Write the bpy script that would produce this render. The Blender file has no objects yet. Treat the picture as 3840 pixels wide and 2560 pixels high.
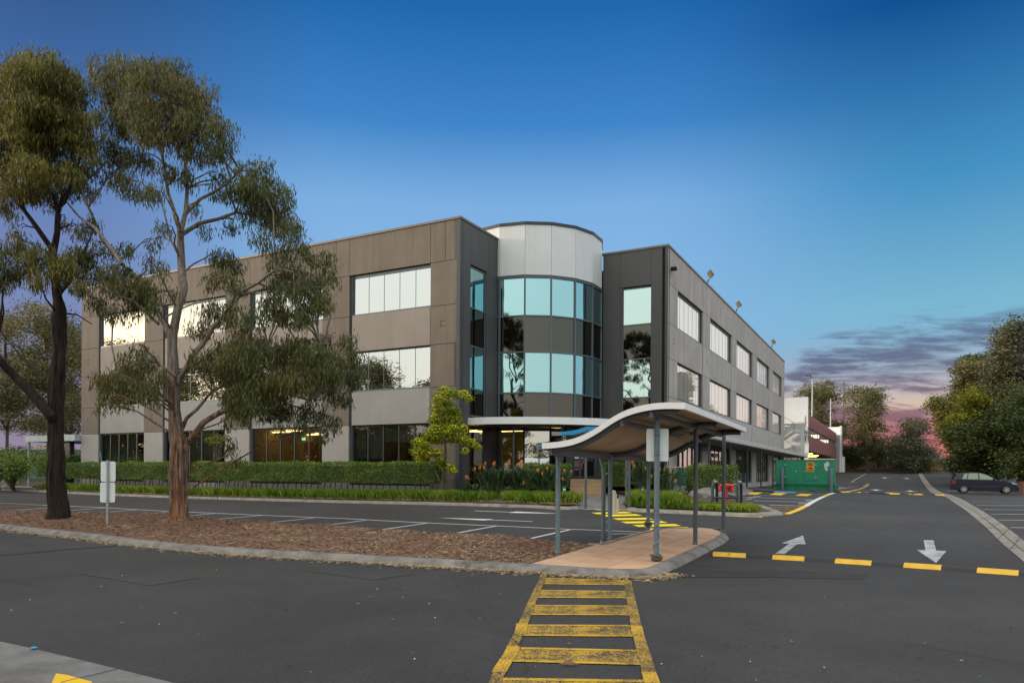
import bpy, bmesh, math, random
import numpy as np
from mathutils import Vector, Matrix, geometry, noise
random.seed(7); rng = np.random.default_rng(11)
SC = bpy.context.scene
COL = SC.collection
# ------------------------------------------------------------------ camera
F = 2712.7; RHO = 0.0061; SH = 492.5; CAMZ = 1.6      # focal length, roll, rise (in pixels of the 3840 frame)
cam_d = bpy.data.cameras.new('camera'); cam = bpy.data.objects.new('camera', cam_d); COL.objects.link(cam)
cam_d.sensor_width = 36; cam_d.sensor_fit = 'HORIZONTAL'; cam_d.lens = 36 * F / 3840
cam_d.shift_y = SH / 3840; cam_d.clip_start = 0.1; cam_d.clip_end = 5000
c_, s_ = math.cos(RHO), math.sin(RHO)
cam.matrix_world = Matrix(((c_, -s_, 0, 0), (0, 0, -1, 0), (s_, c_, 0, CAMZ), (0, 0, 0, 1)))
SC.camera = cam
# ------------------------------------------------------------------ light and exposure
SC.view_settings.view_transform = 'Standard'; SC.view_settings.look = 'None'
SC.view_settings.exposure = 0.0; SC.view_settings.gamma = 1.0
SUN_AZ = math.radians(-83); SUN_EL = math.radians(9)   # azimuth from +Y, clockwise
sun_d = bpy.data.lights.new('sun', 'SUN'); sun = bpy.data.objects.new('sun', sun_d); COL.objects.link(sun)
sun_d.energy = 3.0; sun_d.angle = math.radians(12); sun_d.color = (1.0, 0.80, 0.60)
sdir = Vector((math.sin(SUN_AZ) * math.cos(SUN_EL), math.cos(SUN_AZ) * math.cos(SUN_EL), math.sin(SUN_EL)))
sun.rotation_euler = sdir.to_track_quat('Z', 'Y').to_euler()
W = bpy.data.worlds.new('World'); SC.world = W; W.use_nodes = True
def lin(r, g, b):
    f = lambda c: (c / 255 / 12.92) if c / 255 <= 0.04045 else ((c / 255 + 0.055) / 1.055) ** 2.4
    return (f(r), f(g), f(b), 1.0)
def build_world():
    nt = W.node_tree; N = nt.nodes; L = nt.links; N.clear()
    def inp(sock, v):
        if hasattr(v, 'links') or hasattr(v, 'is_output'): L.new(v, sock)
        else: sock.default_value = v
    def M(op, a, b=0.0, c=0.0, clamp=False):
        n = N.new('ShaderNodeMath'); n.operation = op; n.use_clamp = clamp
        inp(n.inputs[0], a); inp(n.inputs[1], b); inp(n.inputs[2], c); return n.outputs[0]
    def SS(x, lo, hi):
        n = N.new('ShaderNodeMapRange'); n.interpolation_type = 'SMOOTHSTEP'
        inp(n.inputs[0], x); n.inputs[1].default_value = lo; n.inputs[2].default_value = hi
        return n.outputs[0]
    def MIX(f, a, b, mode='MIX'):
        n = N.new('ShaderNodeMix'); n.data_type = 'RGBA'; n.blend_type = mode
        inp(n.inputs[0], f); inp(n.inputs[6], a); inp(n.inputs[7], b); return n.outputs[2]
    def RAMP(x, stops, scale=1.0):
        n = N.new('ShaderNodeValToRGB'); cr = n.color_ramp; inp(n.inputs[0], x)
        while len(cr.elements) < len(stops): cr.elements.new(0.5)
        for e, (p, col) in zip(cr.elements, stops): e.position = p; e.color = col
        return n.outputs[0]
    tc = N.new('ShaderNodeTexCoord'); sep = N.new('ShaderNodeSeparateXYZ'); L.new(tc.outputs['Generated'], sep.inputs[0])
    x, y, z = sep.outputs
    zc = M('MAXIMUM', z, 0.0)
    h = M('SQRT', M('ADD', M('MULTIPLY', x, x), M('ADD', M('MULTIPLY', y, y), 1e-6)))
    hx = M('DIVIDE', x, h); hy = M('DIVIDE', y, h)
    az = M('ARCTAN2', x, y)
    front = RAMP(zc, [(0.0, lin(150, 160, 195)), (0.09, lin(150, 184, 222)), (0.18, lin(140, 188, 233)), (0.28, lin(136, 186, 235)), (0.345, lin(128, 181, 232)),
                      (0.43, lin(66, 138, 208)), (0.54, lin(30, 106, 178)), (0.64, lin(40, 100, 170)), (0.76, (0.75, 0.85, 1.0, 1))])  # last stop, as in the side ramps, raised above view to light the ground
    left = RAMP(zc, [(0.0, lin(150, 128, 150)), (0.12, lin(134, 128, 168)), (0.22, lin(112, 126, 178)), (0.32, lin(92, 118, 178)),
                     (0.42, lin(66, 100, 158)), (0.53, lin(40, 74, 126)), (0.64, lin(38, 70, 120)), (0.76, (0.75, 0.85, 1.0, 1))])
    lf = SS(hx, -0.22, -0.56)
    sky = MIX(M('MULTIPLY', lf, 0.85), front, left)
    rgt = SS(hx, 0.16, 0.52)
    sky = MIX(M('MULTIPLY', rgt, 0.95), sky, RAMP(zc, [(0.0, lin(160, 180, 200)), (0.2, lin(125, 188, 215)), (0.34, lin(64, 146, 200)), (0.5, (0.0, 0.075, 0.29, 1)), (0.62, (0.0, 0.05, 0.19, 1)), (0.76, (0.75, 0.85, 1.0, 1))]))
    # sunset layer low on the right
    low = RAMP(zc, [(0.0, lin(250, 150, 105)), (0.025, lin(222, 132, 118)), (0.055, lin(192, 122, 130)), (0.085, lin(222, 196, 178)),
                    (0.12, lin(176, 182, 198)), (0.2, lin(130, 184, 218))])
    mz = M('SUBTRACT', 1.0, SS(zc, 0.11, 0.2)); ma = M('MULTIPLY', SS(az, 0.24, 0.40), M('SUBTRACT', 1.0, SS(az, 1.0, 1.4)))
    sky = MIX(M('MULTIPLY', mz, ma), sky, low)
    cv = N.new('ShaderNodeCombineXYZ'); L.new(M('MULTIPLY', az, 10.0), cv.inputs[0]); L.new(M('MULTIPLY_ADD', zc, 62.0, M('MULTIPLY', az, 4.0)), cv.inputs[1])
    def NOISE(vec, sc, det=6.0, rough=0.6, dist=0.6):
        n = N.new('ShaderNodeTexNoise'); n.inputs['Scale'].default_value = sc; n.inputs['Detail'].default_value = det
        n.inputs['Roughness'].default_value = rough; n.inputs['Distortion'].default_value = dist; L.new(vec, n.inputs['Vector']); return n.outputs[0]
    n1 = NOISE(cv.outputs[0], 0.45, 9.0, 0.64, 0.8); n2 = NOISE(cv.outputs[0], 1.5, 7.0, 0.62, 0.4)
    nn = M('ADD', M('MULTIPLY', n1, 0.48), M('MULTIPLY', n2, 0.52))
    top = M('SUBTRACT', 1.0, SS(M('SUBTRACT', zc, M('MULTIPLY', SS(az, 0.28, 0.45), 0.085)), 0.075, 0.135))
    cov = M('MULTIPLY', M('MULTIPLY', top, SS(az, 0.27, 0.38)), M('SUBTRACT', 1.0, SS(az, 0.62, 0.72)))
    cm = SS(M('ADD', nn, M('MULTIPLY', cov, 0.17)), 0.585, 0.735)
    cm = M('MULTIPLY', cm, cov)
    ccol = RAMP(zc, [(0.0, lin(190, 88, 84)), (0.05, lin(150, 86, 106)), (0.085, lin(122, 92, 114)), (0.125, lin(94, 94, 122)), (0.2, lin(92, 120, 158))])
    sky = MIX(M('MULTIPLY', cm, 0.86), sky, ccol)
    # faint veil clouds low on the left
    cl = M('MULTIPLY', M('MULTIPLY', SS(hx, -0.3, -0.5), M('SUBTRACT', 1.0, SS(zc, 0.16, 0.34))), SS(n1, 0.45, 0.7))
    sky = MIX(M('MULTIPLY', cl, 0.35), sky, lin(150, 120, 150))
    # bright evening glow behind and to the left of the camera (what the windows mirror)
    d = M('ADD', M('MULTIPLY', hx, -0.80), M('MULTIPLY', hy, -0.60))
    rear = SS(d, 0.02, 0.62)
    rearc = RAMP(zc, [(0.0, (1.25, 1.0, 0.75, 1)), (0.12, (1.2, 1.15, 1.02, 1)), (0.3, (1.22, 1.25, 1.18, 1)), (0.5, (1.7, 1.6, 1.45, 1)), (0.7, (2.3, 2.15, 1.95, 1)), (1.0, (2.0, 1.95, 1.9, 1))])  # upper stops brightened out of view as extra light on the ground
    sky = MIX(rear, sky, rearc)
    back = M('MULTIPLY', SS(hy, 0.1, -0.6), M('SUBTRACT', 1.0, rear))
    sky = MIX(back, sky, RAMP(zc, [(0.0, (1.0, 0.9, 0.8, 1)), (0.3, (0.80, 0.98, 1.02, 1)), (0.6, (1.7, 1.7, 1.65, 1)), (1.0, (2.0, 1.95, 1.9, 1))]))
    fr = M('MULTIPLY', SS(hx, 0.58, 0.63), SS(hy, -0.2, 0.3))  # bright sky added just right of the frame for the side windows to mirror
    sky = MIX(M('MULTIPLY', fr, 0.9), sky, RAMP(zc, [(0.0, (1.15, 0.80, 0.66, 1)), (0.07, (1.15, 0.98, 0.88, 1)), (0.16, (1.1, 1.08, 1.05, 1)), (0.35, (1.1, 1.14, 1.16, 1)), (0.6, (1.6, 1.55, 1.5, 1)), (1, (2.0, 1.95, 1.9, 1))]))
    gl = M('POWER', M('MAXIMUM', M('MULTIPLY_ADD', hx, -0.998, M('MULTIPLY', hy, -0.07)), 0.0), 130.0)
    gl = M('MULTIPLY', gl, M('SUBTRACT', 1.0, SS(zc, 0.05, 0.36)))
    glow = MIX(gl, (0, 0, 0, 1), (2.4, 1.5, 0.55, 1))
    sky = MIX(1.0, sky, glow, 'ADD')
    st = N.new('ShaderNodeTexSky'); st.sky_type = 'NISHITA'; st.sun_disc = False
    st.sun_elevation = SUN_EL; st.sun_rotation = SUN_AZ; st.altitude = 50
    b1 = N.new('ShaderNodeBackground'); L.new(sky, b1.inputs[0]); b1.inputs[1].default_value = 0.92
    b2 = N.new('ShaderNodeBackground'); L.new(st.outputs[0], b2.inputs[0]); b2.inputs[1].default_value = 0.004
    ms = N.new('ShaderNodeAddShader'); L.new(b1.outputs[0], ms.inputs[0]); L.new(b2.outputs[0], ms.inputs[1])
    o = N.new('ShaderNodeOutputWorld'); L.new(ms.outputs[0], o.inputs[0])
    b2.inputs[1].default_value = 0.004
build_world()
W.cycles.sampling_method = 'MANUAL'; W.cycles.sample_map_resolution = 512
SC.cycles.max_bounces = 6; SC.cycles.diffuse_bounces = 2; SC.cycles.glossy_bounces = 4; SC.cycles.transparent_max_bounces = 6
SC.cycles.sample_clamp_indirect = 6.0; SC.cycles.caustics_reflective = False; SC.cycles.caustics_refractive = False
# ------------------------------------------------------------------ geometry helpers
def ray(u, v):
    x = (u - 1920) / F; y = -(v - 1280 - SH) / F
    return Vector((c_ * x - s_ * y, 1.0, s_ * x + c_ * y))
def at(u, v, Y):
    r = ray(u, v); return Vector((r.x * Y, Y, r.z * Y + CAMZ))
K = 1.632653                                          # overview pixels -> frame pixels
TH = 0.4897
AX = Vector((math.cos(TH), -math.sin(TH))); BX = Vector((math.sin(TH), math.cos(TH)))   # p to the right along the front, q into the depth
OA = Vector((ray(1726, 818).x * 32.5, 32.5))
def Wp(p, q, z): return Vector((OA.x + p * AX.x + q * BX.x, OA.y + p * AX.y + q * BX.y, z))
def pq(v): d = Vector((v.x - OA.x, v.y - OA.y)); return d.dot(AX), d.dot(BX)
def hit(u, v, P0, d):
    """ray against the vertical plane through P0 along d: distance along d and height"""
    r = ray(u, v); n = Vector((-d.y, d.x)); t = Vector((P0.x, P0.y)).dot(n) / (r.x * n.x + r.y * n.y)
    P = Vector((r.x * t, t)); return (P - Vector((P0.x, P0.y))).dot(d), r.z * t + CAMZ
def hq(u, v, q): s, z = hit(u, v, Wp(0, q, 0), AX); return s, z
def hp(u, v, p): s, z = hit(u, v, Wp(p, 0, 0), BX); return s, z
# terrain from control points (x, y, z): a thin-plate surface
def cpx(u, v, Y): p = at(u, v, Y); return (p.x, p.y, p.z)
def cq(u, v, q): s, z = hq(u, v, q); w = Wp(s, q, z); return (w.x, w.y, w.z)
CT = [(-30, 0, 0), (0, -12, 0), (30, 0, 0), (0, 3, 0), (-15, 8, 0), (14, 6, 0), (-6, 12, 0), (2.6, 12.4, 0), (6.2, 13.2, 0), cpx(2713, 2010, 18.3),
      cpx(2431, 1990, 18.6), (-9.8, 22, 0.0), (-14, 19.5, 0), (-15.3, 24.2, 0), cq(2000, 1905, -3.3), cq(1200, 1882, -3.3), cq(626, 1866, -3.3), cq(115, 1843, -3.3),
      cpx(2200, 1869, 29.0), cpx(2758, 1936, 24.6), cpx(2797, 1828, 46), cpx(3100, 1846, 50), cpx(3500, 1852, 48), cpx(3700, 1849.6, 54.8), cpx(3760, 1978, 19.7), cpx(3750, 1895, 33),
      cpx(3200, 1772, 108), cpx(3600, 1772, 112), cpx(3300, 1800, 80), cpx(3650, 1800, 84), (-60, 60, 1.0), (-60, 110, 1.4), (-90, 20, 0.3), (90, 60, 0.9), (60, 15, 0.2), (110, 150, 3.2), (0, 150, 2.8), (-100, 180, 2.0), (30, 200, 3.5), (60, -40, 0), (-60, -40, 0)]
CT = np.array(CT, float)
def _U(r2): return np.where(r2 > 1e-9, r2 * np.log(r2 + 1e-12), 0.0)
_nct = len(CT); _d = ((CT[:, None, :2] - CT[None, :, :2]) ** 2).sum(-1) / 900
_Km = _U(_d) + np.eye(_nct) * 0.006; _P = np.c_[np.ones(_nct), CT[:, :2] / 30]
_sol = np.linalg.solve(np.block([[_Km, _P], [_P.T, np.zeros((3, 3))]]), np.r_[CT[:, 2], np.zeros(3)])
def Tn(xy):
    xy = np.asarray(xy, float); xc = np.clip(xy[:, 0], -120, 130); yc = np.clip(xy[:, 1], -50, 210)
    q = np.c_[xc, yc]; d = ((q[:, None] - CT[None, :, :2]) ** 2).sum(-1) / 900
    return _U(d) @ _sol[:_nct] + np.c_[np.ones(len(q)), q / 30] @ _sol[_nct:]
def T(x, y): return float(Tn([(x, y)])[0])
def G(u, v, off=0.0):
    """the point of the ground seen at frame pixel (u, v)"""
    r = ray(u, v); Ys = np.geomspace(1.5, 240, 500)
    f = CAMZ + r.z * Ys - off - Tn(np.c_[r.x * Ys, Ys]); i = np.argmax(f < 0)
    if f[i] >= 0: i = len(Ys) - 1
    if i == 0: Y = Ys[0]
    else: a, b = Ys[i - 1], Ys[i]; Y = a + (b - a) * f[i - 1] / (f[i - 1] - f[i])
    return Vector((r.x * Y, Y, CAMZ + r.z * Y))
def G2(u, v): p = G(u, v); return Vector((p.x, p.y))
# ------------------------------------------------------------------ object helpers
ORG = {}
def tag(o, label=None, cat=None, group=None, kind=None):
    if label: o['label'] = label
    if cat: o['category'] = cat
    if group: o['group'] = group
    if kind: o['kind'] = kind
    return o
def thing(name, loc, label, cat, group=None):
    o = bpy.data.objects.new(name, None); COL.objects.link(o); o.location = loc; o.empty_display_size = 0.2
    ORG[o.name] = Vector(loc); return tag(o, label, cat, group)
def link_mesh(name, verts, faces, mats, parent=None, smooth=False, mi=None, origin=None):
    """mesh from world-space vertices; the parent's place becomes its origin"""
    org = Vector((0, 0, 0))
    if parent is not None: org = ORG[parent.name]
    elif origin is not None: org = Vector(origin)
    v = np.asarray(verts, float).reshape(-1, 3) - np.array(org)
    me = bpy.data.meshes.new(name); me.from_pydata(v.tolist(), [], [list(f) for f in faces])
    for m in (mats if isinstance(mats, (list, tuple)) else [mats]): me.materials.append(m)
    if mi is not None: me.polygons.foreach_set('material_index', mi)
    if smooth: me.polygons.foreach_set('use_smooth', [True] * len(me.polygons))
    me.update(); o = bpy.data.objects.new(name, me); COL.objects.link(o)
    if parent is not None: o.parent = parent; ORG[o.name] = org
    else: o.location = org; ORG[o.name] = org
    return o
class MB:
    def __init__(s): s.v = []; s.f = []; s.m = []; s.cur = 0
    def add(s, vs, fs):
        n = len(s.v); s.v += [tuple(x) for x in vs]; s.f += [[i + n for i in f] for f in fs]; s.m += [s.cur] * len(fs)
    def quad(s, a, b, c, d): s.add([a, b, c, d], [[0, 1, 2, 3]])
    def hexa(s, lo, hi): s.add(list(lo) + list(hi), [[3, 2, 1, 0], [4, 5, 6, 7], [0, 1, 5, 4], [1, 2, 6, 5], [2, 3, 7, 6], [3, 0, 4, 7]])
    def box(s, x0, x1, y0, y1, z0, z1, fn=None):
        fn = fn or (lambda x, y, z: Vector((x, y, z)))
        s.hexa([fn(x0, y0, z0), fn(x1, y0, z0), fn(x1, y1, z0), fn(x0, y1, z0)], [fn(x0, y0, z1), fn(x1, y0, z1), fn(x1, y1, z1), fn(x0, y1, z1)])
    def bar(s, a, b, w, h=None, up=Vector((0, 0, 1))):
        a, b = Vector(a), Vector(b); h = h or w; d = (b - a).normalized(); sd = d.cross(up)
        if sd.length < 1e-4: sd = d.cross(Vector((0, 1, 0)))
        sd.normalize(); u = sd.cross(d).normalized(); sd *= w / 2; u *= h / 2
        s.hexa([a - sd - u, a + sd - u, a + sd + u, a - sd + u], [b - sd - u, b + sd - u, b + sd + u, b - sd + u])
    def tube(s, pts, rad, n=10, caps=True, jit=0.0):
        pts = [Vector(p) for p in pts]; m = len(pts)
        if not isinstance(rad, (list, tuple)): rad = [rad] * m
        t = (pts[1] - pts[0]).normalized(); ref = Vector((1, 0, 0)) if abs(t.x) < 0.8 else Vector((0, 1, 0))
        vs = []; u = t.cross(ref).normalized()
        for i, p in enumerate(pts):
            t = (pts[min(i + 1, m - 1)] - pts[max(i - 1, 0)]).normalized()
            u = (u - t * u.dot(t)).normalized(); w = t.cross(u)
            for k in range(n):
                a = 2 * math.pi * k / n; r = rad[i]
                if jit: r *= 1 + jit * (noise.noise(Vector((math.cos(a) * 2.2, math.sin(a) * 2.2, p.z * 0.9 + i * 0.02))) + 0.5 * noise.noise(Vector((math.cos(a) * 6, math.sin(a) * 6, p.z * 2.2))))
                vs.append(p + u * math.cos(a) * r + w * math.sin(a) * r)
        fs = [[i * n + k, i * n + (k + 1) % n, (i + 1) * n + (k + 1) % n, (i + 1) * n + k] for i in range(m - 1) for k in range(n)]
        if caps: fs += [list(range(n))[::-1], [(m - 1) * n + k for k in range(n)]]
        s.add(vs, fs)
    def lathe(s, c, prof, n=16, axis=None):
        """prof: (radius, height) list about a vertical (or given) axis at c"""
        c = Vector(c); ax = Vector(axis or (0, 0, 1)).normalized(); e1 = ax.orthogonal().normalized(); e2 = ax.cross(e1)
        vs = [c + ax * h + (e1 * math.cos(2 * math.pi * k / n) + e2 * math.sin(2 * math.pi * k / n)) * r for r, h in prof for k in range(n)]
        m = len(prof); fs = [[i * n + k, i * n + (k + 1) % n, (i + 1) * n + (k + 1) % n, (i + 1) * n + k] for i in range(m - 1) for k in range(n)]
        fs += [list(range(n))[::-1], [(m - 1) * n + k for k in range(n)]]; s.add(vs, fs)
    def prism(s, poly, fn, t0, t1):
        """poly: 2D points; fn(a, b, t) -> world"""
        n = len(poly); lo = [fn(a, b, t0) for a, b in poly]; hi = [fn(a, b, t1) for a, b in poly]
        s.add(lo + hi, [list(range(n))[::-1], [n + i for i in range(n)]] + [[i, (i + 1) % n, n + (i + 1) % n, n + i] for i in range(n)])
    def build(s, name, mats, parent=None, smooth=False, origin=None, bevel=0.0, autosmooth=False):
        if not s.v: return None
        o = link_mesh(name, s.v, s.f, mats, parent, smooth, s.m if isinstance(mats, (list, tuple)) else None, origin)
        if bevel:
            b = o.modifiers.new('bevel', 'BEVEL'); b.width = bevel; b.segments = 2; b.limit_method = 'ANGLE'; b.angle_limit = 0.8
        if smooth:
            bm = bmesh.new(); bm.from_mesh(o.data); bmesh.ops.recalc_face_normals(bm, faces=bm.faces); bm.to_mesh(o.data); bm.free()
            o.data.set_sharp_from_angle(angle=0.7)
        return o
def copy_tree(o, loc=None, rotz=None, parent=None):
    c = o.copy(); COL.objects.link(c)
    if parent is not None: c.parent = parent
    if loc is not None: c.location = loc; ORG[c.name] = Vector(loc)
    if rotz is not None: c.rotation_euler = (0, 0, rotz)
    for ch in list(o.children): copy_tree(ch, parent=c)
    return c
# ------------------------------------------------------------------ materials
def _nn(nt, t, **kw):
    n = nt.nodes.new(t)
    for k, v in kw.items(): n.inputs[k].default_value = v
    return n
def mat(name, col, rough=0.7, metal=0.0, var=0.12, scale=2.0, bump=0.0, bscale=40.0, col2=None, c2scale=1.0, c2lo=0.5, c2hi=0.65, streak=0.0, spec=0.5, emit=None, estr=0.0, island=0.0, sheen=0.0, coat=0.0, translucent=0.0):
    m = bpy.data.materials.new(name); m.use_nodes = True; nt = m.node_tree; L = nt.links
    b = nt.nodes['Principled BSDF']; b.inputs['Roughness'].default_value = rough; b.inputs['Metallic'].default_value = metal
    b.inputs['Specular IOR Level'].default_value = spec
    if coat: b.inputs['Coat Weight'].default_value = coat; b.inputs['Coat Roughness'].default_value = 0.08
    tc = nt.nodes.new('ShaderNodeTexCoord'); obj = tc.outputs['Object']
    def mix(f, a, c, mode='MIX'):
        n = nt.nodes.new('ShaderNodeMix'); n.data_type = 'RGBA'; n.blend_type = mode
        for s, v in ((n.inputs[0], f), (n.inputs[6], a), (n.inputs[7], c)):
            if hasattr(v, 'is_output'): L.new(v, s)
            else: s.default_value = v
        return n.outputs[2]
    def mr(x, lo, hi, a=0.0, c=1.0):
        n = nt.nodes.new('ShaderNodeMapRange'); L.new(x, n.inputs[0])
        for i, v in enumerate((lo, hi, a, c)): n.inputs[i + 1].default_value = v
        return n.outputs[0]
    def noi(sc, det=5.0, rgh=0.6, vec=None):
        n = nt.nodes.new('ShaderNodeTexNoise'); n.inputs['Scale'].default_value = sc; n.inputs['Detail'].default_value = det; n.inputs['Roughness'].default_value = rgh
        L.new(vec or obj, n.inputs['Vector']); return n.outputs[0]
    c = (*col[:3], 1.0)
    if col2 is not None: c = mix(mr(noi(c2scale, 6.0, 0.65), c2lo, c2hi), c, (*col2[:3], 1.0))
    if var:
        f = mr(noi(scale), 0.3, 0.7, 1 - var, 1 + var)
        v = nt.nodes.new('ShaderNodeCombineColor'); [L.new(f, v.inputs[i]) for i in range(3)]
        c = mix(1.0, c, v.outputs[0], 'MULTIPLY')
    if streak:
        mp = nt.nodes.new('ShaderNodeMapping'); mp.inputs['Scale'].default_value = (2.6, 2.6, 0.16); L.new(obj, mp.inputs['Vector'])
        f = mr(noi(1.6, 7.0, 0.7, mp.outputs[0]), 0.35, 0.72, 1 + streak * 0.5, 1 - streak)
        v = nt.nodes.new('ShaderNodeCombineColor'); [L.new(f, v.inputs[i]) for i in range(3)]
        c = mix(1.0, c, v.outputs[0], 'MULTIPLY')
    if island:
        g = nt.nodes.new('ShaderNodeNewGeometry'); f = mr(g.outputs['Random Per Island'], 0, 1, 1 - island, 1 + island)
        v = nt.nodes.new('ShaderNodeCombineColor'); [L.new(f, v.inputs[i]) for i in range(3)]
        c = mix(1.0, c, v.outputs[0], 'MULTIPLY')
    if hasattr(c, 'is_output'): L.new(c, b.inputs['Base Color'])
    else: b.inputs['Base Color'].default_value = c
    if bump:
        bp = nt.nodes.new('ShaderNodeBump'); bp.inputs['Strength'].default_value = bump; bp.inputs['Distance'].default_value = 0.02
        L.new(noi(bscale, 4.0, 0.7), bp.inputs['Height']); L.new(bp.outputs[0], b.inputs['Normal'])
    if emit: b.inputs['Emission Color'].default_value = (*emit, 1); b.inputs['Emission Strength'].default_value = estr
    if translucent:
        tr = nt.nodes.new('ShaderNodeBsdfTranslucent'); ms = nt.nodes.new('ShaderNodeMixShader'); ms.inputs[0].default_value = translucent
        if hasattr(c, 'is_output'): L.new(c, tr.inputs[0])
        L.new(b.outputs[0], ms.inputs[1]); L.new(tr.outputs[0], ms.inputs[2]); L.new(ms.outputs[0], nt.nodes['Material Output'].inputs[0])
    return m
def asphalt_nodes(nt, base=0.038, tint=(1.0, 0.99, 0.975)):
    L = nt.links; tc = nt.nodes.new('ShaderNodeTexCoord'); obj = tc.outputs['Object']
    def noi(sc, det=5.0, rgh=0.6, dist=0.0):
        n = nt.nodes.new('ShaderNodeTexNoise'); n.inputs['Scale'].default_value = sc; n.inputs['Detail'].default_value = det
        n.inputs['Roughness'].default_value = rgh; n.inputs['Distortion'].default_value = dist; L.new(obj, n.inputs['Vector']); return n.outputs[0]
    def mr(x, lo, hi, a=0.0, c=1.0):
        n = nt.nodes.new('ShaderNodeMapRange'); L.new(x, n.inputs[0])
        for i, v in enumerate((lo, hi, a, c)): n.inputs[i + 1].default_value = v
        return n.outputs[0]
    def mul(a, b):
        n = nt.nodes.new('ShaderNodeMath'); n.operation = 'MULTIPLY'; L.new(a, n.inputs[0])
        if hasattr(b, 'is_output'): L.new(b, n.inputs[1])
        else: n.inputs[1].default_value = b
        return n.outputs[0]
    f = mul(mr(noi(0.13, 5.0), 0.32, 0.68, 0.68, 1.26), mr(noi(0.55, 7.0, 0.75, 0.8), 0.28, 0.72, 0.78, 1.2))
    f = mul(f, mr(noi(34.0, 4.0, 0.85), 0.28, 0.72, 0.52, 1.5)); f = mul(f, mr(noi(140.0, 2.0, 0.8), 0.3, 0.7, 0.65, 1.4))
    f = mul(f, mr(noi(320.0, 1.0), 0.68, 0.74, 1.0, 2.6))
    f = mul(f, base)
    cc = nt.nodes.new('ShaderNodeCombineColor'); [L.new(mul(f, t), cc.inputs[i]) for i, t in enumerate(tint)]
    mx = nt.nodes.new('ShaderNodeMix'); mx.data_type = 'RGBA'; L.new(mr(noi(0.33, 7.0, 0.75), 0.56, 0.72, 0, 0.35), mx.inputs[0])
    L.new(cc.outputs[0], mx.inputs[6]); mx.inputs[7].default_value = (0.052, 0.040, 0.030, 1)
    return mx.outputs[2], noi(60.0, 3.0, 0.8), noi, mr
def mat_asphalt(name='asphalt', base=0.038, tint=(1.0, 0.99, 0.975)):
    m = bpy.data.materials.new(name); m.use_nodes = True; nt = m.node_tree; b = nt.nodes['Principled BSDF']
    c, h, noi, mr = asphalt_nodes(nt, base, tint); nt.links.new(c, b.inputs['Base Color']); b.inputs['Roughness'].default_value = 0.82; b.inputs['Specular IOR Level'].default_value = 0.35
    bp = nt.nodes.new('ShaderNodeBump'); bp.inputs['Strength'].default_value = 0.55; bp.inputs['Distance'].default_value = 0.012
    nt.links.new(h, bp.inputs['Height']); nt.links.new(bp.outputs[0], b.inputs['Normal']); return m
def mat_paint(name, col, wear=0.5, fine=14.0):
    m = bpy.data.materials.new(name); m.use_nodes = True; nt = m.node_tree; b = nt.nodes['Principled BSDF']; L = nt.links
    c, h, noi, mr = asphalt_nodes(nt); mx = nt.nodes.new('ShaderNodeMix'); mx.data_type = 'RGBA'
    ad = nt.nodes.new('ShaderNodeMath'); ad.operation = 'ADD'; L.new(mr(noi(fine, 7.0, 0.85), 0.3, 0.7, -0.34, 0.34), ad.inputs[0]); L.new(mr(noi(2.3, 5.0, 0.7), 0.3, 0.7, -0.30, 0.30), ad.inputs[1])
    ad2 = nt.nodes.new('ShaderNodeMath'); ad2.operation = 'ADD'; L.new(ad.outputs[0], ad2.inputs[0]); L.new(mr(noi(75.0, 3.0, 0.8), 0.3, 0.7, -0.55, 0.55), ad2.inputs[1])
    t = (wear - 0.5) * 1.6
    L.new(mr(ad2.outputs[0], t - 0.22, t + 0.22, 0.0, 1.0), mx.inputs[0]); L.new(c, mx.inputs[6]); mx.inputs[7].default_value = (*col, 1)
    L.new(mx.outputs[2], b.inputs['Base Color']); b.inputs['Roughness'].default_value = 0.7; b.inputs['Specular IOR Level'].default_value = 0.3; return m
def mat_glass(name, tint=(0.9, 0.95, 0.93), rough=0.01, mirror=0.9, dark=(0.02, 0.022, 0.024), wav=0.004):
    m = bpy.data.materials.new(name); m.use_nodes = True; nt = m.node_tree; L = nt.links; nt.nodes.remove(nt.nodes['Principled BSDF'])
    g = _nn(nt, 'ShaderNodeBsdfGlossy', Color=(*tint, 1), Roughness=rough); d = _nn(nt, 'ShaderNodeBsdfDiffuse', Color=(*dark, 1))
    ms = nt.nodes.new('ShaderNodeMixShader'); ms.inputs[0].default_value = mirror
    L.new(d.outputs[0], ms.inputs[1]); L.new(g.outputs[0], ms.inputs[2]); L.new(ms.outputs[0], nt.nodes['Material Output'].inputs[0])
    if wav:
        tc = nt.nodes.new('ShaderNodeTexCoord'); n = nt.nodes.new('ShaderNodeTexNoise'); n.inputs['Scale'].default_value = 0.9; n.inputs['Detail'].default_value = 1.0
        L.new(tc.outputs['Object'], n.inputs['Vector']); bp = nt.nodes.new('ShaderNodeBump'); bp.inputs['Strength'].default_value = 1.0; bp.inputs['Distance'].default_value = wav
        L.new(n.outputs[0], bp.inputs['Height']); L.new(bp.outputs[0], g.inputs['Normal'])
    return m
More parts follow.
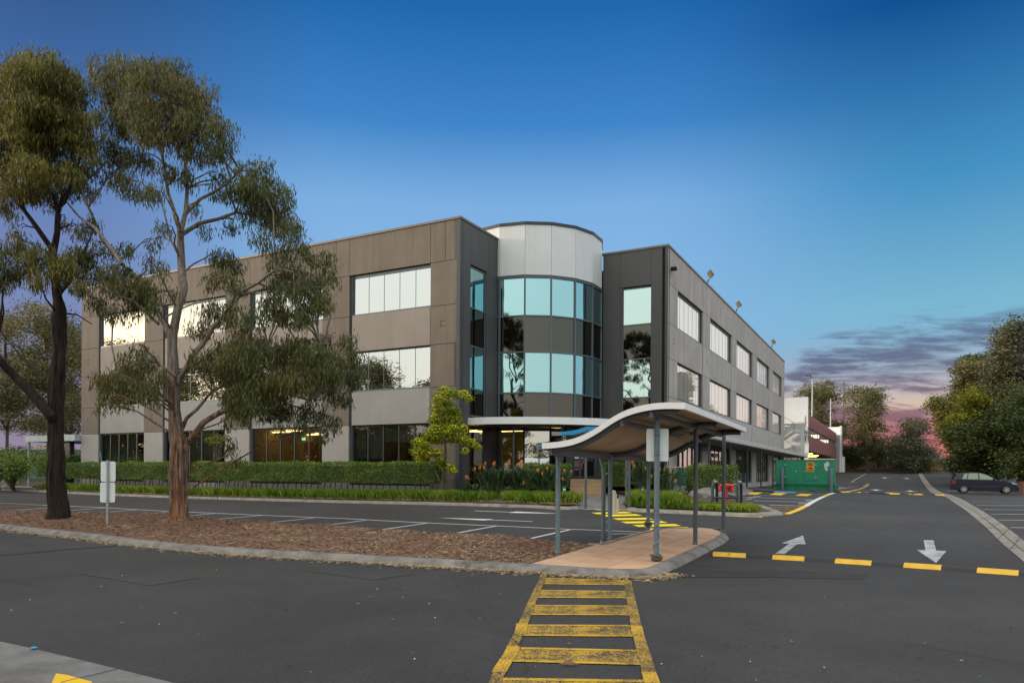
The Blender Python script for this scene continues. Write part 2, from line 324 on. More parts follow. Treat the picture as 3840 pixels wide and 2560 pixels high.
def mat_clear(name, refl=0.13, tint=(0.78, 0.80, 0.78), gcol=(0.9, 0.92, 0.92)):
    m = bpy.data.materials.new(name); m.use_nodes = True; nt = m.node_tree; L = nt.links; nt.nodes.remove(nt.nodes['Principled BSDF'])
    g = _nn(nt, 'ShaderNodeBsdfGlossy', Color=(*gcol, 1), Roughness=0.01); t = _nn(nt, 'ShaderNodeBsdfTransparent', Color=(*tint, 1))
    lw = _nn(nt, 'ShaderNodeLayerWeight', Blend=0.5); pw = nt.nodes.new('ShaderNodeMath'); pw.operation = 'POWER'; L.new(lw.outputs['Facing'], pw.inputs[0]); pw.inputs[1].default_value = 3.5
    mr = nt.nodes.new('ShaderNodeMapRange'); L.new(pw.outputs[0], mr.inputs[0]); mr.inputs[3].default_value = refl; mr.inputs[4].default_value = 0.95
    ms = nt.nodes.new('ShaderNodeMixShader'); L.new(mr.outputs[0], ms.inputs[0]); L.new(t.outputs[0], ms.inputs[1]); L.new(g.outputs[0], ms.inputs[2])
    L.new(ms.outputs[0], nt.nodes['Material Output'].inputs[0]); return m
ASPH = mat_asphalt(); ASPH2 = mat_asphalt('asphalt_patch', 0.040, (0.96, 1.0, 1.0))
YEL = mat_paint('yellow_paint', (0.72, 0.46, 0.02), 0.12); YELW = mat_paint('yellow_paint_worn', (0.58, 0.36, 0.03), 0.57, 22.0); YELM = mat_paint('yellow_paint_edge', (0.60, 0.36, 0.025), 0.42, 30.0)
YELB = mat_paint('yellow_paint_fresh', (0.86, 0.68, 0.02), 0.02)
WHT = mat_paint('white_paint', (0.62, 0.63, 0.63), 0.12); WHTW = mat_paint('white_paint_worn', (0.5, 0.52, 0.52), 0.42, 25.0); WHTF = mat_paint('white_paint_faded', (0.36, 0.37, 0.38), 0.3)
BLUP = mat_paint('blue_paint', (0.06, 0.33, 0.62), 0.15)
CONC = mat('concrete', (0.20, 0.192, 0.175), 0.9, var=0.35, scale=1.7, bump=0.5, bscale=45, col2=(0.085, 0.078, 0.068), c2scale=3.2, c2lo=0.48, c2hi=0.7)
CONCL = mat('concrete_light', (0.235, 0.222, 0.195), 0.9, var=0.3, scale=2.0, bump=0.4, bscale=50, col2=(0.12, 0.11, 0.092), c2scale=2.8, c2lo=0.5, c2hi=0.75)
CONCG = mat('concrete_grey', (0.165, 0.165, 0.16), 0.9, var=0.16, scale=5.0, bump=0.5, bscale=80, col2=(0.12, 0.115, 0.11), c2scale=1.2)
MULCH = mat('mulch_ground', (0.12, 0.062, 0.036), 0.95, var=0.5, scale=12.0, bump=1.0, bscale=30, col2=(0.20, 0.14, 0.085), c2scale=9.0, c2lo=0.5, c2hi=0.62)
SOIL = mat('soil', (0.07, 0.048, 0.033), 0.95, var=0.4, scale=8.0, bump=0.8, bscale=30, col2=(0.16, 0.11, 0.07), c2scale=7.0, c2lo=0.52, c2hi=0.66)
# ------------------------------------------------------------------ ground
def dense(pts, step):
    out = [pts[0]]
    for a, b in zip(pts[:-1], pts[1:]):
        n = max(1, int(math.ceil((b - a).length / step))); out += [a.lerp(b, (i + 1) / n) for i in range(n)]
    return out
def smooth_line(pts, it=2):
    for _ in range(it):
        q = [pts[0]]
        for a, b in zip(pts[:-1], pts[1:]): q += [a.lerp(b, 0.25), a.lerp(b, 0.75)]
        pts = q + [pts[-1]]
    return pts
def struct(o): o['kind'] = 'structure'; return o
xs = np.r_[np.arange(-120, -40, 5), np.arange(-40, 45, 1.25), np.arange(45, 130.1, 5)]; ys = np.r_[np.arange(-50, 0, 5), np.arange(0, 62, 1.25), np.arange(62, 210.1, 4)]
xs = np.r_[-1800, -500, xs, 500, 1800]; ys = np.r_[-1800, -400, ys, 500, 2500]
XX, YY = np.meshgrid(xs, ys); P2 = np.c_[XX.ravel(), YY.ravel()]; ZZ = Tn(P2)
nx = len(xs); fs = [[j * nx + i, j * nx + i + 1, (j + 1) * nx + i + 1, (j + 1) * nx + i] for j in range(len(ys) - 1) for i in range(nx - 1)]
struct(link_mesh('ground', np.c_[P2, ZZ], fs, ASPH, smooth=True))
def sheet(name, poly, m, off=0.006, mound=None, parent=None, maxlen=1.2, label=None, kind='structure'):
    """a thin sheet following the ground inside a 2D polygon"""
    bm = bmesh.new(); vs = [bm.verts.new((p[0], p[1], 0)) for p in poly]
    for t3 in geometry.tessellate_polygon([[Vector((p[0], p[1], 0)) for p in poly]]):
        try: bm.faces.new([vs[i] for i in t3])
        except ValueError: pass
    for _ in range(9):
        es = [e for e in bm.edges if e.calc_length() > maxlen]
        if not es: break
        bmesh.ops.subdivide_edges(bm, edges=es, cuts=1); bmesh.ops.triangulate(bm, faces=bm.faces[:])
    co = np.array([v.co[:2] for v in bm.verts]); z = Tn(co)
    for v, zz in zip(bm.verts, z): v.co.z = zz + off + (mound(v.co.x, v.co.y) if mound else 0)
    bmesh.ops.recalc_face_normals(bm, faces=bm.faces[:])
    if sum(f.normal.z for f in bm.faces) < 0: bmesh.ops.reverse_faces(bm, faces=bm.faces[:])
    org = Vector((poly[0][0], poly[0][1], T(*poly[0]))) if parent is None else ORG[parent.name]
    me = bpy.data.meshes.new(name); bmesh.ops.translate(bm, vec=-org, verts=bm.verts[:]); bm.to_mesh(me); bm.free(); me.materials.append(m)
    o = bpy.data.objects.new(name, me); COL.objects.link(o)
    if parent is None: o.location = org; ORG[o.name] = org; o['kind'] = kind
    else: o.parent = parent
    return o
def pxpoly(pts, sx=1.0, ox=0, oy=0): return [G2(ox + x * sx, oy + y * sx) for x, y in pts]
def stripe(name, pts, w, m, off=0.006):
    """painted line of width w (a number or two) along 2D points"""
    pts = dense([Vector(p) for p in pts], 0.8); n = len(pts); vs = []
    for i, p in enumerate(pts):
        t = (pts[min(i + 1, n - 1)] - pts[max(i - 1, 0)]).normalized(); nn = Vector((-t.y, t.x)); ww = w if not isinstance(w, tuple) else w[0] + (w[1] - w[0]) * i / (n - 1)
        for s in (1, -1):
            q = p + nn * s * ww / 2; vs.append((q.x, q.y, 0))
    z = Tn(np.array(vs)[:, :2]) + off; vs = [(a, b, zz) for (a, b, _), zz in zip(vs, z)]
    o = link_mesh(name, vs, [[2 * i, 2 * i + 1, 2 * i + 3, 2 * i + 2] for i in range(n - 1)], m, origin=vs[0]); o['kind'] = 'structure'; return o
def kerb(name, pts, side, prof, m, closed=False, step=0.35):
    """sweep prof [(inward, height)] along 2D points; side +1 = inside lies left of travel"""
    pts = dense([Vector(p) for p in pts], step); n = len(pts); vs = []
    for i, p in enumerate(pts):
        a = pts[(i - 1) % n] if closed else pts[max(i - 1, 0)]; b = pts[(i + 1) % n] if closed else pts[min(i + 1, n - 1)]
        t = (b - a).normalized(); nn = Vector((-t.y, t.x)) * side; z = T(p.x, p.y); j = 0.006 * noise.noise(Vector((p.x * 3, p.y * 3, 0)))
        vs += [(p.x + nn.x * d, p.y + nn.y * d, z + h + j) for d, h in prof]
    k = len(prof); fs = [[i * k + j, i * k + j + 1, (i + 1) * k + j + 1, (i + 1) * k + j] for i in range(n - 1) for j in range(k - 1)]
    if closed: fs += [[(n - 1) * k + j, (n - 1) * k + j + 1, j + 1, j] for j in range(k - 1)]
    o = link_mesh(name, vs, fs, m, smooth=True, origin=vs[0]); o['kind'] = 'structure'; return o
KP = [(0, -0.03), (0.03, 0.03), (0.07, 0.075), (0.14, 0.105), (0.24, 0.112), (0.27, 0.095), (0.55, 0.08)]
# island with trees: outer kerb foot
isl = [(-520, 1930), (-250, 1955), (0, 1983), (150, 2002), (340, 2022), (560, 2054), (850, 2078), (1010, 2088), (1300, 2105), (1600, 2122), (1740, 2131), (2049, 2149), (2238, 2163), (2396, 2168), (2467, 2162), (2505, 2148), (2569, 2116), (2671, 2063), (2741, 2024), (2728, 2006), (2690, 1996)]
islp = smooth_line([G2(*p) for p in isl], 1)
kerb('kerb', islp, 1, KP, CONC)
isl_in = []
for i, p in enumerate(islp):
    t = (islp[min(i + 1, len(islp) - 1)] - islp[max(i - 1, 0)]).normalized(); isl_in.append(p + Vector((-t.y, t.x)) * 0.215)
backl = [G2(*p) for p in [(2447, 2000), (2380, 2016), (2238, 2058), (2210, 2058), (1880, 2040), (1600, 2026), (1300, 2001), (1080, 1987), (861, 1972), (665, 1955), (480, 1945), (275, 1938), (120, 1935), (0, 1934), (-260, 1915), (-520, 1900)]]
pathp = [G2(*p) for p in [(2072, 2118), (2160, 2086), (2238, 2058), (2380, 2016), (2447, 1998), (2477, 1993), (2615, 1991), (2690, 1997)]]
# paved path under the shelter
iR = [p for p in isl_in if p.y < 40]
d1 = (G2(2713, 2010) - G2(2461, 2125)).normalized(); d2 = Vector((-d1.y, d1.x))
def mat_pavers():
    m = bpy.data.materials.new('pink_pavers'); m.use_nodes = True; nt = m.node_tree; b = nt.nodes['Principled BSDF']; L = nt.links
    tc = nt.nodes.new('ShaderNodeTexCoord'); mp = nt.nodes.new('ShaderNodeMapping'); mp.inputs['Rotation'].default_value = (0, 0, -math.atan2(d1.y, d1.x)); L.new(tc.outputs['Object'], mp.inputs[0])
    br = nt.nodes.new('ShaderNodeTexBrick'); L.new(mp.outputs[0], br.inputs['Vector']); br.offset = 0.0
    for k, v in (('Color1', (0.56, 0.365, 0.235, 1)), ('Color2', (0.52, 0.335, 0.215, 1)), ('Mortar', (0.33, 0.22, 0.145, 1)), ('Scale', 1.0), ('Mortar Size', 0.012), ('Brick Width', 1.0), ('Row Height', 0.62)): br.inputs[k].default_value = v
    n = nt.nodes.new('ShaderNodeTexNoise'); n.inputs['Scale'].default_value = 2.0; n.inputs['Detail'].default_value = 8; L.new(tc.outputs['Object'], n.inputs[0])
    mr = nt.nodes.new('ShaderNodeMapRange'); L.new(n.outputs[0], mr.inputs[0]); mr.inputs[1].default_value = 0.3; mr.inputs[2].default_value = 0.7; mr.inputs[3].default_value = 0.82; mr.inputs[4].default_value = 1.12
    mx = nt.nodes.new('ShaderNodeMix'); mx.data_type = 'RGBA'; mx.blend_type = 'MULTIPLY'; mx.inputs[0].default_value = 1
    cc = nt.nodes.new('ShaderNodeCombineColor'); [L.new(mr.outputs[0], cc.inputs[i]) for i in range(3)]
    L.new(br.outputs[0], mx.inputs[6]); L.new(cc.outputs[0], mx.inputs[7]); L.new(mx.outputs[2], b.inputs['Base Color']); b.inputs['Roughness'].default_value = 0.85; return m
# outline of path: from mulch tip along inner kerb round to its far end, then back along the drain edge
i0 = min(range(len(isl_in)), key=lambda i: (isl_in[i] - G2(2072, 2122)).length)
path_poly = isl_in[i0:] + [G2(2615, 1992), G2(2477, 1993), G2(2447, 1999), G2(2380, 2016), G2(2238, 2058)]
sheet('path', path_poly, mat_pavers(), 0.106, maxlen=0.7)
mul_poly = isl_in[:i0 + 1] + backl[2:]
isl_d = np.array([tuple(p) for p in dense(isl_in, 0.15)] + [tuple(p) for p in dense([isl_in[i0], G2(2238, 2058)], 0.1)])
def mound(x, y):
    d = float(np.sqrt(((isl_d - (x, y)) ** 2).sum(1)).min()); return min(0.16, 0.07 * d) * (0.75 + 0.5 * noise.noise(Vector((x * 0.6, y * 0.6, 0)))) - (0.1 if min((Vector((x, y)) - p).length for p in backl[5:]) < 0.12 else 0)
mulch = sheet('mulch', mul_poly, MULCH, 0.088, mound=mound, maxlen=0.6)
kerb('path_edging', [G2(2238, 2060), G2(2380, 2018), G2(2447, 2001), G2(2477, 1994), G2(2615, 1991), G2(2700, 1996)], -1, [(0, -0.03), (0.0, 0.09), (0.03, 0.112), (0.14, 0.112)], CONC)
# concrete pad behind the downpipe
sheet('concrete_pad', [G2(2180, 2047), G2(2300, 2056), G2(2290, 2038), G2(2210, 2036)], CONCL, 0.008)
sheet('drain_grate', [G2(2278, 2006), G2(2386, 2003), G2(2380, 1998), G2(2290, 2000)], CONC, 0.009)
# concrete apron, bottom left, with a yellow stroke
apr = [G2(-700, 2250), G2(-300, 2335), G2(0, 2407), G2(116, 2432), G2(332, 2484), G2(647, 2562), G2(900, 2630), G2(1000, 2900), G2(200, 3400), G2(-900, 3200)]
sheet('concrete_apron', apr, CONCG, 0.010)
s5 = 0.5527
sheet('yellow_marking', pxpoly([(380, 1050), (460, 1062), (620, 1106), (660, 1150), (560, 1170), (335, 1150)], s5, 0, 1950), YEL, 0.016)
stripe('concrete_joint', [G2(s5 * 800, 1950 + s5 * 1018), G2(s5 * 440, 1950 + s5 * 1104), G2(-40, 2680)], 0.012, mat('joint_dark', (0.03, 0.03, 0.03), 0.9), 0.017)
# bed kerb in front of the building, and the small garden by the drive
bk = [(0, 1838), (115, 1843), (402, 1857), (626, 1866), (976, 1877), (1300, 1886), (1614, 1893), (2000, 1905), (2081, 1910), (2130, 1911), (2169, 1909)]
bed1 = [G2(*p) for p in bk]
kerb('kerb', bed1, 1, KP, CONCL)
bk2 = [(2340, 1912), (2366, 1919), (2495, 1924), (2660, 1931), (2758, 1936), (2853, 1937), (2899, 1933), (2946, 1930), (2935, 1924), (2909, 1916), (2890, 1908), (2872, 1902)]
bed2 = smooth_line([G2(*p) for p in bk2], 1)
kerb('kerb', bed2, 1, [(0, -0.03), (0.03, 0.03), (0.10, 0.08), (0.2, 0.11), (0.36, 0.12), (0.4, 0.08)], CONCL)
# soil of the long bed: between kerb and building
def soil_m(x, y):
    p, q = pq(Vector((x, y))); return 0.10 + 0.22 * min(1, max(0, (q + 2.9) / 1.6))
pL = hq(0, 1838, -3.3)[0]
bedpoly = [p + Vector((0, 0)) for p in bed1[2:]]
def inw(pts, d, side=1):
    out = []
    for i, p in enumerate(pts):
        t = (pts[min(i + 1, len(pts) - 1)] - pts[max(i - 1, 0)]).normalized(); out.append(p + Vector((-t.y, t.x)) * d * side)
    return out
def W2(p, q): w = Wp(p, q, 0); return Vector((w.x, w.y))
sheet('garden_bed', inw(bed1[1:], 0.27) + [G2(2165, 1895), G2(2150, 1880), W2(2.3, -0.2), W2(2.0, 2.3), W2(0.4, 2.9), W2(0.1, -0.15), W2(-32, -0.15)], SOIL, 0.0, mound=soil_m, maxlen=0.9)
bed2in = inw(bed2, 0.36)
sheet('garden_bed', bed2in + [G2(2800, 1880), G2(2770, 1868), G2(2660, 1846), W2(7.0, 5.2), W2(5.0, 4.2), G2(2370, 1862), G2(2335, 1893)], SOIL, 0.08, maxlen=0.8)
# entry footpath from the kerb to the steps
sheet('footpath', [G2(2169, 1911), G2(2130, 1911) * 0 + G2(2200, 1914), G2(2290, 1913), G2(2345, 1912), G2(2350, 1890), G2(2370, 1862), G2(2290, 1850), G2(2150, 1862), G2(2150, 1885)], CONCG, 0.02)
sheet('kerb_ramp', [G2(2169, 1909), G2(2250, 1917), G2(2350, 1917), G2(2345, 1911), G2(2290, 1910)], CONCL, 0.03)
# path at the far left
sheet('footpath', [G2(-300, 1815), G2(-20, 1829), G2(60, 1831), G2(120, 1829), G2(126, 1824), G2(60, 1821), G2(-60, 1818), G2(-300, 1805)], CONCL, 0.03)
sheet('garden_bed', [G2(-500, 1800), G2(-60, 1819), G2(60, 1822), G2(126, 1824), G2(150, 1830), W2(-31, -0.6), W2(-31, 6), W2(-50, 6), W2(-80, -6)], SOIL, 0.05, maxlen=2)
# paved forecourt behind hump hatch at colonnade
sheet('footpath', [G2(2660, 1846), G2(2770, 1868), G2(2800, 1856), G2(2830, 1838), G2(2818, 1832), G2(2950, 1822), G2(3060, 1812), W2(14, 40), W2(7.4, 40), W2(7.4, 8.4), W2(7.0, 6)], CONCG, 0.03)
sheet('asphalt_patch', [G2(2800, 1833), G2(2835, 1842), G2(2905, 1845), G2(2905, 1826), G2(2850, 1826)], ASPH2, 0.045)
# ---- painted lines between island and building
stripe('painted_line', [G2(*p) for p in [(155, 1893), (373, 1902), (626, 1916), (792, 1923), (1300, 1944), (1600, 1960), (1855, 1971), (2136, 1984), (2416, 1995)]], 0.10, WHT)
stripe('painted_line', [G2(*p) for p in [(-60, 1883), (60, 1888), (155, 1893)]], 0.13, YELM, 0.007)
stripe('painted_line', [G2(*p) for p in [(-60, 1903), (60, 1898), (150, 1893)]], 0.10, YELM, 0.009)
for a, b in (((1158, 1250), (1308, 1216.5)), ((960, 1240), (1138, 1208)), ((815, 1225), (980, 1201)), ((665, 1215.5), (840, 1194.5)), ((534, 1207.5), (721, 1189)), ((432, 1197), (605, 1183)), ((299, 1195), (492, 1179)),
             ((253, 1187.5), (383, 1176)), ((130, 1184), (316, 1170)), ((0, 1182.5), (240, 1166)), ((0, 1173.5), (170, 1162))):
    stripe('painted_line', [G2(a[0] * K, a[1] * K), G2(b[0] * K, b[1] * K)], 0.09, WHT)
def lane_arrow(p0, p1, hl, w):
    """long thin arrow from tail p0 to tip p1"""
    d = (p1 - p0).normalized(); n = Vector((-d.y, d.x)); b = p1 - d * hl
    return [p0 + n * 0.055, b + n * 0.055, b + n * w, p1, b - n * w, b - n * 0.055, p0 - n * 0.055]
sheet('painted_arrow', lane_arrow(G2(1780, 1915), G2(2108, 1925.5), 1.9, 0.26), WHT, 0.008)
sheet('painted_arrow', lane_arrow(G2(1997, 1955), G2(1640, 1941), 2.0, 0.26), WHT, 0.008)
# fresh yellow stripes of the crossing
s6 = 0.5102
for xl, yl, xr, yr in ((1210, 146, 1505, 138), (1275, 163, 1580, 157), (1365, 188, 1663, 184), (1425, 213, 1765, 208), (1512, 238, 1865, 231), (1605, 264, 1960, 254), (1800, 285, 2110, 283)):
    hh = 5.5 + (yl - 140) * 0.016
    sheet('painted_stripe', pxpoly([(xl, yl - hh + 1), (xl + 45, yl + hh), (xr + 8, yr + hh), (xr - 45, yr - hh)], s6, 1600, 1850), YELB, 0.008)
# worn crossing in the foreground
def P6(x, y): return G2(1600 + s6 * x, 1850 + s6 * y)
bars = [((848, 624), (1480, 640), (1492, 673), (834, 664)), ((818, 713), (1500, 722), (1513, 769), (795, 764)), ((768, 824), (1519, 830), (1540, 893), (748, 890)), ((712, 970), (1552, 974), (1578, 1050), (668, 1042)), ((640, 1138), (1600, 1160), (1640, 1258), (600, 1230)), ((498, 1366), (1690, 1384), (1740, 1520), (440, 1500))]
for b in bars:
    q = [P6(*p) for p in b]; sheet('painted_stripe', q, YELW, 0.006, maxlen=0.8)
    for i, j in ((0, 1), (3, 2)): stripe('painted_line', [q[i], q[j]], 0.07, YELM, 0.0085)
stripe('painted_line', [P6(860, 592), P6(848, 640), P6(800, 740), P6(740, 880), P6(700, 985), P6(600, 1190), P6(545, 1290), P6(500, 1400), P6(440, 1520)], 0.10, YELW, 0.0105)
stripe('painted_line', [P6(1476, 640), P6(1495, 750), P6(1522, 880), P6(1545, 1000), P6(1590, 1160), P6(1620, 1260), P6(1650, 1392), P6(1690, 1520)], 0.115, YELW, 0.0105)
for a, b in (((1540, 975), (1556, 1050)), ((1632, 1320), (1660, 1400)), ((590, 1220), (530, 1320)), ((640, 1125), (600, 1225)), ((700, 960), (690, 1040))):
    stripe('painted_line', [P6(*a), P6(*b)], 0.12, YELM, 0.0125)
# right hand side: lane arrows, lines, drain
s7 = 0.5697
def P7(x, y): return G2(2500 + s7 * x, 1800 + s7 * y)
for poly in ([(715, 485), (775, 487), (860, 421), (915, 421), (897, 363), (755, 415), (808, 418)], [(1692, 395), (1757, 397), (1774, 463), (1842, 467), (1773, 545), (1645, 458), (1704, 461)]):
    sheet('painted_arrow', [P7(*p) for p in poly], WHTW, 0.007, maxlen=0.8)
s8 = 0.4784
def P8(x, y): return G2(2900 + s8 * x, 1400 + s8 * y)
lf = [(1137, 783), (1165, 845), (1215, 908), (1262, 943), (1350, 965), (1400, 1000), (1480, 1052), (1590, 1140), (1700, 1240), (1800, 1340), (1965, 1475), (2150, 1640), (2400, 1900)]
rt = [(1165, 783), (1205, 840), (1250, 893), (1310, 928), (1420, 962), (1510, 1000), (1600, 1055), (1700, 1115), (1805, 1190), (1880, 1245), (2040, 1370), (2300, 1560), (2600, 1800)]
lfp = [P8(*p) for p in lf]; rtp = [P8(*p) for p in rt]; md = [a.lerp(b, 0.45) for a, b in zip(lfp, rtp)]
lfp, rtp, md = [smooth_line(x, 2) for x in (lfp, rtp, md)]
sheet('drain_strip', lfp + rtp[::-1], CONCL, 0.010)
DARKJ = bpy.data.materials['joint_dark']
stripe('drain_joint', md, 0.03, mat('drain_dirt', (0.10, 0.09, 0.075), 0.9), 0.018)
for i in range(6, len(lfp) - 2, 3): stripe('drain_joint', [lfp[i], rtp[i]], 0.015, DARKJ, 0.018)
s9 = 0.2168
for (x0, y0, y1), mm in zip(((1340, 580, 590), (1385, 617, 625), (1450, 657, 665), (1535, 710, 715), (1650, 785, 790), (1785, 862, 865), (1925, 965, 968), (2120, 1095, 1098)), [WHTF] * 3 + [WHT] * 5):
    a = G2(3330 + s9 * x0, 1740 + s9 * y0); b = G2(3840, 1740 + s9 * y1); stripe('painted_line', [a, a + (b - a).normalized() * 5.6], 0.10, mm)
for x0, x1, y in ((800, 1110, 402), (800, 1100, 425), (750, 1090, 372)): stripe('painted_line', [G2(3330 + s9 * x0, 1740 + s9 * y), G2(3330 + s9 * x1, 1740 + s9 * y)], 0.1, WHTF)
for x0, x1, y in ((1025, 1170, 468), (1390, 1470, 471), (1650, 1720, 471), (660, 810, 415)): stripe('painted_line', [G2(3330 + s9 * x0, 1740 + s9 * y), G2(3330 + s9 * x1, 1740 + s9 * y)], 0.35, YELM)
st = 0.2551
def PT(x, y): return G2(2640 + st * x, 1780 + st * y)
for a, b, m_, w in (((545, 325), (1650, 360), WHT, 0.10), ((730, 378), (1560, 402), WHT, 0.10), ((960, 442), (1485, 457), WHT, 0.10), ((960, 474), (1420, 485), YELM, 0.10), ((960, 505), (1345, 517), YELM, 0.10), ((1060, 543), (1275, 551), YELM, 0.12),
                    ((480, 250), (1800, 290), WHTF, 0.12), ((740, 225), (1900, 265), WHTF, 0.12), ((500, 290), (1750, 320), WHTF, 0.08)):
    stripe('painted_line', [PT(*a), PT(*b)], w, m_)
stripe('painted_line', [PT(1215, 578), PT(1370, 520), PT(1500, 457)], 0.22, YEL, 0.009)
stripe('painted_line', [PT(1500, 457), PT(1640, 375), PT(1760, 320)], 0.2, WHT, 0.009)
stripe('painted_line', [PT(1760, 320), PT(1830, 290)], 0.2, YEL, 0.009); stripe('painted_line', [PT(1830, 290), PT(1920, 265)], 0.2, WHT, 0.009)
for q in ([(575, 287), (655, 257), (870, 260), (785, 291)], [(960, 293), (1045, 266), (1222, 270), (1135, 302)], [(1345, 308), (1420, 281), (1595, 285), (1520, 315)]): sheet('painted_block', [PT(*p) for p in q], YEL, 0.016)
sheet('painted_block', [PT(*p) for p in [(1010, 255), (1040, 243), (1355, 255), (1330, 267)]], BLUP, 0.014)
for x0, y0 in ((1495, 380), (1395, 425), (650, 338), (730, 320), (600, 362)):
    for k in range(5): sheet('painted_letter', [PT(x0 + k * 22, y0 - 8), PT(x0 + k * 22 + 13, y0 - 8), PT(x0 + k * 22 + 6, y0 + 8), PT(x0 + k * 22 - 7, y0 + 8)], WHTW, 0.013)
stripe('painted_line', [PT(452, 590), PT(398, 592), PT(350, 606), PT(600, 617), PT(822, 622), PT(862, 602), PT(880, 596)], 0.12, YEL, 0.009)
sheet('drain_mouth', [PT(460, 596), PT(800, 601), PT(785, 613), PT(440, 606)], DARKJ, 0.012)
# far markings
for a, b, w, m_ in (((612, 852), (725, 783), 0.12, WHTF), ((612, 852), (700, 853), 0.12, WHTF), ((720, 790), (800, 790), 0.12, WHTF), ((670, 818), (745, 818), 0.12, WHTF), ((575, 884), (670, 884), 0.3, YELM), ((600, 893), (640, 893), 0.3, YELM)):
    stripe('painted_line', [P8(*a), P8(*b)], w, m_)
stripe('painted_line', smooth_line([P8(535, 930), P8(640, 915), P8(700, 897), P8(735, 880), P8(745, 865)], 2), 0.22, YELM); stripe('painted_line', [P8(495, 930), P8(560, 928), P8(650, 912)], 0.15, WHT, 0.011)
for x, y in ((720, 868), (718, 875), (712, 882)): stripe('painted_line', [P8(x - 12, y), P8(x + 14, y)], 0.25, WHTF)
for x, y, f in ((803, 913, 1), (1073, 922, -1), (872, 817, 1), (1045, 822, -1)):
    c = P8(x, y); d = Vector(BX) * f; n = Vector((-d.y, d.x)); sheet('painted_arrow', [c - d * 1.3 + n * .14, c + n * .14, c + n * .5, c + d * 1.4, c - n * .5, c - n * .14, c - d * 1.3 - n * .14], WHT, 0.01)
# cracks, joints and patches in the asphalt
CRK = mat('crack_dark', (0.024, 0.021, 0.018), 0.95)
def crack(pts, w=0.012, j=0.05):
    q = smooth_line(pts, 2); q = dense(q, 0.12); q = [p + Vector((noise.noise(Vector((p.x * 5, p.y * 5, 1))), noise.noise(Vector((p.x * 5, p.y * 5, 7))))) * j for p in q]
    n = len(q); vs = []
    for i, p in enumerate(q):
        t = (q[min(i + 1, n - 1)] - q[max(i - 1, 0)]).normalized(); nn = Vector((-t.y, t.x)); ww = w * 0.5 * (0.3 + abs(noise.noise(Vector((p.x * 3, p.y * 3, 3)))) * 1.8)
        for s in (1, -1): r = p + nn * s * ww / 2; vs.append((r.x, r.y, T(r.x, r.y) + 0.014))
    struct(link_mesh('asphalt_crack', vs, [[2 * i, 2 * i + 1, 2 * i + 3, 2 * i + 2] for i in range(n - 1)], CRK, origin=vs[0]))
crack([P6(0, 765), P6(150, 815), P6(400, 880), P6(450, 950), P6(560, 1020), P6(640, 1080), P6(700, 1130), P6(735, 1200), P6(700, 1330)], 0.016)
crack([P7(50, 820), P7(350, 880), P7(550, 940), P7(750, 990), P7(1100, 1030), P7(1350, 1055), P7(1600, 1075), P7(1900, 1130), P7(2400, 1225)], 0.014)
crack([P7(1500, 215), P7(1560, 240), P7(1540, 180), P7(1600, 200)], 0.03); crack([P7(1000, 270), P7(1500, 290), P7(1900, 285)], 0.012)
crack([P7(70, 560), P7(400, 575), P7(700, 591), P7(1000, 608), P7(1310, 627)], 0.06, 0.02)
crack([G2(0, 2170), G2(60, 2180), G2(130, 2200), G2(250, 2205)], 0.02); crack([G2(1050, 2030), G2(1030, 2045)], 0.02)
sheet('asphalt_patch', [P7(-200, 640), P7(-150, 575), P7(250, 590), P7(700, 600), P7(1310, 630), P7(1290, 652), P7(700, 640), P7(200, 640)], mat_asphalt('asphalt_dark', 0.030), 0.005)
sheet('asphalt_patch', [G2(290, 2150), G2(480, 2122), G2(760, 2165), G2(560, 2195)], ASPH2, 0.005)
sheet('asphalt_patch', [G2(1150, 2140), G2(1310, 2118), G2(1560, 2150), G2(1400, 2175)], ASPH2, 0.005)
stripe('asphalt_seam', [G2(0, 2082), G2(230, 2060), G2(420, 2048), G2(560, 2032)], 0.22, mat_asphalt('asphalt_seam', 0.03), 0.006)
# carpark end kerb
stripe('kerb', [P8(1000, 770), P8(1390, 782)], 0.3, CONCL, 0.05)
# ------------------------------------------------------------------ office building
def mat_wall(name, col, streak=0.2, var=0.1): return mat(name, col, 0.85, var=var, scale=0.8, bump=0.25, bscale=25, streak=streak)
TAUPE = mat_wall('taupe_render', (0.172, 0.148, 0.122), 0.20, 0.10); TAUPL = mat_wall('pale_render', (0.285, 0.258, 0.232), 0.08, 0.07)
GFGREY = mat_wall('light_grey_render', (0.36, 0.35, 0.335), 0.05, 0.05); LOWS = mat_wall('warm_grey_render', (0.31, 0.315, 0.31), 0.07, 0.07); SIDE = mat_wall('grey_render', (0.42, 0.40, 0.38), 0.26, 0.1); SIDEL = mat_wall('mid_grey_render', (0.45, 0.44, 0.43), 0.10, 0.07)
CHAR = mat('charcoal_panel', (0.068, 0.070, 0.074), 0.55, var=0.08, scale=0.7, streak=0.1); CHARB = mat('charcoal_trim', (0.05, 0.058, 0.068), 0.5, var=0.08)
FRAME = mat('frame_grey', (0.10, 0.135, 0.155), 0.45, var=0.05); FRAMED = mat('frame_dark', (0.028, 0.034, 0.042), 0.45, var=0.05)
COPING = mat('coping_metal', (0.16, 0.145, 0.13), 0.5, metal=0.3, var=0.1); SILLM = mat('sill_metal', (0.30, 0.34, 0.35), 0.5, var=0.12)
GAP = mat('gap_dark', (0.012, 0.012, 0.013), 0.9, var=0)
WHITEP = mat('white_cladding', (0.68, 0.72, 0.73), 0.5, var=0.06, scale=0.5, streak=0.06); WHITEF = mat('white_fascia', (0.78, 0.82, 0.83), 0.45, var=0.04, streak=0.03)
SOFF = mat('soffit', (0.22, 0.20, 0.18), 0.7, var=0.06)
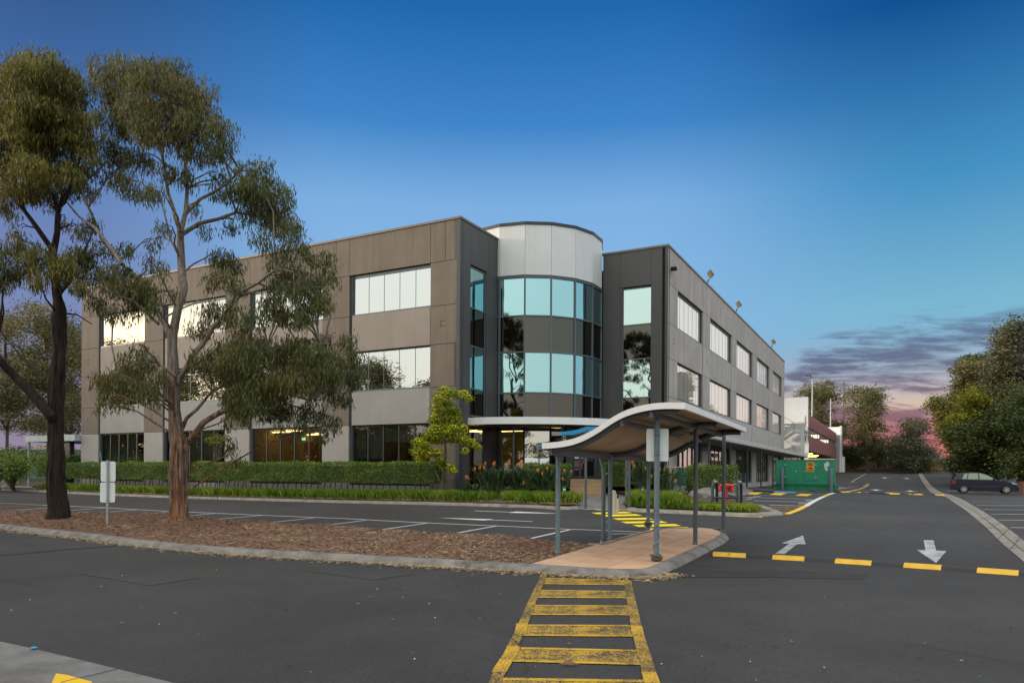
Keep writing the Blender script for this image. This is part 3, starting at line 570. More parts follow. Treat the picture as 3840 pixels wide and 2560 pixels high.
GL_L = mat_glass('mirror_glass', (0.70, 0.73, 0.725), mirror=0.96); GL_T = mat_glass('teal_glass', (0.40, 0.66, 0.70), mirror=0.93, dark=(0.01, 0.03, 0.035)); GL_F = mat_glass('mint_glass', (0.54, 0.72, 0.71), mirror=0.95)
GL_S = mat_glass('bronze_spandrel_glass', (0.115, 0.112, 0.10), mirror=0.9, dark=(0.02, 0.018, 0.016)); GL_R = mat_glass('side_glass', (0.82, 0.80, 0.78), mirror=0.72, dark=(0.88, 0.86, 0.84))
CLEAR = mat_clear('clear_glass'); CLEARD = mat_clear('clear_glass_entry', 0.22, (0.8, 0.8, 0.78))
Z = dict(roof=13.02, h3=11.11, s3=9.21, h2=7.45, s2=5.50, h1=3.87, base=0.5)
B_off = hit(2506, 916, Vector((0, 36.29)), Vector((1, 0))); Bw = at(2506, 916, 36.29); pB, qB = pq(Bw)
office = thing('office_building', Wp(0, 0, 0.9), 'three storey taupe and charcoal office building with mirrored windows and curved entrance tower', 'building')
def fL(k, d, z): return Wp(-k, d, z)                # left front: k to the left of corner A, d into the wall
def fR(k, d, z): return Wp(pB - d, qB + k, z)       # right side: k away from corner B
def kL(u, v=1400): return -hq(u, v, 0)[0]
def kR(u, v=1400): return hp(u, v, pB)[0] - qB
LB = [(kL(1612), kL(1309)), (kL(1209), kL(936)), (kL(844), kL(611)), (kL(541), kL(370))]
LEND = kL(305)
RB = [(kR(2541, 1300), kR(2636, 1400)), (kR(2663, 1300), kR(2743, 1400)), (kR(2763, 1300), kR(2822, 1400)), (kR(2839, 1300), kR(2885, 1400)), (kR(2899, 1300), kR(2931.5, 1400))]
REND = kR(2942, 1400)
g = 0.011
def facade(fn, bays, end, mats, npan, glz, sign, nm):
    """panels, window things, fins. mats = (dark panel, light panel, ground panel, glass, frame)"""
    w = MB(); b = MB(); fin = MB()
    def pan(k0, k1, z0, z1, mi, t=0.16):
        w.cur = mi; w.box(k0 + g, k1 - g, 0, t, z0 + g, z1 - g, fn)
    ks = [0.0]
    for k0, k1 in bays: ks += [k0, k1]
    ks.append(end)
    fw = 0.17
    zz = [Z['base'], Z['h1'], Z['s2'], Z['h2'], Z['s3'], Z['h3'] + 0.1, Z['roof']]
    for i in range(0, len(ks) - 1):
        k0, k1 = ks[i], ks[i + 1]
        if i % 2 == 0:                                # column zone
            for j in range(5):
                pan(k0, k1, zz[j], zz[j + 1], 2 if (j == 0 and i > 0) or (nm == 'side' and j in (0, 1, 3) and i > 0) else 0)
            km = (k0 + k1) / 2
            if k1 - k0 > 1.0 or nm == 'front': pan(k0, km, zz[5], zz[6], 0); pan(km, k1, zz[5], zz[6], 0)
            else: pan(k0, k1, zz[5], zz[6], 0)
            b.box(k0, k1, 0.13, 0.3, Z['base'], Z['roof'] - 0.05, fn)
            # pressed square mark
            zc_ = (Z['h2'] + Z['s3']) / 2 + 0.05
            for zc in (zc_, (Z['s2'] + Z['h1']) / 2 + 0.1):
                if i > 0 and zc == zc_ and nm == 'front': pass
                c = (k0 + k1) / 2 + 0.1; s = 0.13; w.cur = 3
                w.box(c + s - 0.02, c + s, -0.004, 0.02, zc - s, zc + s, fn); w.box(c - s, c + s, -0.004, 0.02, zc + s - 0.02, zc + s, fn); w.box(c - s, c + s, -0.004, 0.02, zc - s, zc - s + 0.02, fn)
        else:
            kf = k1 - fw
            pan(k0, k1, zz[5], zz[6], 0); pan(k0, kf, Z['h2'], Z['s3'], 1 if nm == 'front' else 0); pan(k0, kf, Z['h1'], Z['s2'], 4 if nm == 'front' else 1)
            b.box(k0, k1, 0.13, 0.3, Z['h3'] + 0.12, Z['roof'] - 0.05, fn); b.box(k0, k1, 0.17, 0.3, Z['h2'] + 0.02, Z['s3'] - 0.02, fn); b.box(k0, k1, 0.17, 0.3, Z['h1'] + 0.02, Z['s2'] - 0.02, fn)
            fin = MB(); fin.box(kf, k1, 0.09, 0.17, Z['base'], Z['h3'] + 0.1, fn); fin.build('fin', mats[4], office)
            pan(k0, k1, Z['base'], 0.98, 2, 0.2)
            for lev, (z0, z1) in enumerate(((Z['s3'], Z['h3']), (Z['s2'], Z['h2']), (1.0, Z['h1']))):
                m = MB(); gf = lev == 2; e = 0.05
                d0, d1 = 0.13, 0.19
                m.box(k0, kf, d0, d1, z1 - 0.06, z1 + (0.1 if not lev else 0), fn); m.box(k0, kf, d0 - 0.09, d1, z0, z0 + 0.07, fn)
                m.box(k0, k0 + e, d0, d1, z0 + 0.07, z1 - 0.06, fn); m.box(kf - e, kf, d0, d1, z0 + 0.07, z1 - 0.06, fn)
                n = npan
                for j in range(1, n):
                    kk = k0 + (kf - k0) * j / n; ww = 0.035 if gf else (0.014 if nm == 'front' else 0.004)
                    m.box(kk - ww, kk + ww, d0 if gf else 0.148, d1, z0 + 0.07, z1 - 0.06, fn)
                root = m.build('window', FRAMED if gf else mats[5], office)
                q = MB(); q.box(k0 + e, kf - e, 0.155, 0.165, z0 + 0.07, z1 - 0.06, fn)
                gm = CLEAR if gf else glz
                gl = q.build('glass', gm, None); gl.parent = root; me = gl.data
                me.transform(Matrix.Translation(-ORG[office.name])); gl.location = (0, 0, 0); ORG[gl.name] = ORG[office.name]
                if lev == 0 or not gf: pass
    w.build('wall', [mats[0], mats[1], mats[2], GAP, LOWS], office); b.build('wall_backing', GAP, office)
facade(fL, LB, LEND, (TAUPE, TAUPL, GFGREY, GL_L, CHARB, FRAME), 5, GL_L, 1, 'front')
facade(fR, RB, REND, (SIDE, SIDEL, SIDEL, GL_R, CHAR, FRAMED), 6, GL_R, 1, 'side')
# head reveals: dark shadow gap strips above windows come from the recess itself
# return wall at corner A, flank wall next to corner B
zt_rows = (11.11, 9.24, 7.48, 5.50, 4.25)
q_ret = hp(1868, 1300, 0.0)[0]; p_fl = hq(2268, 1300, qB)[0]
def winface(fn, L, w0, w1, joints, name):
    w = MB(); b = MB(); top = Z['roof']
    js = [0.0] + list(joints) + [L]
    for a, c in zip(js[:-1], js[1:]):
        if a < (w0 + w1) / 2 < c: continue
        w.box(a + g / 2, c - g / 2, 0, 0.16, Z['base'], top, fn)
    a = max([j for j in js if j < (w0 + w1) / 2]); c = min([j for j in js if j > (w0 + w1) / 2])
    w.box(a + g / 2, c - g / 2, 0, 0.16, 11.2, top, fn); w.box(a + g / 2, w0, 0, 0.16, Z['base'], 11.2 - g, fn); w.box(w1, c - g / 2, 0, 0.16, Z['base'], 11.2 - g, fn)
    b.box(0, L, 0.165, 0.3, 11.2, top - 0.02, fn); b.box(0, a + 0.02, 0.165, 0.3, Z['base'], 11.2, fn); b.box(c - 0.02, L, 0.165, 0.3, Z['base'], 11.2, fn)
    w.build('wall', CHAR, office); b.build('wall_backing', GAP, office)
    m = MB()
    for z in zt_rows: m.box(w0, w1, 0.06, 0.13, z - 0.03, z + 0.03, fn)
    m.box(w0, w0 + 0.05, 0.06, 0.13, 4.1, 11.2, fn); m.box(w1 - 0.05, w1, 0.06, 0.13, 4.1, 11.2, fn)
    root = m.build('window', FRAME, office)
    for i, mm in enumerate((None, GL_S, None, GL_S)):
        q = MB(); q.box(w0 + 0.05, w1 - 0.05, 0.09, 0.1, zt_rows[i + 1] + 0.03, zt_rows[i] - 0.03, fn)
        o = q.build('glass', mm or (GL_T if name == 'ret' else GL_F), None); o.data.transform(Matrix.Translation(-ORG[office.name])); o.location = (0, 0, 0); o.parent = root
    # ground floor glazing behind the same opening
    q = MB(); q.box(w0 + 0.03, w1 - 0.03, 0.09, 0.1, 1.3, 4.1, fn); o = q.build('glass', CLEARD, None); o.data.transform(Matrix.Translation(-ORG[office.name])); o.location = (0, 0, 0); o.parent = root
fRet = lambda k, d, z: Wp(-d, k, z); fFl = lambda k, d, z: Wp(pB - k, qB + d, z)
r0, r1 = hp(1763, 1300, 0)[0], hp(1823, 1300, 0)[0]
winface(fRet, q_ret + 0.12, r0, r1, (0.16, hp(1765, 1000, 0)[0], hp(1833, 1000, 0)[0]), 'ret')
w0, w1 = pB - hq(2443, 1200, qB)[0], pB - hq(2333, 1200, qB)[0]
winface(fFl, pB - p_fl + 0.12, w0, w1, (0.14, pB - hq(2443, 1000, qB)[0], pB - hq(2328, 1000, qB)[0]), 'flank')
# corner trim strips, coping and roof
m = MB(); t = 0.10; top = Z['roof']
def cap(p0, q0, p1, q1): m.box(p0, p1, q0, q1, top, top + 0.10, lambda x, y, z: Wp(x, y, z))
cap(-LEND, -0.04, 0.04, 0.30); cap(-0.26, 0.30, 0.04, q_ret + 0.2); cap(p_fl - 0.2, qB - 0.04, pB + 0.04, qB + 0.30); cap(pB - 0.26, qB + 0.30, pB + 0.04, qB + REND)
cap(-LEND - 0.04, 0.30, -LEND + 0.26, 18); cap(-LEND, 17.7, -6, 18)
m.build('parapet_cap', COPING, office)
m = MB(); fn = lambda x, y, z: Wp(x, y, z)
m.add([fn(-LEND + .2, .28, 12.4), fn(-.25, .28, 12.4), fn(-.25, qB + 1, 12.4), fn(pB - .28, qB + .28, 12.4), fn(pB - .28, qB + REND, 12.4), fn(-6, qB + REND, 12.4), fn(-LEND + .2, 17.9, 12.4)], [[0, 1, 2, 3, 4, 5, 6]])
m.build('roof', CONCG, office)
m = MB(); m.box(-LEND, -LEND + 0.16, 0.31, 18, 0.5, top, fn); m.build('wall', TAUPE, office)
m = MB(); m.box(-0.165, 0.006, -0.006, 0.15, 0.4, top - 0.01, fn); m.build('corner_trim', CHARB, office)
m = MB(); m.box(pB - 0.15, pB + 0.004, qB - 0.006, qB + 0.0, 0.4, top - 0.01, fn); m.build('corner_trim', CHARB, office)
# plinth
m = MB(); m.box(-LEND, 0.03, -0.03, 0.4, 0.1, 0.55, fn); m.box(-0.3, 0.03, 0.4, q_ret, 0.1, 0.98, fn); m.box(p_fl, pB + 0.03, qB - 0.03, qB + 0.4, 0.1, 0.98, fn); m.box(pB - 0.4, pB + 0.02, qB + 0.4, qB + REND, 0.1, 0.6, fn)
m.build('plinth', CONC, office)
# ---- entrance tower: faceted drum
TC = Vector((1.0, 38.9)); TR = 3.8
def tv(deg, r=TR): a = math.radians(deg); return Vector((TC.x + math.sin(a) * r, TC.y - math.cos(a) * r))
angs = [-46, -26, -6.5, 13, 33, 53, 73, 93, 113]
def drum(fnz, name, parent, degs, z0, z1, m_, r=TR, th=0.08, ins=0.0, gap=0.0):
    mm = MB()
    for a, b in zip(degs[:-1], degs[1:]):
        A, B = tv(a, r), tv(b, r); A2, B2 = tv(a, r - th), tv(b, r - th)
        if gap: A, B, A2, B2 = A.lerp(B, gap), B.lerp(A, gap), A2.lerp(B2, gap), B2.lerp(A2, gap)
        mm.hexa([(*A, z0), (*B, z0), (*B2, z0), (*A2, z0)], [(*A, z1), (*B, z1), (*B2, z1), (*A2, z1)])
    o = mm.build(name, m_, None if parent is None else parent); return o
drum(None, 'tower_cladding', office, angs, 11.2, 13.66, WHITEP, gap=0.006)
drum(None, 'tower_parapet', office, angs, 13.665, 13.80, FRAMED, TR + 0.04, 0.25)
drum(None, 'tower_backing', office, angs, 11.25, 13.64, GAP, TR - 0.085, 0.1)
m = MB(); m.add([(*tv(a, TR - .1), 13.5) for a in angs + [150, 200, 250, 290]], [list(range(len(angs) + 4))]); m.build('tower_roof', CONCG, office)
m = MB()
for i, a in enumerate(angs):
    A = tv(a, TR + 0.015); B = tv(a, TR - 0.1); 
    m.bar((*tv(a, TR - 0.03), 4.2), (*tv(a, TR - 0.03), 11.2), 0.085, 0.1, up=Vector((math.sin(math.radians(a)), -math.cos(math.radians(a)), 0)))
for z in zt_rows + (11.2,):
    for a, b in zip(angs[:-1], angs[1:]): m.bar((*tv(a, TR - 0.02), z), (*tv(b, TR - 0.02), z), 0.09, 0.065)
cw = m.build('window_wall', FRAME, office)
for i in range(4):
    for a, b in zip(angs[:-1], angs[1:]):
        q = MB(); A, B = tv(a, TR - 0.04), tv(b, TR - 0.04); z0, z1 = zt_rows[i + 1] + 0.03, zt_rows[i] - 0.03
        if i == 0: z1 = 11.17
        q.quad((*A, z0), (*B, z0), (*B, z1), (*A, z1)); o = q.build('glass', GL_S if i % 2 else GL_T, None); o.data.transform(Matrix.Translation(-ORG[office.name])); o.location = (0, 0, 0); o.parent = cw
# white curved canopy over the entrance
CR = 6.5
m = MB(); arc = [(-62 + i * 4) for i in range(38)]; pts = []
for a in arc:
    P = tv(a, CR); p, q = pq(P)
    if (p < 0 and q < 10) or q > qB - 0.0: continue
    pts.append(P)
p0 = None
# clip ends onto the walls
def wall_hit(fa):
    lo, hi = fa
    for _ in range(40):
        mid = (lo + hi) / 2; p, q = pq(tv(mid, CR))
        if (p < 0.0) if fa[0] < 0 else (q < qB): lo = mid
        else: hi = mid
    return tv((lo + hi) / 2, CR)
P0 = wall_hit((-62, 0)); P1 = wall_hit((20, 90)); rim = [P0] + pts + [P1]
inner = [W2(pB - 1.5, qB - 0.01), W2(p_fl - 0.1, qB - 0.01), W2(0.8, q_ret + 0.5), W2(0.01, q_ret - 0.2)]
zt, zb = 4.12, 3.80
m.add([(*p, zb) for p in rim] + [(*p, zt) for p in rim], [[i, i + 1, len(rim) + i + 1, len(rim) + i] for i in range(len(rim) - 1)])
rim2 = [p + (TC - p).normalized() * 0.05 for p in rim]
m.add([(*p, zb) for p in rim] + [(*p, zb) for p in rim2], [[i, i + 1, len(rim) + i + 1, len(rim) + i] for i in range(len(rim) - 1)])
canopy = m.build('canopy', WHITEF, office)
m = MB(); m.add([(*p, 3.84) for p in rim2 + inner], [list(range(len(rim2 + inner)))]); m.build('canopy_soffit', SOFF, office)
m = MB(); m.add([(*p, 4.10) for p in rim2 + inner], [list(range(len(rim2 + inner)))]); m.build('canopy_roof', CONCG, office)
for u in (1926, 2108, 2176):
    r = ray(u, 1600); 
    # meet circle of radius 6.1
    for Y in np.arange(31, 40, 0.02):
        if (Vector((r.x * Y, Y)) - TC).length < 6.1: break
    m = MB(); m.tube([(r.x * Y, Y, 1.0), (r.x * Y, Y, 3.84)], 0.05, 10); m.build('canopy_post', CHARB, office)
# ground floor of the tower: mullions, glass, interior
m = MB()
for a in angs[:8]: m.bar((*tv(a, TR), 1.2), (*tv(a, TR), 3.84), 0.09, 0.12, up=Vector((math.sin(math.radians(a)), -math.cos(math.radians(a)), 0)))
for a, b in zip(angs[:7], angs[1:8]): m.bar((*tv(a, TR), 1.3), (*tv(b, TR), 1.3), 0.1, 0.12); m.bar((*tv(a, TR), 3.72), (*tv(b, TR), 3.72), 0.1, 0.14)
gw = m.build('window_wall', FRAMED, office)
for a, b in zip(angs[:7], angs[1:8]):
    if a in (33,): continue
    q = MB(); A, B = tv(a, TR - 0.02), tv(b, TR - 0.02); q.quad((*A, 1.3), (*B, 1.3), (*B, 3.7), (*A, 3.7))
    o = q.build('glass', mat_glass('mirror_glass_low', (0.62, 0.66, 0.64), mirror=0.85, dark=(0.05, 0.05, 0.04)) if a == -6.5 else CLEARD, None); o.data.transform(Matrix.Translation(-ORG[office.name])); o.location = (0, 0, 0); o.parent = gw
# entrance door, facing the steps
dA = at(2150, 1800, 34.2); dB = at(2226, 1800, 35.6); dA.z = dB.z = 0; dd = (dB - dA).normalized(); Lw = (dB - dA).length; dn = Vector((dd.y, -dd.x, 0))
fD = lambda k, d, z: dA + dd * k - dn * d + Vector((0, 0, z))
ZD = 1.34
m = MB()
for k in (0, Lw * 0.5, Lw): m.box(k - 0.05, k + 0.05, -0.03, 0.06, ZD, 3.5, fD)
m.box(0.05, Lw - 0.05, -0.02, 0.05, ZD, ZD + 0.14, fD); m.box(0.05, Lw - 0.05, -0.02, 0.05, ZD + 0.85, ZD + 0.97, fD); m.box(0.05, Lw - 0.05, -0.02, 0.05, 3.4, 3.5, fD)
m.box(-0.6, -0.06, -0.02, 0.05, ZD, 3.8, fD); m.box(Lw + 0.06, Lw + 2.2, -0.0, 0.08, 1.0, 3.8, fD)
dr = m.build('door', FRAMED, office)
q = MB(); q.box(0.05, Lw - 0.05, 0.0, 0.02, ZD + 0.97, 3.4, fD); o = q.build('glass', mat_glass('door_glass', (0.42, 0.60, 0.72), mirror=0.75, dark=(0.02, 0.02, 0.02)), None); o.data.transform(Matrix.Translation(-ORG[office.name])); o.parent = dr; o.location = (0, 0, 0)
q = MB(); q.box(0.05, Lw - 0.05, 0.0, 0.02, ZD + 0.14, ZD + 0.85, fD); o = q.build('glass', mat_glass('door_glass_low', (0.10, 0.09, 0.08), mirror=0.8, dark=(0.02, 0.015, 0.012)), None); o.data.transform(Matrix.Translation(-ORG[office.name])); o.parent = dr; o.location = (0, 0, 0)
q = MB()
for k in (Lw * 0.5 - 0.12, Lw * 0.5 + 0.12): q.box(k - 0.015, k + 0.015, -0.08, -0.05, ZD + 0.75, ZD + 1.35, fD)
o = q.build('door_handle', SILLM, None); o.data.transform(Matrix.Translation(-ORG[office.name])); o.parent = dr; o.location = (0, 0, 0)
# warning notice and small plates beside the door
m = MB(); m.box(-0.98, -0.70, -0.05, -0.04, 2.98, 3.42, fD); pl = m.build('notice', mat('notice_white', (0.75, 0.74, 0.68), 0.5, var=0), office)
q = MB(); q.box(-0.98, -0.70, -0.056, -0.051, 2.98, 3.12, fD); o = q.build('notice_band', mat('notice_yellow', (0.75, 0.5, 0.03), 0.5, var=0), None); o.data.transform(Matrix.Translation(-ORG[office.name])); o.parent = pl; o.location = (0, 0, 0)
q = MB(); q.prism([(-0.93, 3.22), (-0.80, 3.29), (-0.76, 3.36), (-0.72, 3.34), (-0.78, 3.25), (-0.85, 3.19)], lambda a, b, t: fD(a, t, b), -0.058, -0.052); o = q.build('notice_symbol', GAP, None); o.data.transform(Matrix.Translation(-ORG[office.name])); o.parent = pl; o.location = (0, 0, 0)
for z, s in ((2.78, 0.11), (1.62, 0.13)): q = MB(); q.box(-0.42, -0.42 + s * 1.8, -0.05, -0.04, z, z + s, fD); q.build('wall_plate', bpy.data.materials['notice_white'], office)
# steps
SAND = mat('sandstone_step', (0.36, 0.26, 0.155), 0.9, var=0.12, scale=3, bump=0.4, col2=(0.27, 0.20, 0.125), c2scale=1.5)
sA = at(2137, 1869, 30.0); sB = at(2262, 1869, 30.0); sA.z = sB.z = 0; sd_ = (sB - sA).normalized(); sL = (sB - sA).length; sn = Vector((-sd_.y, sd_.x, 0))
sn = Vector((0.10, 1, 0))
z0s = T(sA.x, sA.y) + 0.0; steps = thing('entrance_steps', (sA.x, sA.y, z0s), 'sandstone coloured steps rising to the glass entrance door', 'steps')
rise = (ZD - z0s) / 4
fS = lambda k, d, z: sA + sd_ * k + sn * d + Vector((0, 0, z))
for i in range(4):
    m = MB(); m.box(0, sL, i * 0.34, (i + 1) * 0.34 + (4.0 if i == 3 else 0.02), z0s - 0.1, z0s + rise * (i + 1) - 0.004, fS); m.build('step', SAND, steps, bevel=0.012)
# ---- interiors of ground floor, seen through the glass
INT = mat('interior_wall', (0.32, 0.25, 0.15), 0.8, var=0.15); INTF = mat('interior_floor', (0.08, 0.06, 0.05), 0.8); INTC = mat('interior_ceiling', (0.35, 0.33, 0.28), 0.8); WOOD = mat('interior_wood', (0.22, 0.095, 0.035), 0.6, var=0.15, streak=0.2)
LAMP = mat('lamp_strip', (1, 1, 1), emit=(1.0, 0.62, 0.22), estr=9.0, var=0); BLIND = mat('roller_blind', (0.095, 0.10, 0.075), 0.9, var=0.1)
m = MB(); m.box(-LEND, -0.3, 0.4, 9.0, 0.7, 0.8, fn); m.build('floor', INTF, office)
m = MB(); m.box(-LEND, -0.3, 0.4, 9.0, 3.95, 4.02, fn); m.build('ceiling', INTC, office)
m = MB(); m.box(-LEND, -0.3, 8.9, 9.0, 0.8, 3.95, fn)
for k in (7.4, 14.4, 21.8): m.box(-k - 0.1, -k, 0.4, 8.9, 0.8, 3.95, fn)
m.build('inner_wall', INT, office)
for k, d in ((2.0, 3.0), (3.4, 2.0), (10.4, 3.6), (11.8, 3.6), (17.0, 2.5)): m = MB(); m.box(-k - 1.0, -k, d, d + 0.08, 0.8, 3.3, fn); m.build('partition', WOOD, office)
for k, d in ((9.2, 3.0), (9.2, 5.5), (11.5, 2.0), (11.5, 4.5), (11.0, 7.0), (13.0, 2.6), (13.2, 5.5), (4.2, 5.0)): m = MB(); m.box(-k - 1.3, -k, d, d + 0.14, 3.82, 3.88, fn); m.build('ceiling_lamp', LAMP, office)
m = MB(); m.box(-12.0, -11.75, 2.6, 2.63, 3.35, 3.5, fn); m.build('exit_light', mat('exit_green', (0.1, 0.8, 0.4), emit=(0.3, 1.0, 0.6), estr=1.6, var=0), office)
for k0, k1, zb_ in ((1.75, 2.7, 3.0), (2.7, 3.6, 3.0), (3.62, 4.5, 3.05), (4.55, 5.45, 2.25), (5.5, 6.4, 2.25), (15.7, 20.4, 1.4), (22.9, 27.2, 1.2)):
    m = MB(); m.box(-k1 + 0.03, -k0 - 0.03, 0.30, 0.31, zb_, 3.86, fn); m.build('roller_blind', BLIND, office)
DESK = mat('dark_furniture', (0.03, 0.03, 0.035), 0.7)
for k, d in ((8.8, 1.6), (10.2, 1.8), (11.6, 1.7), (12.9, 2.0)):
    m = MB(); m.box(-k - 1.1, -k, d, d + 0.6, 1.45, 1.5, fn); m.box(-k - 0.7, -k - 0.3, d + 0.2, d + 0.25, 1.5, 1.85, fn); m.box(-k - 0.75, -k - 0.25, d - 0.5, d - 0.42, 1.35, 1.85, fn); m.build('desk', DESK, office)
# lobby
m = MB(); m.box(-0.1, 6.9, 11.2, 11.3, 1.2, 3.9, fn); m.box(-5.0, -4.9, 2.0, 11.2, 1.2, 3.9, fn); m.build('inner_wall', INT, office)
m = MB(); m.box(-4.9, 6.9, q_ret + 0.2, 11.2, 1.1, 1.2, fn); m.build('floor', INTF, office)
m = MB(); m.add([(*tv(a, 3.7), 3.86) for a in range(-60, 300, 20)], [list(range(18))]); m.build('ceiling', INTC, office)
m = MB(); m.box(1.0, 1.1, 7.0, 11.2, 1.2, 3.9, fn); m.box(3.0, 3.8, 8.4, 8.5, 1.2, 3.6, fn); m.build('partition', WOOD, office)
for bx in ((-0.9, 0.6, 5.6, 5.7, 3.76, 3.82), (-0.3, 0.9, 7.4, 7.5, 3.76, 3.82), (1.4, 2.6, 5.2, 5.3, 3.76, 3.82), (-1.8, -0.5, 2.4, 2.48, 3.6, 3.66), (-1.8, -0.5, 3.0, 3.08, 3.6, 3.66)): m = MB(); m.box(*bx, fn); m.build('ceiling_lamp', LAMP, office)
YCH = mat('yellow_chair', (0.5, 0.33, 0.05), 0.6)
for k, d in ((-1.2, 2.2), (-0.7, 2.9), (0.3, 5.0), (0.9, 5.4)): m = MB(); m.box(k, k + 0.45, d, d + 0.05, 1.65, 2.1, fn); m.box(k, k + 0.45, d, d + 0.45, 1.6, 1.65, fn); m.build('chair', YCH, office)
# ---- carport beam at the far left end
m = MB(); e0 = -LEND; m.box(e0 - 5.5, e0, -0.4, 3.2, 3.45, 3.85, fn); cp = m.build('carport_roof', mat('pale_blue_steel', (0.38, 0.45, 0.48), 0.5), office)
m = MB(); m.box(e0 - 1.35, e0 - 0.85, -0.2, 0.1, 0.4, 3.45, fn); m.build('carport_column', FRAMED, office)
# ---- colonnade awning along the right side
AW = 2.3; zc0 = None
pA = pB + AW
_, zA = hp(2646, 1640, pA); _, zB_ = hp(2948, 1702, pA)
zA = 3.75
k0a = hp(2640, 1640, pA)[0]; k1a = REND + qB + 5
# the awning plane is set so that its edge meets the photographed line
best = min(np.arange(0.8, 4.5, 0.05), key=lambda a: abs(hp(2646, 1634, pB + a)[1] - hp(2948, 1704, pB + a)[1])); AW = 2.0; pA = pB + AW
zA = hp(2800, 1668, pA)[1]
q0, q1 = qB + 0.6, hp(3028, 1720, pA)[0]
m = MB(); m.box(pB + 0.02, pA, q0, q1, zA - 0.05, zA, fn); m.build('awning_soffit', mat('awning_soffit', (0.13, 0.135, 0.14), 0.6), office)
m = MB()
for i, (z_, d) in enumerate(((0.00, 0.0), (0.09, -0.10), (0.18, -0.2), (0.27, -0.3))): m.box(pA - 0.10 + d, pA + d + 0.02, q0, q1, zA + z_, zA + z_ + 0.055, fn)
m.build('awning_edge', mat('awning_white', (0.55, 0.53, 0.51), 0.5, var=0.1), office)
m = MB(); m.box(pB + 0.02, pA - 0.32, q0 + 0.02, q1 - 0.02, zA + 0.01, zA + 0.24, fn); m.build('awning_roof', FRAMED, office)
for u in (2659, 2737, 2801, 2854, 2899, 2936, 2966, 2992):
    q_, _ = hp(u, 1750, pA - 0.12); P = Wp(pA - 0.12, q_, 0)
    m = MB(); m.tube([(P.x, P.y, T(P.x, P.y)), (P.x, P.y, zA - 0.05)], 0.05, 8); m.build('awning_post', FRAMED, office)
WLM = mat('wall_light', (0.25, 0.25, 0.24), 0.5)
for u in (2679, 2770, 2850, 2905): q_ = hp(u, 1720, pB)[0]; m = MB(); m.box(pB, pB + 0.2, q_ - 0.9, q_, zA - 0.75, zA - 0.5, fn); m.build('wall_light', WLM, office)
# louvre vent, meters
m = MB()
for i in range(6): m.box(pB, pB + 0.05, qB + 6.6, qB + 8.4, 3.0 + i * 0.09, 3.05 + i * 0.09, fn)
m.build('vent', CHAR, office)
for i in range(3): m = MB(); m.box(pB, pB + 0.03, qB + 6.7 + i * 0.6, qB + 6.95 + i * 0.6, 2.15, 2.3, fn); m.build('wall_plate', bpy.data.materials['notice_white'], office)
m = MB(); m.box(pB - 0.02, pB + 0.05, qB + 0.5, qB + 0.75, 11.98, 12.1, fn); m.box(pB + 0.05, pB + 0.3, qB + 0.35, qB + 0.6, 11.9, 12.05, fn); m.build('security_camera', GAP, office)
# right side ground floor interior
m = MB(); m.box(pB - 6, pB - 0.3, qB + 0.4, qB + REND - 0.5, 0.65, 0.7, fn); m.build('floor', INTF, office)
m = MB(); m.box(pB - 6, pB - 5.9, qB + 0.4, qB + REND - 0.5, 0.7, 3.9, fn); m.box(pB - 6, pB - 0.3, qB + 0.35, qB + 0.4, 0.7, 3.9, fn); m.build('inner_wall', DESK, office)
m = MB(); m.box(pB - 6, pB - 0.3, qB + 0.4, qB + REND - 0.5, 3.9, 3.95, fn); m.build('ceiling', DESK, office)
m = MB(); m.box(-LEND + .2, pB - .3, 18, 18.2, .3, 13.0, fn); m.box(-LEND + .2, -.3, 9.05, 17.9, 4.05, 4.1, fn); m.build('wall', TAUPE, office)
# roof floodlights
for u, v in ((2655, 1045), (2762, 1158), (2894, 1292)):
    q_, z_ = hp(u, v + 12, pB); P = Wp(pB - 0.1, q_, 0)
    t_ = thing('roof_floodlight', (P.x, P.y, 13.12), {2655: 'square floodlight on the parapet nearest the corner', 2762: 'middle floodlight of the row on the roof edge', 2894: 'floodlight on the parapet farthest along the side wall'}[u], 'floodlight', 'floodlights along the roof edge')
    m = MB(); m.tube([(P.x, P.y, 13.12), (P.x + .15, P.y - .05, 13.42)], 0.04, 6); m.build('bracket', CHAR, t_)
    Rm = Matrix.Rotation(math.radians(-35), 4, 'Y'); c0 = Vector((P.x + 0.25, P.y - 0.1, 13.72))
    f2 = lambda x, y, z: c0 + Rm @ Vector((x, y, z)); m = MB()
    m.hexa([f2(-.16, -.22, -.2), f2(.0, -.22, -.2), f2(.0, .22, -.2), f2(-.16, .22, -.2)], [f2(-.12, -.18, .2), f2(.05, -.22, .24), f2(.05, .22, .24), f2(-.12, .18, .2)])
    m.build('housing', mat('flood_housing', (0.20, 0.17, 0.11), 0.6), t_)
    m = MB(); m.box(.055, .07, -.2, .2, -.18, .22, f2); m.build('lens', mat('flood_lens', (0.3, 0.28, 0.24), 0.2), t_)
# ------------------------------------------------------------------ wave roofed shelter
STEEL = mat('blue_grey_steel', (0.135, 0.19, 0.225), 0.5, var=0.10, scale=3, col2=(0.10, 0.14, 0.165), c2scale=4); STEELD = mat('dark_steel', (0.075, 0.095, 0.11), 0.5, var=0.08)
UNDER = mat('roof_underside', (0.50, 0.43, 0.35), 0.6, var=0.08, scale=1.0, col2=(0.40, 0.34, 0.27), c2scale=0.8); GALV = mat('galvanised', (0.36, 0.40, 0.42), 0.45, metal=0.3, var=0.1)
SIGNB = mat('sign_back', (0.74, 0.80, 0.80), 0.5, var=0.05, scale=1.5)
dp = d1; dl = d2                                       # along the path, and to its left
PR = [G2(2461, 2127), G2(2607, 2059), G2(2712.5, 2009)]; PLf = [G2(2091, 2097), G2(2287, 2040), G2(2430.6, 1993)]
F0 = PR[0] - dl * 0.5 - dp * 0.35
prof = []
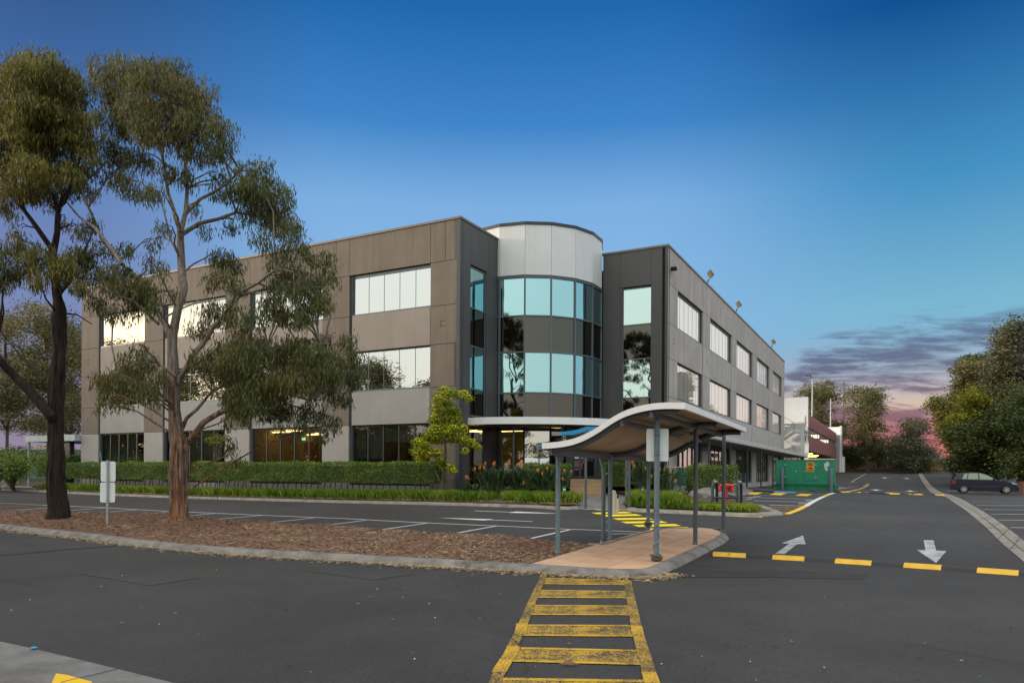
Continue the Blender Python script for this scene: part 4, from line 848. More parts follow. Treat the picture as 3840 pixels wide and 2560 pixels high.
for u, v in [(2558, 1515), (2520, 1513), (2457, 1516), (2405, 1525), (2355, 1540), (2322, 1555), (2295.6, 1571), (2272, 1587), (2250, 1603), (2212, 1625), (2176, 1642), (2140, 1653), (2106, 1659), (2070, 1663), (2036, 1665)]:
    prof.append(hit(u, v, F0, dl))
w_off = prof[0][0]; F0 = F0 + dl * w_off; prof = [(w - w_off, z) for w, z in prof]
WMAX = prof[-1][0]
eR = G2(2712, 2009) - dl * 0.5
kend, zend = hit(2788, 1606, F0, dp); RISE = (zend - prof[0][1]) / kend
LEN = kend
def zp(w):
    for (a, za), (b, zb) in zip(prof[:-1], prof[1:]):
        if a <= w <= b: return za + (zb - za) * (w - a) / (b - a)
    return prof[0][1] if w < 0 else prof[-1][1]
def fW(w, k, z): return Vector((F0.x + dl.x * w + dp.x * k, F0.y + dl.y * w + dp.y * k, z + RISE * k))
shelter = thing('wave_roof_shelter', (PR[0].x, PR[0].y, 0.0), 'open walkway shelter with wave shaped roof on blue grey posts over pink paving', 'shelter')
ws = np.linspace(0, WMAX, 40); tk = 0.05
zs_ = [zp(w) for w in ws]
for _ in range(3): zs_ = [zs_[0]] + [(zs_[i - 1] + 2 * zs_[i] + zs_[i + 1]) / 4 for i in range(1, 39)] + [zs_[-1]]
def zq(w): return float(np.interp(w, ws, zs_))
# corrugated sheet
m = MB(); nw = 40; nk = 150; vs = []
for j in range(nk + 1):
    k = LEN * j / nk
    for w, z in zip(ws, zs_): vs.append(fW(w, k, z - 0.02 + 0.012 * math.cos(j * math.pi)))
m.add(vs, [[j * nw + i, j * nw + i + 1, (j + 1) * nw + i + 1, (j + 1) * nw + i] for j in range(nk) for i in range(nw - 1)])
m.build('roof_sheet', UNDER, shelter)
m = MB(); vs = []
for j in range(3):
    for w, z in zip(ws, zs_): vs.append(fW(w, LEN * j / 2, z + 0.012))
m.add(vs, [[j * nw + i, j * nw + i + 1, (j + 1) * nw + i + 1, (j + 1) * nw + i] for j in range(2) for i in range(nw - 1)]); m.build('roof_top', WHITEF, shelter)
# fascias following the wave
for nm, k0, k1 in (('front', -0.05, 0.0), ('rear', LEN, LEN + 0.05)):
    m = MB()
    for i in range(nw - 1):
        a, b = (ws[i], zs_[i]), (ws[i + 1], zs_[i + 1])
        m.hexa([fW(a[0], k0, a[1] - 0.085), fW(b[0], k0, b[1] - 0.085), fW(b[0], k1, b[1] - 0.085), fW(a[0], k1, a[1] - 0.085)], [fW(a[0], k0, a[1] + 0.02), fW(b[0], k0, b[1] + 0.02), fW(b[0], k1, b[1] + 0.02), fW(a[0], k1, a[1] + 0.02)])
    m.build('fascia', WHITEF, shelter)
m = MB(); m.box(-0.06, 0.0, -0.05, LEN + 0.05, zs_[0] - 0.085, zs_[0] + 0.02, lambda x, y, z: fW(x, y, z)); m.build('side_fascia', WHITEF, shelter)
m = MB(); zl = zs_[-1]
pr_ = [(WMAX, zl + 0.02), (WMAX + 0.03, zl - 0.09), (WMAX + 0.10, zl - 0.10), (WMAX + 0.13, zl - 0.0), (WMAX + 0.115, zl), (WMAX + 0.095, zl - 0.085), (WMAX + 0.04, zl - 0.08), (WMAX + 0.015, zl + 0.02)]
m.prism(pr_, lambda a, b, t: fW(a, t, b), -0.05, LEN + 0.05); m.build('gutter', STEEL, shelter)
# beams: curved ones at each pair of posts, straight ones lengthwise
def wk(P): d = P - F0; return d.dot(dl), d.dot(dp)
RW = np.mean([wk(p)[0] for p in PR]); LW = min(np.mean([wk(p)[0] for p in PLf]), WMAX - 0.05)
ks = [wk(p)[1] for p in PR]; kl = [wk(p)[1] for p in PLf]
for k in (0.08, ks[1], min(ks[2], LEN - 0.1), (ks[0] + ks[1]) / 2 * 0 + LEN - 0.02):
    m = MB(); m.tube([fW(w, k, z - 0.11) for w, z in zip(ws[1:-1:2], zs_[1:-1:2])], 0.055, 8)
    m.build('curved_beam', STEELD, shelter, smooth=True)
for w in (RW, (RW + LW) * 0.36, LW, ):
    m = MB(); m.bar(fW(w, 0.0, zq(w) - 0.15), fW(w, LEN, zq(w) - 0.15), 0.06, 0.10); m.build('purlin', STEELD, shelter)
for nm, Ps, w in (('R', PR, RW), ('L', PLf, LW)):
    for i, P in enumerate(Ps):
        ww, k = wk(P); ww = min(ww, WMAX - 0.02); z = T(P.x, P.y); top_ = fW(ww, k, zq(ww) - 0.10).z
        m = MB(); m.tube([(P.x, P.y, z - 0.02), (P.x, P.y, top_)], 0.0455, 18); m.build('post', STEEL if i < 1 or nm == 'L' else STEELD, shelter, smooth=True)
        m = MB(); m.lathe((P.x, P.y, z + 0.12), [(0.06, 0), (0.06, 0.02), (0.05, 0.03)], 16); m.build('post_collar', STEEL, shelter)
# downpipe with swan neck beside the second left post
dpp = at(2262, 2046, PLf[1].y + 0.12); b_ = Vector((dpp.x, dpp.y))
zl2 = fW(LW, wk(PLf[1])[1], zl).z; n2 = (PLf[1] - b_); topo = at(2252, 1712, b_.y)
m = MB(); m.tube([Vector((*G2(2255, 2051), 0.04)) * 1.0, Vector((b_.x - 0.03, b_.y, 0.10)), Vector((b_.x, b_.y, 0.2)), Vector((b_.x, b_.y, at(2265, 1758, b_.y).z)), Vector((topo.x + 0.03, b_.y, at(2262, 1735, b_.y).z)), Vector((topo.x, b_.y, topo.z)), Vector((topo.x, b_.y, topo.z + 0.1))], 0.047, 14)
m.build('downpipe', STEEL, shelter, smooth=True)
m = MB(); zb1 = 0.55; m.bar((b_.x, b_.y, zb1), (PLf[1].x, PLf[1].y, zb1), 0.03, 0.04); m.bar((b_.x, b_.y, 1.6), (PLf[1].x, PLf[1].y, 1.6), 0.03, 0.04); m.build('pipe_clip', STEEL, shelter)
# sign plate (seen from the back) on the first right post
t_ = thing('blank_sign_plate', (PR[0].x, PR[0].y, 1.8), 'white rounded sign plate seen from the back on the nearest right shelter post', 'sign')
def rrect(w, h, r, n=5):
    out = []
    for cx, cy, a0 in ((w / 2 - r, h / 2 - r, 0), (-w / 2 + r, h / 2 - r, 90), (-w / 2 + r, -h / 2 + r, 180), (w / 2 - r, -h / 2 + r, 270)):
        for i in range(n + 1): a = math.radians(a0 + 90 * i / n); out.append((cx + r * math.cos(a), cy + r * math.sin(a)))
    return out
YS = PR[0].y + 0.05; cS = at(2465.5, 1668, YS); wS = 83 * YS / F; hS = 122 * YS / F
m = MB(); m.prism(rrect(wS, hS, 0.03), lambda a, b, t: Vector((cS.x + a, YS + t, cS.z + b)), 0, 0.004); m.build('plate', SIGNB, t_)
m = MB()
for dz in (-0.17, 0.17): m.lathe((PR[0].x, PR[0].y, cS.z + dz), [(0.048, -0.012), (0.05, -0.012), (0.05, 0.012), (0.048, 0.012)], 16)
m.build('clamp', STEELD, t_)
# chain and rope clump
def chain(name, c, r, z0, z1, turns, lab, parent_loc):
    m = MB(); n = int(turns * 26); CH = GALV
    for i in range(n):
        a = 2 * math.pi * turns * i / n; z = z0 + (z1 - z0) * i / n; P = Vector((c.x + math.cos(a) * r, c.y + math.sin(a) * r, z)); t = Vector((-math.sin(a), math.cos(a), (z1 - z0) / n * 6)).normalized()
        u = t.orthogonal().normalized(); w = t.cross(u); nn = u if i % 2 else w
        ring = [P + t * math.cos(k * math.pi / 3) * 0.018 + nn * math.sin(k * math.pi / 3) * 0.009 for k in range(7)]
        m.tube(ring, 0.0035, 5, caps=False)
    o = m.build(name, CH, None, origin=parent_loc); return tag(o, lab, 'chain')
chain('steel_chain', PR[0], 0.058, 0.22, 1.0, 2.6, 'loose steel chain wound round the nearest right shelter post', (PR[0].x, PR[0].y, 0.2))
chain('steel_chain', PLf[2], 0.058, 0.25, 0.95, 2.2, 'steel chain wound round the farthest left shelter post', (PLf[2].x, PLf[2].y, 0.2))
def clump(c, z, r, lab, cat, m_, n=16):
    m = MB()
    for i in range(n):
        a = random.random() * 6.28; rr = r * (0.5 + 0.5 * random.random()); P = []
        for k in range(9): b = a + k * 0.75; P.append(Vector((c.x + math.cos(b) * rr, c.y + math.sin(b) * rr, z + 0.02 + random.random() * 0.10)))
        m.tube(P, 0.012, 5)
    return tag(m.build('rope_coil', m_, None, origin=(c.x, c.y, z)), lab, cat)
ROPE = mat('old_rope', (0.12, 0.095, 0.075), 0.9, var=0.3)
clump(PR[0], T(*PR[0]) + 0.10, 0.11, 'frayed dark rope coiled at the foot of the nearest right shelter post', 'rope', ROPE)
clump(PLf[2], T(*PLf[2]) + 0.13, 0.10, 'brown rope tangle at the foot of the farthest left shelter post', 'rope', ROPE)
# broken floodlight under the roof
Lp = at(2578, 1637, PR[1].y + 0.4); t_ = thing('broken_floodlight', (Lp.x, Lp.y, Lp.z + 0.15), 'broken cream floodlight hanging under the shelter roof', 'floodlight')
CREAM = mat('cream_plastic', (0.40, 0.36, 0.28), 0.6, var=0.2); m = MB(); Rm = Matrix.Rotation(math.radians(25), 4, 'Y')
f2 = lambda x, y, z: Lp + Rm @ Vector((x, y, z))
m.hexa([f2(-.13, -.08, -.05), f2(.08, -.08, -.09), f2(.08, .08, -.09), f2(-.13, .08, -.05)], [f2(-.06, -.07, .06), f2(.10, -.07, .05), f2(.10, .07, .05), f2(-.06, .07, .06)]); m.build('housing', CREAM, t_, bevel=0.01)
m = MB(); m.tube([f2(.02, 0, .05), f2(.08, 0, .14), f2(.12, 0, .2)], 0.018, 6); m.build('bracket', STEELD, t_)
m = MB(); m.box(.05, .12, -.06, .06, .05, .10, f2); m.build('lamp_holder', mat('orange_insulation', (0.42, 0.22, 0.07), 0.8), t_)
# ------------------------------------------------------------------ blue edged canopy on dark posts in front of the door
YB_ = 29.5; BLUE = mat('bright_blue_fascia', (0.01, 0.30, 0.62), 0.45, var=0.05)
bp = [(2103, 1619), (2150, 1613), (2175, 1607), (2192, 1601), (2200, 1598.5), (2255, 1599), (2330, 1603), (2400, 1612)]; bb = [(2103, 1631), (2150, 1629), (2175, 1623), (2192, 1617), (2200, 1616), (2255, 1616), (2330, 1620), (2400, 1630)]
bt = thing('blue_edged_canopy', (at(2260, 1700, YB_).x, YB_, T(4.0, YB_)), 'low walkway canopy with a bright blue fascia on thin dark posts before the steps', 'canopy')
T3 = [at(u, v, YB_ - 0.0) for u, v in bp]; B3 = [at(u, v, YB_) for u, v in bb]; bd = Vector((BX.x, BX.y, 0))
m = MB()
for i in range(len(T3) - 1): m.hexa([B3[i], B3[i + 1], B3[i + 1] + bd * .05, B3[i] + bd * .05], [T3[i], T3[i + 1], T3[i + 1] + bd * .05, T3[i] + bd * .05])
m.hexa([B3[0] + bd * .05, B3[0] + bd * .05 + Vector((.05, 0, 0)), B3[0] + bd * 2.6 + Vector((.05, 0, 0)), B3[0] + bd * 2.6], [T3[0] + bd * .05, T3[0] + bd * .05 + Vector((.05, 0, 0)), T3[0] + bd * 2.6 + Vector((.05, 0, 0)), T3[0] + bd * 2.6])
m.build('blue_fascia', BLUE, bt)
m = MB(); n_ = len(T3); vs = [p + bd * .05 - Vector((0, 0, .12)) for p in T3] + [p + bd * 2.6 - Vector((0, 0, .12)) for p in T3]; m.add(vs, [[i, i + 1, n_ + i + 1, n_ + i] for i in range(n_ - 1)]); m.build('roof_sheet', UNDER, bt)
for u, v in ((2196, 1908), (2359, 1910), (2348.5, 1885), (2236, 1811)):
    P = G(u, v) if v > 1850 else at(u, v, 31.6)
    m = MB(); m.tube([(P.x, P.y, P.z - 0.02), (P.x, P.y, at(u, 1612, P.y).z)], 0.045, 12); m.build('post', STEELD if v > 1850 else FRAMED, bt, smooth=True)
# ------------------------------------------------------------------ stainless pillar on the crossing
Pp = G(2312, 1928); YP = Pp.y; SS_ = mat('stainless', (0.55, 0.53, 0.49), 0.35, metal=0.6, var=0.06)
t_ = thing('stainless_pillar', tuple(Pp), 'low stainless steel pillar with curved top beside the yellow crossing', 'pillar')
X0 = at(2297, 1900, YP).x; X1 = at(2321, 1900, YP).x; zt_ = at(2305, 1837, YP).z; zt2 = at(2318, 1856, YP).z
m = MB(); m.prism([(X0, Pp.z), (X0, zt_ - .02), (X0 + .05, zt_), (X0 + .10, zt_ - .03), (X1 - .07, zt2), (X1 - .07, Pp.z)], lambda a, b, t: Vector((a, YP + t, b)), 0, 0.22); m.build('body', SS_, t_, bevel=0.01)
m = MB(); m.box(X1 - .068, X1, YP + .02, YP + .20, Pp.z, zt2 - 0.1); m.build('side_panel', SS_, t_, bevel=0.008)
m = MB(); m.box(X1 - .068, X1 - .01, YP + .0, YP + .18, zt2 - 0.095, zt2); m.build('reader_panel', GAP, t_)
m = MB(); m.box(X0 + .085, X0 + .095, YP - .003, YP - .001, Pp.z + .05, zt_ - .1); m.build('groove', CHAR, t_)
# dark green garden lights
GRN = mat('garden_green', (0.015, 0.13, 0.075), 0.4)
for (u, v, h_), lab in zip(((2116, 1838, 0.34), (2411, 1840, 0.30)), ('dark green garden light left of the entrance steps', 'dark green garden light in the grass right of the steps')):
    Y = 28.0; P = at(u, v, Y); t_ = thing('garden_light', (P.x, P.y, P.z - 0.15), lab, 'light', 'green garden lights')
    m = MB(); m.lathe((P.x, P.y, P.z - .3), [(.065, 0), (.065, .3), (.06, .31)], 12); m.build('stem', GRN, t_, smooth=True)
    m = MB(); m.lathe((P.x, P.y, P.z + .01), [(.055, 0), (.055, .07)], 12); m.build('diffuser', SIGNB, t_)
    m = MB(); m.lathe((P.x, P.y, P.z + .08), [(.07, 0), (.07, .05), (.03, .08)], 12); m.build('cap', GRN, t_, smooth=True)
# ------------------------------------------------------------------ fire booster with barrier
RED = mat('booster_red', (0.55, 0.012, 0.03), 0.35, var=0.05)
Pb = G(2722, 1886); YR = Pb.y; sc = YR / F
t_ = thing('fire_booster', (Pb.x, YR, Pb.z), 'bright red fire hydrant booster pipe behind the black barrier', 'hydrant')
zt_ = at(2722, 1822, YR).z; m = MB(); m.lathe((Pb.x, YR, Pb.z - .1), [(.09, 0), (.09, .3), (.075, .31), (.075, zt_ - Pb.z)], 14); m.lathe((Pb.x, YR, zt_ - .06), [(.10, 0), (.10, .1), (.05, .13)], 14); m.build('riser', RED, t_, smooth=True)
xl, xr = at(2698, 1824, YR), at(2750, 1822, YR); m = MB(); m.tube([Vector((xl.x, YR, zt_)), Vector((Pb.x, YR, zt_ + .02)), Vector((xr.x, YR, zt_))], [.075, .10, .07], 12); m.build('manifold', RED, t_, smooth=True)
for x in (xl.x, xr.x - .05):
    m = MB(); m.tube([(x, YR, zt_), (x, YR - .03, zt_ - .1), (x + (.0), YR - .06, zt_ - .22)], [.06, .06, .045], 10); m.build('outlet', RED, t_, smooth=True)
m = MB(); a_ = [(xr.x + .06 + .11 * math.cos(k * .52), YR, zt_ - .02 + .11 * math.sin(k * .52)) for k in range(13)]; m.tube(a_, .015, 6, caps=False); m.build('wheel', GALV, t_)
BLK = mat('barrier_black', (0.022, 0.026, 0.032), 0.4)
P1 = G(2671, 1916); P2_ = G(2764, 1917)
t_ = thing('pipe_barrier', tuple(P1), 'black tubular barrier with two hoops guarding the red fire booster', 'barrier')
for P, u0, vt in ((P1, 2671, 1806), (P2_, 2764, 1807)):
    P = Vector(P); zt_ = at(u0 + 5, vt, P.y).z; e = 0.05; dv = Vector((BX.x, BX.y, 0)) * 1.0; Q = P + dv * 0.75
    pts = [P - Vector((0, 0, .02)), Vector((P.x, P.y, zt_ - .15))] + [Vector((P.x, P.y, zt_ - .15)) + dv * (0.375 - 0.375 * math.cos(a)) + Vector((0, 0, .15 * math.sin(a))) for a in (0.5, 1.05, 1.57, 2.1, 2.64)] + [Vector((Q.x, Q.y, zt_ - .15)), Q - Vector((0, 0, .02))]
    m = MB(); m.tube(pts, .055, 12); m.build('hoop', BLK, t_, smooth=True)
    m = MB(); m.box(P.x - .12, P.x + .12, P.y - .12, P.y + .12, P.z - .01, P.z + .015 + .09); m.build('base_plate', BLK, t_)
    m = MB(); m.tube([p + Vector((0, 0, .004)) for p in pts[3:6]], .057, 12); m.build('reflective_band', GALV, t_, smooth=True)
zr = at(2700, 1866, P1.y).z; m = MB(); m.tube([(P1.x, P1.y, zr), (P2_.x, P2_.y, zr)], .035, 10); m.build('rail', BLK, t_)
# glass handrail by the ramp
Ha = at(2495, 1800, 33.5); Hb = at(2600, 1800, 37.5); t_ = thing('ramp_handrail', (Ha.x, Ha.y, 0.8), 'grey handrail with glass infill beside the side entrance ramp', 'handrail')
m = MB(); za = at(2495, 1750, 33.5).z; zb = at(2580, 1751, 36.5).z
for i in range(5): P = Ha.lerp(Hb, i / 4); m.tube([(P.x, P.y, .7), (P.x, P.y, za)], .025, 8)
m.build('uprights', FRAMED, t_); m = MB(); m.tube([(Ha.x, Ha.y, za), (Hb.x, Hb.y, za)], .03, 8); m.build('top_rail', GALV, t_)
m = MB(); m.quad((Ha.x, Ha.y, .85), (Hb.x, Hb.y, .85), (Hb.x, Hb.y, za - .1), (Ha.x, Ha.y, za - .1)); m.build('glass_infill', CLEARD, t_)
# ------------------------------------------------------------------ double sign on a post, island left
Ps = G(405, 1968, 0.12); YS2 = Ps.y; t_ = thing('parking_sign', (Ps.x, YS2, Ps.z), 'two blank grey sign backs stacked on a thin galvanised post between the gum trees', 'sign')
m = MB(); zt_ = at(405, 1725, YS2).z; m.tube([(Ps.x, YS2 - .035, Ps.z - .1), (Ps.x, YS2 - .035, zt_)], .032, 12); m.build('post', GALV, t_, smooth=True)
for v0, v1, u0, u1 in ((1729, 1805, 378, 433), (1808, 1883, 375.5, 431)):
    a_ = at(u0, v0, YS2); b_2 = at(u1, v1, YS2); w_, h_ = b_2.x - a_.x, a_.z - b_2.z; c0 = (a_ + b_2) / 2
    m = MB(); m.prism(rrect(w_, h_, .05), lambda a, b, t: Vector((c0.x + a, YS2 + t, c0.z + b)), 0, .005); m.build('plate', SIGNB, t_)
    m = MB()
    for dz in (-h_ / 2 + .06, h_ / 2 - .06): m.lathe((Ps.x, YS2 - .035, c0.z + dz), [(.034, -.02), (.04, -.02), (.04, .02), (.034, .02)], 12)
    m.build('clamp', GALV, t_)
# ------------------------------------------------------------------ rubber speed humps
RUB = mat('black_rubber', (0.022, 0.022, 0.023), 0.75, var=0.2, scale=6, bump=0.4); YRUB = mat('yellow_rubber', (0.70, 0.42, 0.03), 0.7, var=0.12, scale=4, bump=0.3, col2=(0.20, 0.13, 0.03), c2scale=5, c2lo=0.62, c2hi=0.72)
def hump_seg(A, B, wd, h, off=0.0, n=9):
    d = (B - A).normalized(); nn = Vector((-d.y, d.x)); nn = nn if nn.y > 0 else -nn; m = MB(); L_ = dense([A, B], 0.3); vs = []
    for P in L_:
        z = T(P.x, P.y)
        for k in range(n): x = k / (n - 1); q = P + nn * wd * x; hh = h * math.sin(math.pi * (0.06 + 0.88 * x)) ** 0.6 if 0 < k < n - 1 else 0; vs.append((q.x, q.y, z + hh + off))
    fs = [[i * n + k, i * n + k + 1, (i + 1) * n + k + 1, (i + 1) * n + k] for i in range(len(L_) - 1) for k in range(n - 1)]
    fs += [list(range(n)), [(len(L_) - 1) * n + k for k in range(n)][::-1]]; m.add(vs, fs); return m
def hump(segs, wd, h, lab):
    A = segs[0][0]; B = segs[-1][1]; t_ = thing('speed_hump', (A.x, A.y, T(*A)), lab, 'speed hump')
    for i, (a, b, yel) in enumerate(segs):
        m = hump_seg(a, b, wd, h, 0.004 if yel else 0.0); m.build('yellow_module' if yel else 'rubber_module', YRUB if yel else RUB, t_, smooth=True)
    return t_
xx = [303, 520, 695, 905, 1105, 1345, 1557, 1805, 2040, 2315, 2430]; vv = [500, 511, 521, 533, 546, 562, 575, 592, 609, 629, 637]
H = [P7(x, v) for x, v in zip(xx, vv)]; hump([(H[i], H[i + 1], i % 2 == 0) for i in range(len(H) - 1)], 0.40, 0.065, 'black and yellow rubber speed hump across the near end of the drive')
hx_ = [(530, 932), (545, 932), (603, 932), (680, 936), (769, 936), (848, 940), (915, 942), (917, 946), (993, 947), (1080, 950), (1178, 951), (1270, 955), (1345, 957)]
H = [P8(*p) for p in hx_]; hump([(H[i], H[i + 1], i in (1, 3, 5, 7, 9, 11)) for i in range(len(H) - 1)], 0.9, 0.07, 'distant yellow and black speed hump near the green generator')
# ------------------------------------------------------------------ loose things on the ground
LEAFB = mat('dry_leaf', (0.22, 0.12, 0.06), 0.9, var=0.4, island=0.4); SCRAP = mat('paper_scrap', (0.6, 0.6, 0.58), 0.8, island=0.2)
def litter(name, pts, m_, s, lab, par=None):
    m = MB()
    for x, y in pts:
        z = T(x, y) + 0.02; a = random.random() * 6.28; L_ = s * (0.5 + random.random()); w_ = L_ * 0.28; d = Vector((math.cos(a), math.sin(a), 0)); n_ = Vector((-d.y, d.x, 0)); c0 = Vector((x, y, z))
        m.add([c0 - d * L_ / 2, c0 + n_ * w_ / 2 + Vector((0, 0, .008)), c0 + d * L_ / 2 + Vector((0, 0, .004)), c0 - n_ * w_ / 2], [[0, 1, 2, 3]])
    o = m.build(name, m_, None, origin=(pts[0][0], pts[0][1], 0)); tag(o, lab, 'litter', kind='stuff'); return o
pts = [tuple(G2(random.uniform(-100, 3900), random.uniform(1945, 2700))) for _ in range(130)]
pts = [p for p in pts]
litter('fallen_leaves', pts, LEAFB, 0.05, 'brown leaves scattered over the dark asphalt')
litter('paper_scraps', [tuple(G2(random.uniform(-50, 3900), random.uniform(1860, 2560))) for _ in range(60)], SCRAP, 0.022, 'tiny pale scraps scattered over the asphalt')
P = G(2095 + 40, 2497); o = MB(); d = Vector((.08, .0, 0)); o.add([P + Vector((-.09, 0, .02)), P + Vector((-.02, .02, .045)), P + Vector((.09, .0, .02)), P + Vector((.0, -.015, .02)), P + Vector((0, .002, .05))], [[0, 3, 4], [3, 2, 4], [2, 1, 4], [1, 0, 4]])
tag(o.build('curled_leaf', LEAFB, None, origin=P), 'single curled brown gum leaf lying in the worn yellow crossing', 'leaf')
P = G(127, 2430, 0.02); m = MB(); m.lathe(P, [(.024, 0), (.030, .010), (.014, .016)], 10, axis=(0.1, 0, 1)); tag(m.build('bottle_cap', mat('cap_blue', (0.02, 0.30, 0.60), 0.4), None, smooth=True, origin=P), 'small bright blue cap at the edge of the concrete apron', 'cap')
# mulch chips and the straw along the kerb
CHIPA = mat('bark_chip', (0.19, 0.092, 0.050), 0.9, var=0.2, island=0.55); CHIPB = mat('straw_chip', (0.40, 0.30, 0.17), 0.9, var=0.2, island=0.4)
def chips(name, fn_pt, n, m_, L0, L1, w0, lab, parent=None, lift=0.02):
    V = np.empty((n, 4, 3)); 
    for i in range(n):
        x, y, z = fn_pt(); a = random.random() * 6.28; L_ = random.uniform(L0, L1); w_ = random.uniform(.5, 1) * w0; t1, t2 = random.uniform(-.25, .25), random.uniform(-.5, .5)
        d = np.array((math.cos(a), math.sin(a), t1)) * L_ / 2; e = np.array((-math.sin(a), math.cos(a), t2)) * w_ / 2; c0 = np.array((x, y, z + random.random() * lift))
        V[i] = (c0 - d - e, c0 + d - e, c0 + d + e, c0 - d + e)
    o = link_mesh(name, V.reshape(-1, 3), np.arange(n * 4).reshape(-1, 4).tolist(), m_, origin=tuple(V[0, 0])); return tag(o, lab, 'mulch', kind='stuff')
# sample the mulch sheet surface
mm_ = mulch.data; mco = [mulch.matrix_world.inverted() @ v.co for v in mm_.vertices]; mo = mulch.location
tri = [[mm_.vertices[i].co + mo for i in p.vertices] for p in mm_.polygons]; near = [t for t in tri if 1]
wts = [((t[1] - t[0]).cross(t[2] - t[0])).length for t in near]
def mpt():
    t = random.choices(near, cumw, k=1)[0] if False else near[np.searchsorted(cumn, random.random() * cumn[-1])]
    a, b = random.random(), random.random()
    if a + b > 1: a, b = 1 - a, 1 - b
    P = t[0] + (t[1] - t[0]) * a + (t[2] - t[0]) * b; return P.x, P.y, P.z
cumn = np.cumsum(wts)
chips('bark_mulch', mpt, 16000, CHIPA, .03, .10, .022, 'red brown bark mulch covering the tree island', lift=.035)
def mpt2():
    while True:
        x, y, z = mpt()
        if noise.noise(Vector((x * .9, y * .9, 2))) + (x + 6) * 0.05 > 0.12: return x, y, z
chips('dry_grass_clippings', mpt2, 5500, CHIPB, .04, .12, .010, 'pale dry clippings lying on the mulch', lift=.045)
def kpt():
    i = random.randrange(4, len(islp) - 12); p = islp[i].lerp(islp[i + 1], random.random()); t = (islp[i + 1] - islp[i]).normalized(); q = p - Vector((-t.y, t.x)) * abs(random.gauss(0, .16)); return q.x, q.y, T(q.x, q.y) + .012
chips('dry_grass_clippings', kpt, 6000, CHIPB, .03, .10, .010, 'straw coloured clippings in the gutter along the island kerb', lift=.02)
def kpt2():
    i = random.randrange(0, len(bed1) - 1); p = bed1[i].lerp(bed1[i + 1], random.random()); t = (bed1[i + 1] - bed1[i]).normalized(); q = p + Vector((-t.y, t.x)) * random.uniform(.3, .75); return q.x, q.y, T(q.x, q.y) + .15
chips('leaf_litter', kpt2, 3500, CHIPB, .05, .12, .02, 'dry leaf litter between the grass and the kerb of the long bed', lift=.03)
# ------------------------------------------------------------------ vegetation
def leafmat(name, c1, c2, isl=0.45, tr=0.25, sc=0.5, lo=0.42, hi=0.6): return mat(name, c1, 0.6, var=0.0, col2=c2, c2scale=sc, c2lo=lo, c2hi=hi, island=isl, spec=0.35, translucent=tr)
GUM = leafmat('gum_leaves', (0.085, 0.108, 0.034), (0.155, 0.14, 0.042), 0.55); GUM2 = leafmat('gum_leaves_olive', (0.098, 0.108, 0.026), (0.185, 0.165, 0.030), 0.5)
GUMF = leafmat('far_gum_leaves', (0.105, 0.112, 0.040), (0.17, 0.14, 0.052), 0.5, sc=0.25); GUMG = leafmat('grey_gum_leaves', (0.088, 0.108, 0.07), (0.13, 0.12, 0.058), 0.45, sc=0.3)
DKG = leafmat('dark_leaves', (0.055, 0.085, 0.020), (0.10, 0.118, 0.028), 0.5, sc=0.4); YLG = leafmat('wattle_leaves', (0.26, 0.25, 0.012), (0.13, 0.15, 0.018), 0.4, sc=0.35)
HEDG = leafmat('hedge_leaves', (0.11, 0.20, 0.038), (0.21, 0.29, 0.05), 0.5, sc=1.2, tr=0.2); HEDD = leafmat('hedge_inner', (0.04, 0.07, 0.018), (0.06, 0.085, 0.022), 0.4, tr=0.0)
LIME = leafmat('lime_leaves', (0.15, 0.24, 0.014), (0.26, 0.32, 0.02), 0.4, sc=1.0, tr=0.35); GRASS = leafmat('strappy_grass', (0.155, 0.27, 0.022), (0.30, 0.38, 0.05), 0.5, sc=0.8, tr=0.35)
STREL = leafmat('strelitzia_leaves', (0.045, 0.088, 0.034), (0.085, 0.13, 0.05), 0.5, sc=1.5, tr=0.12)
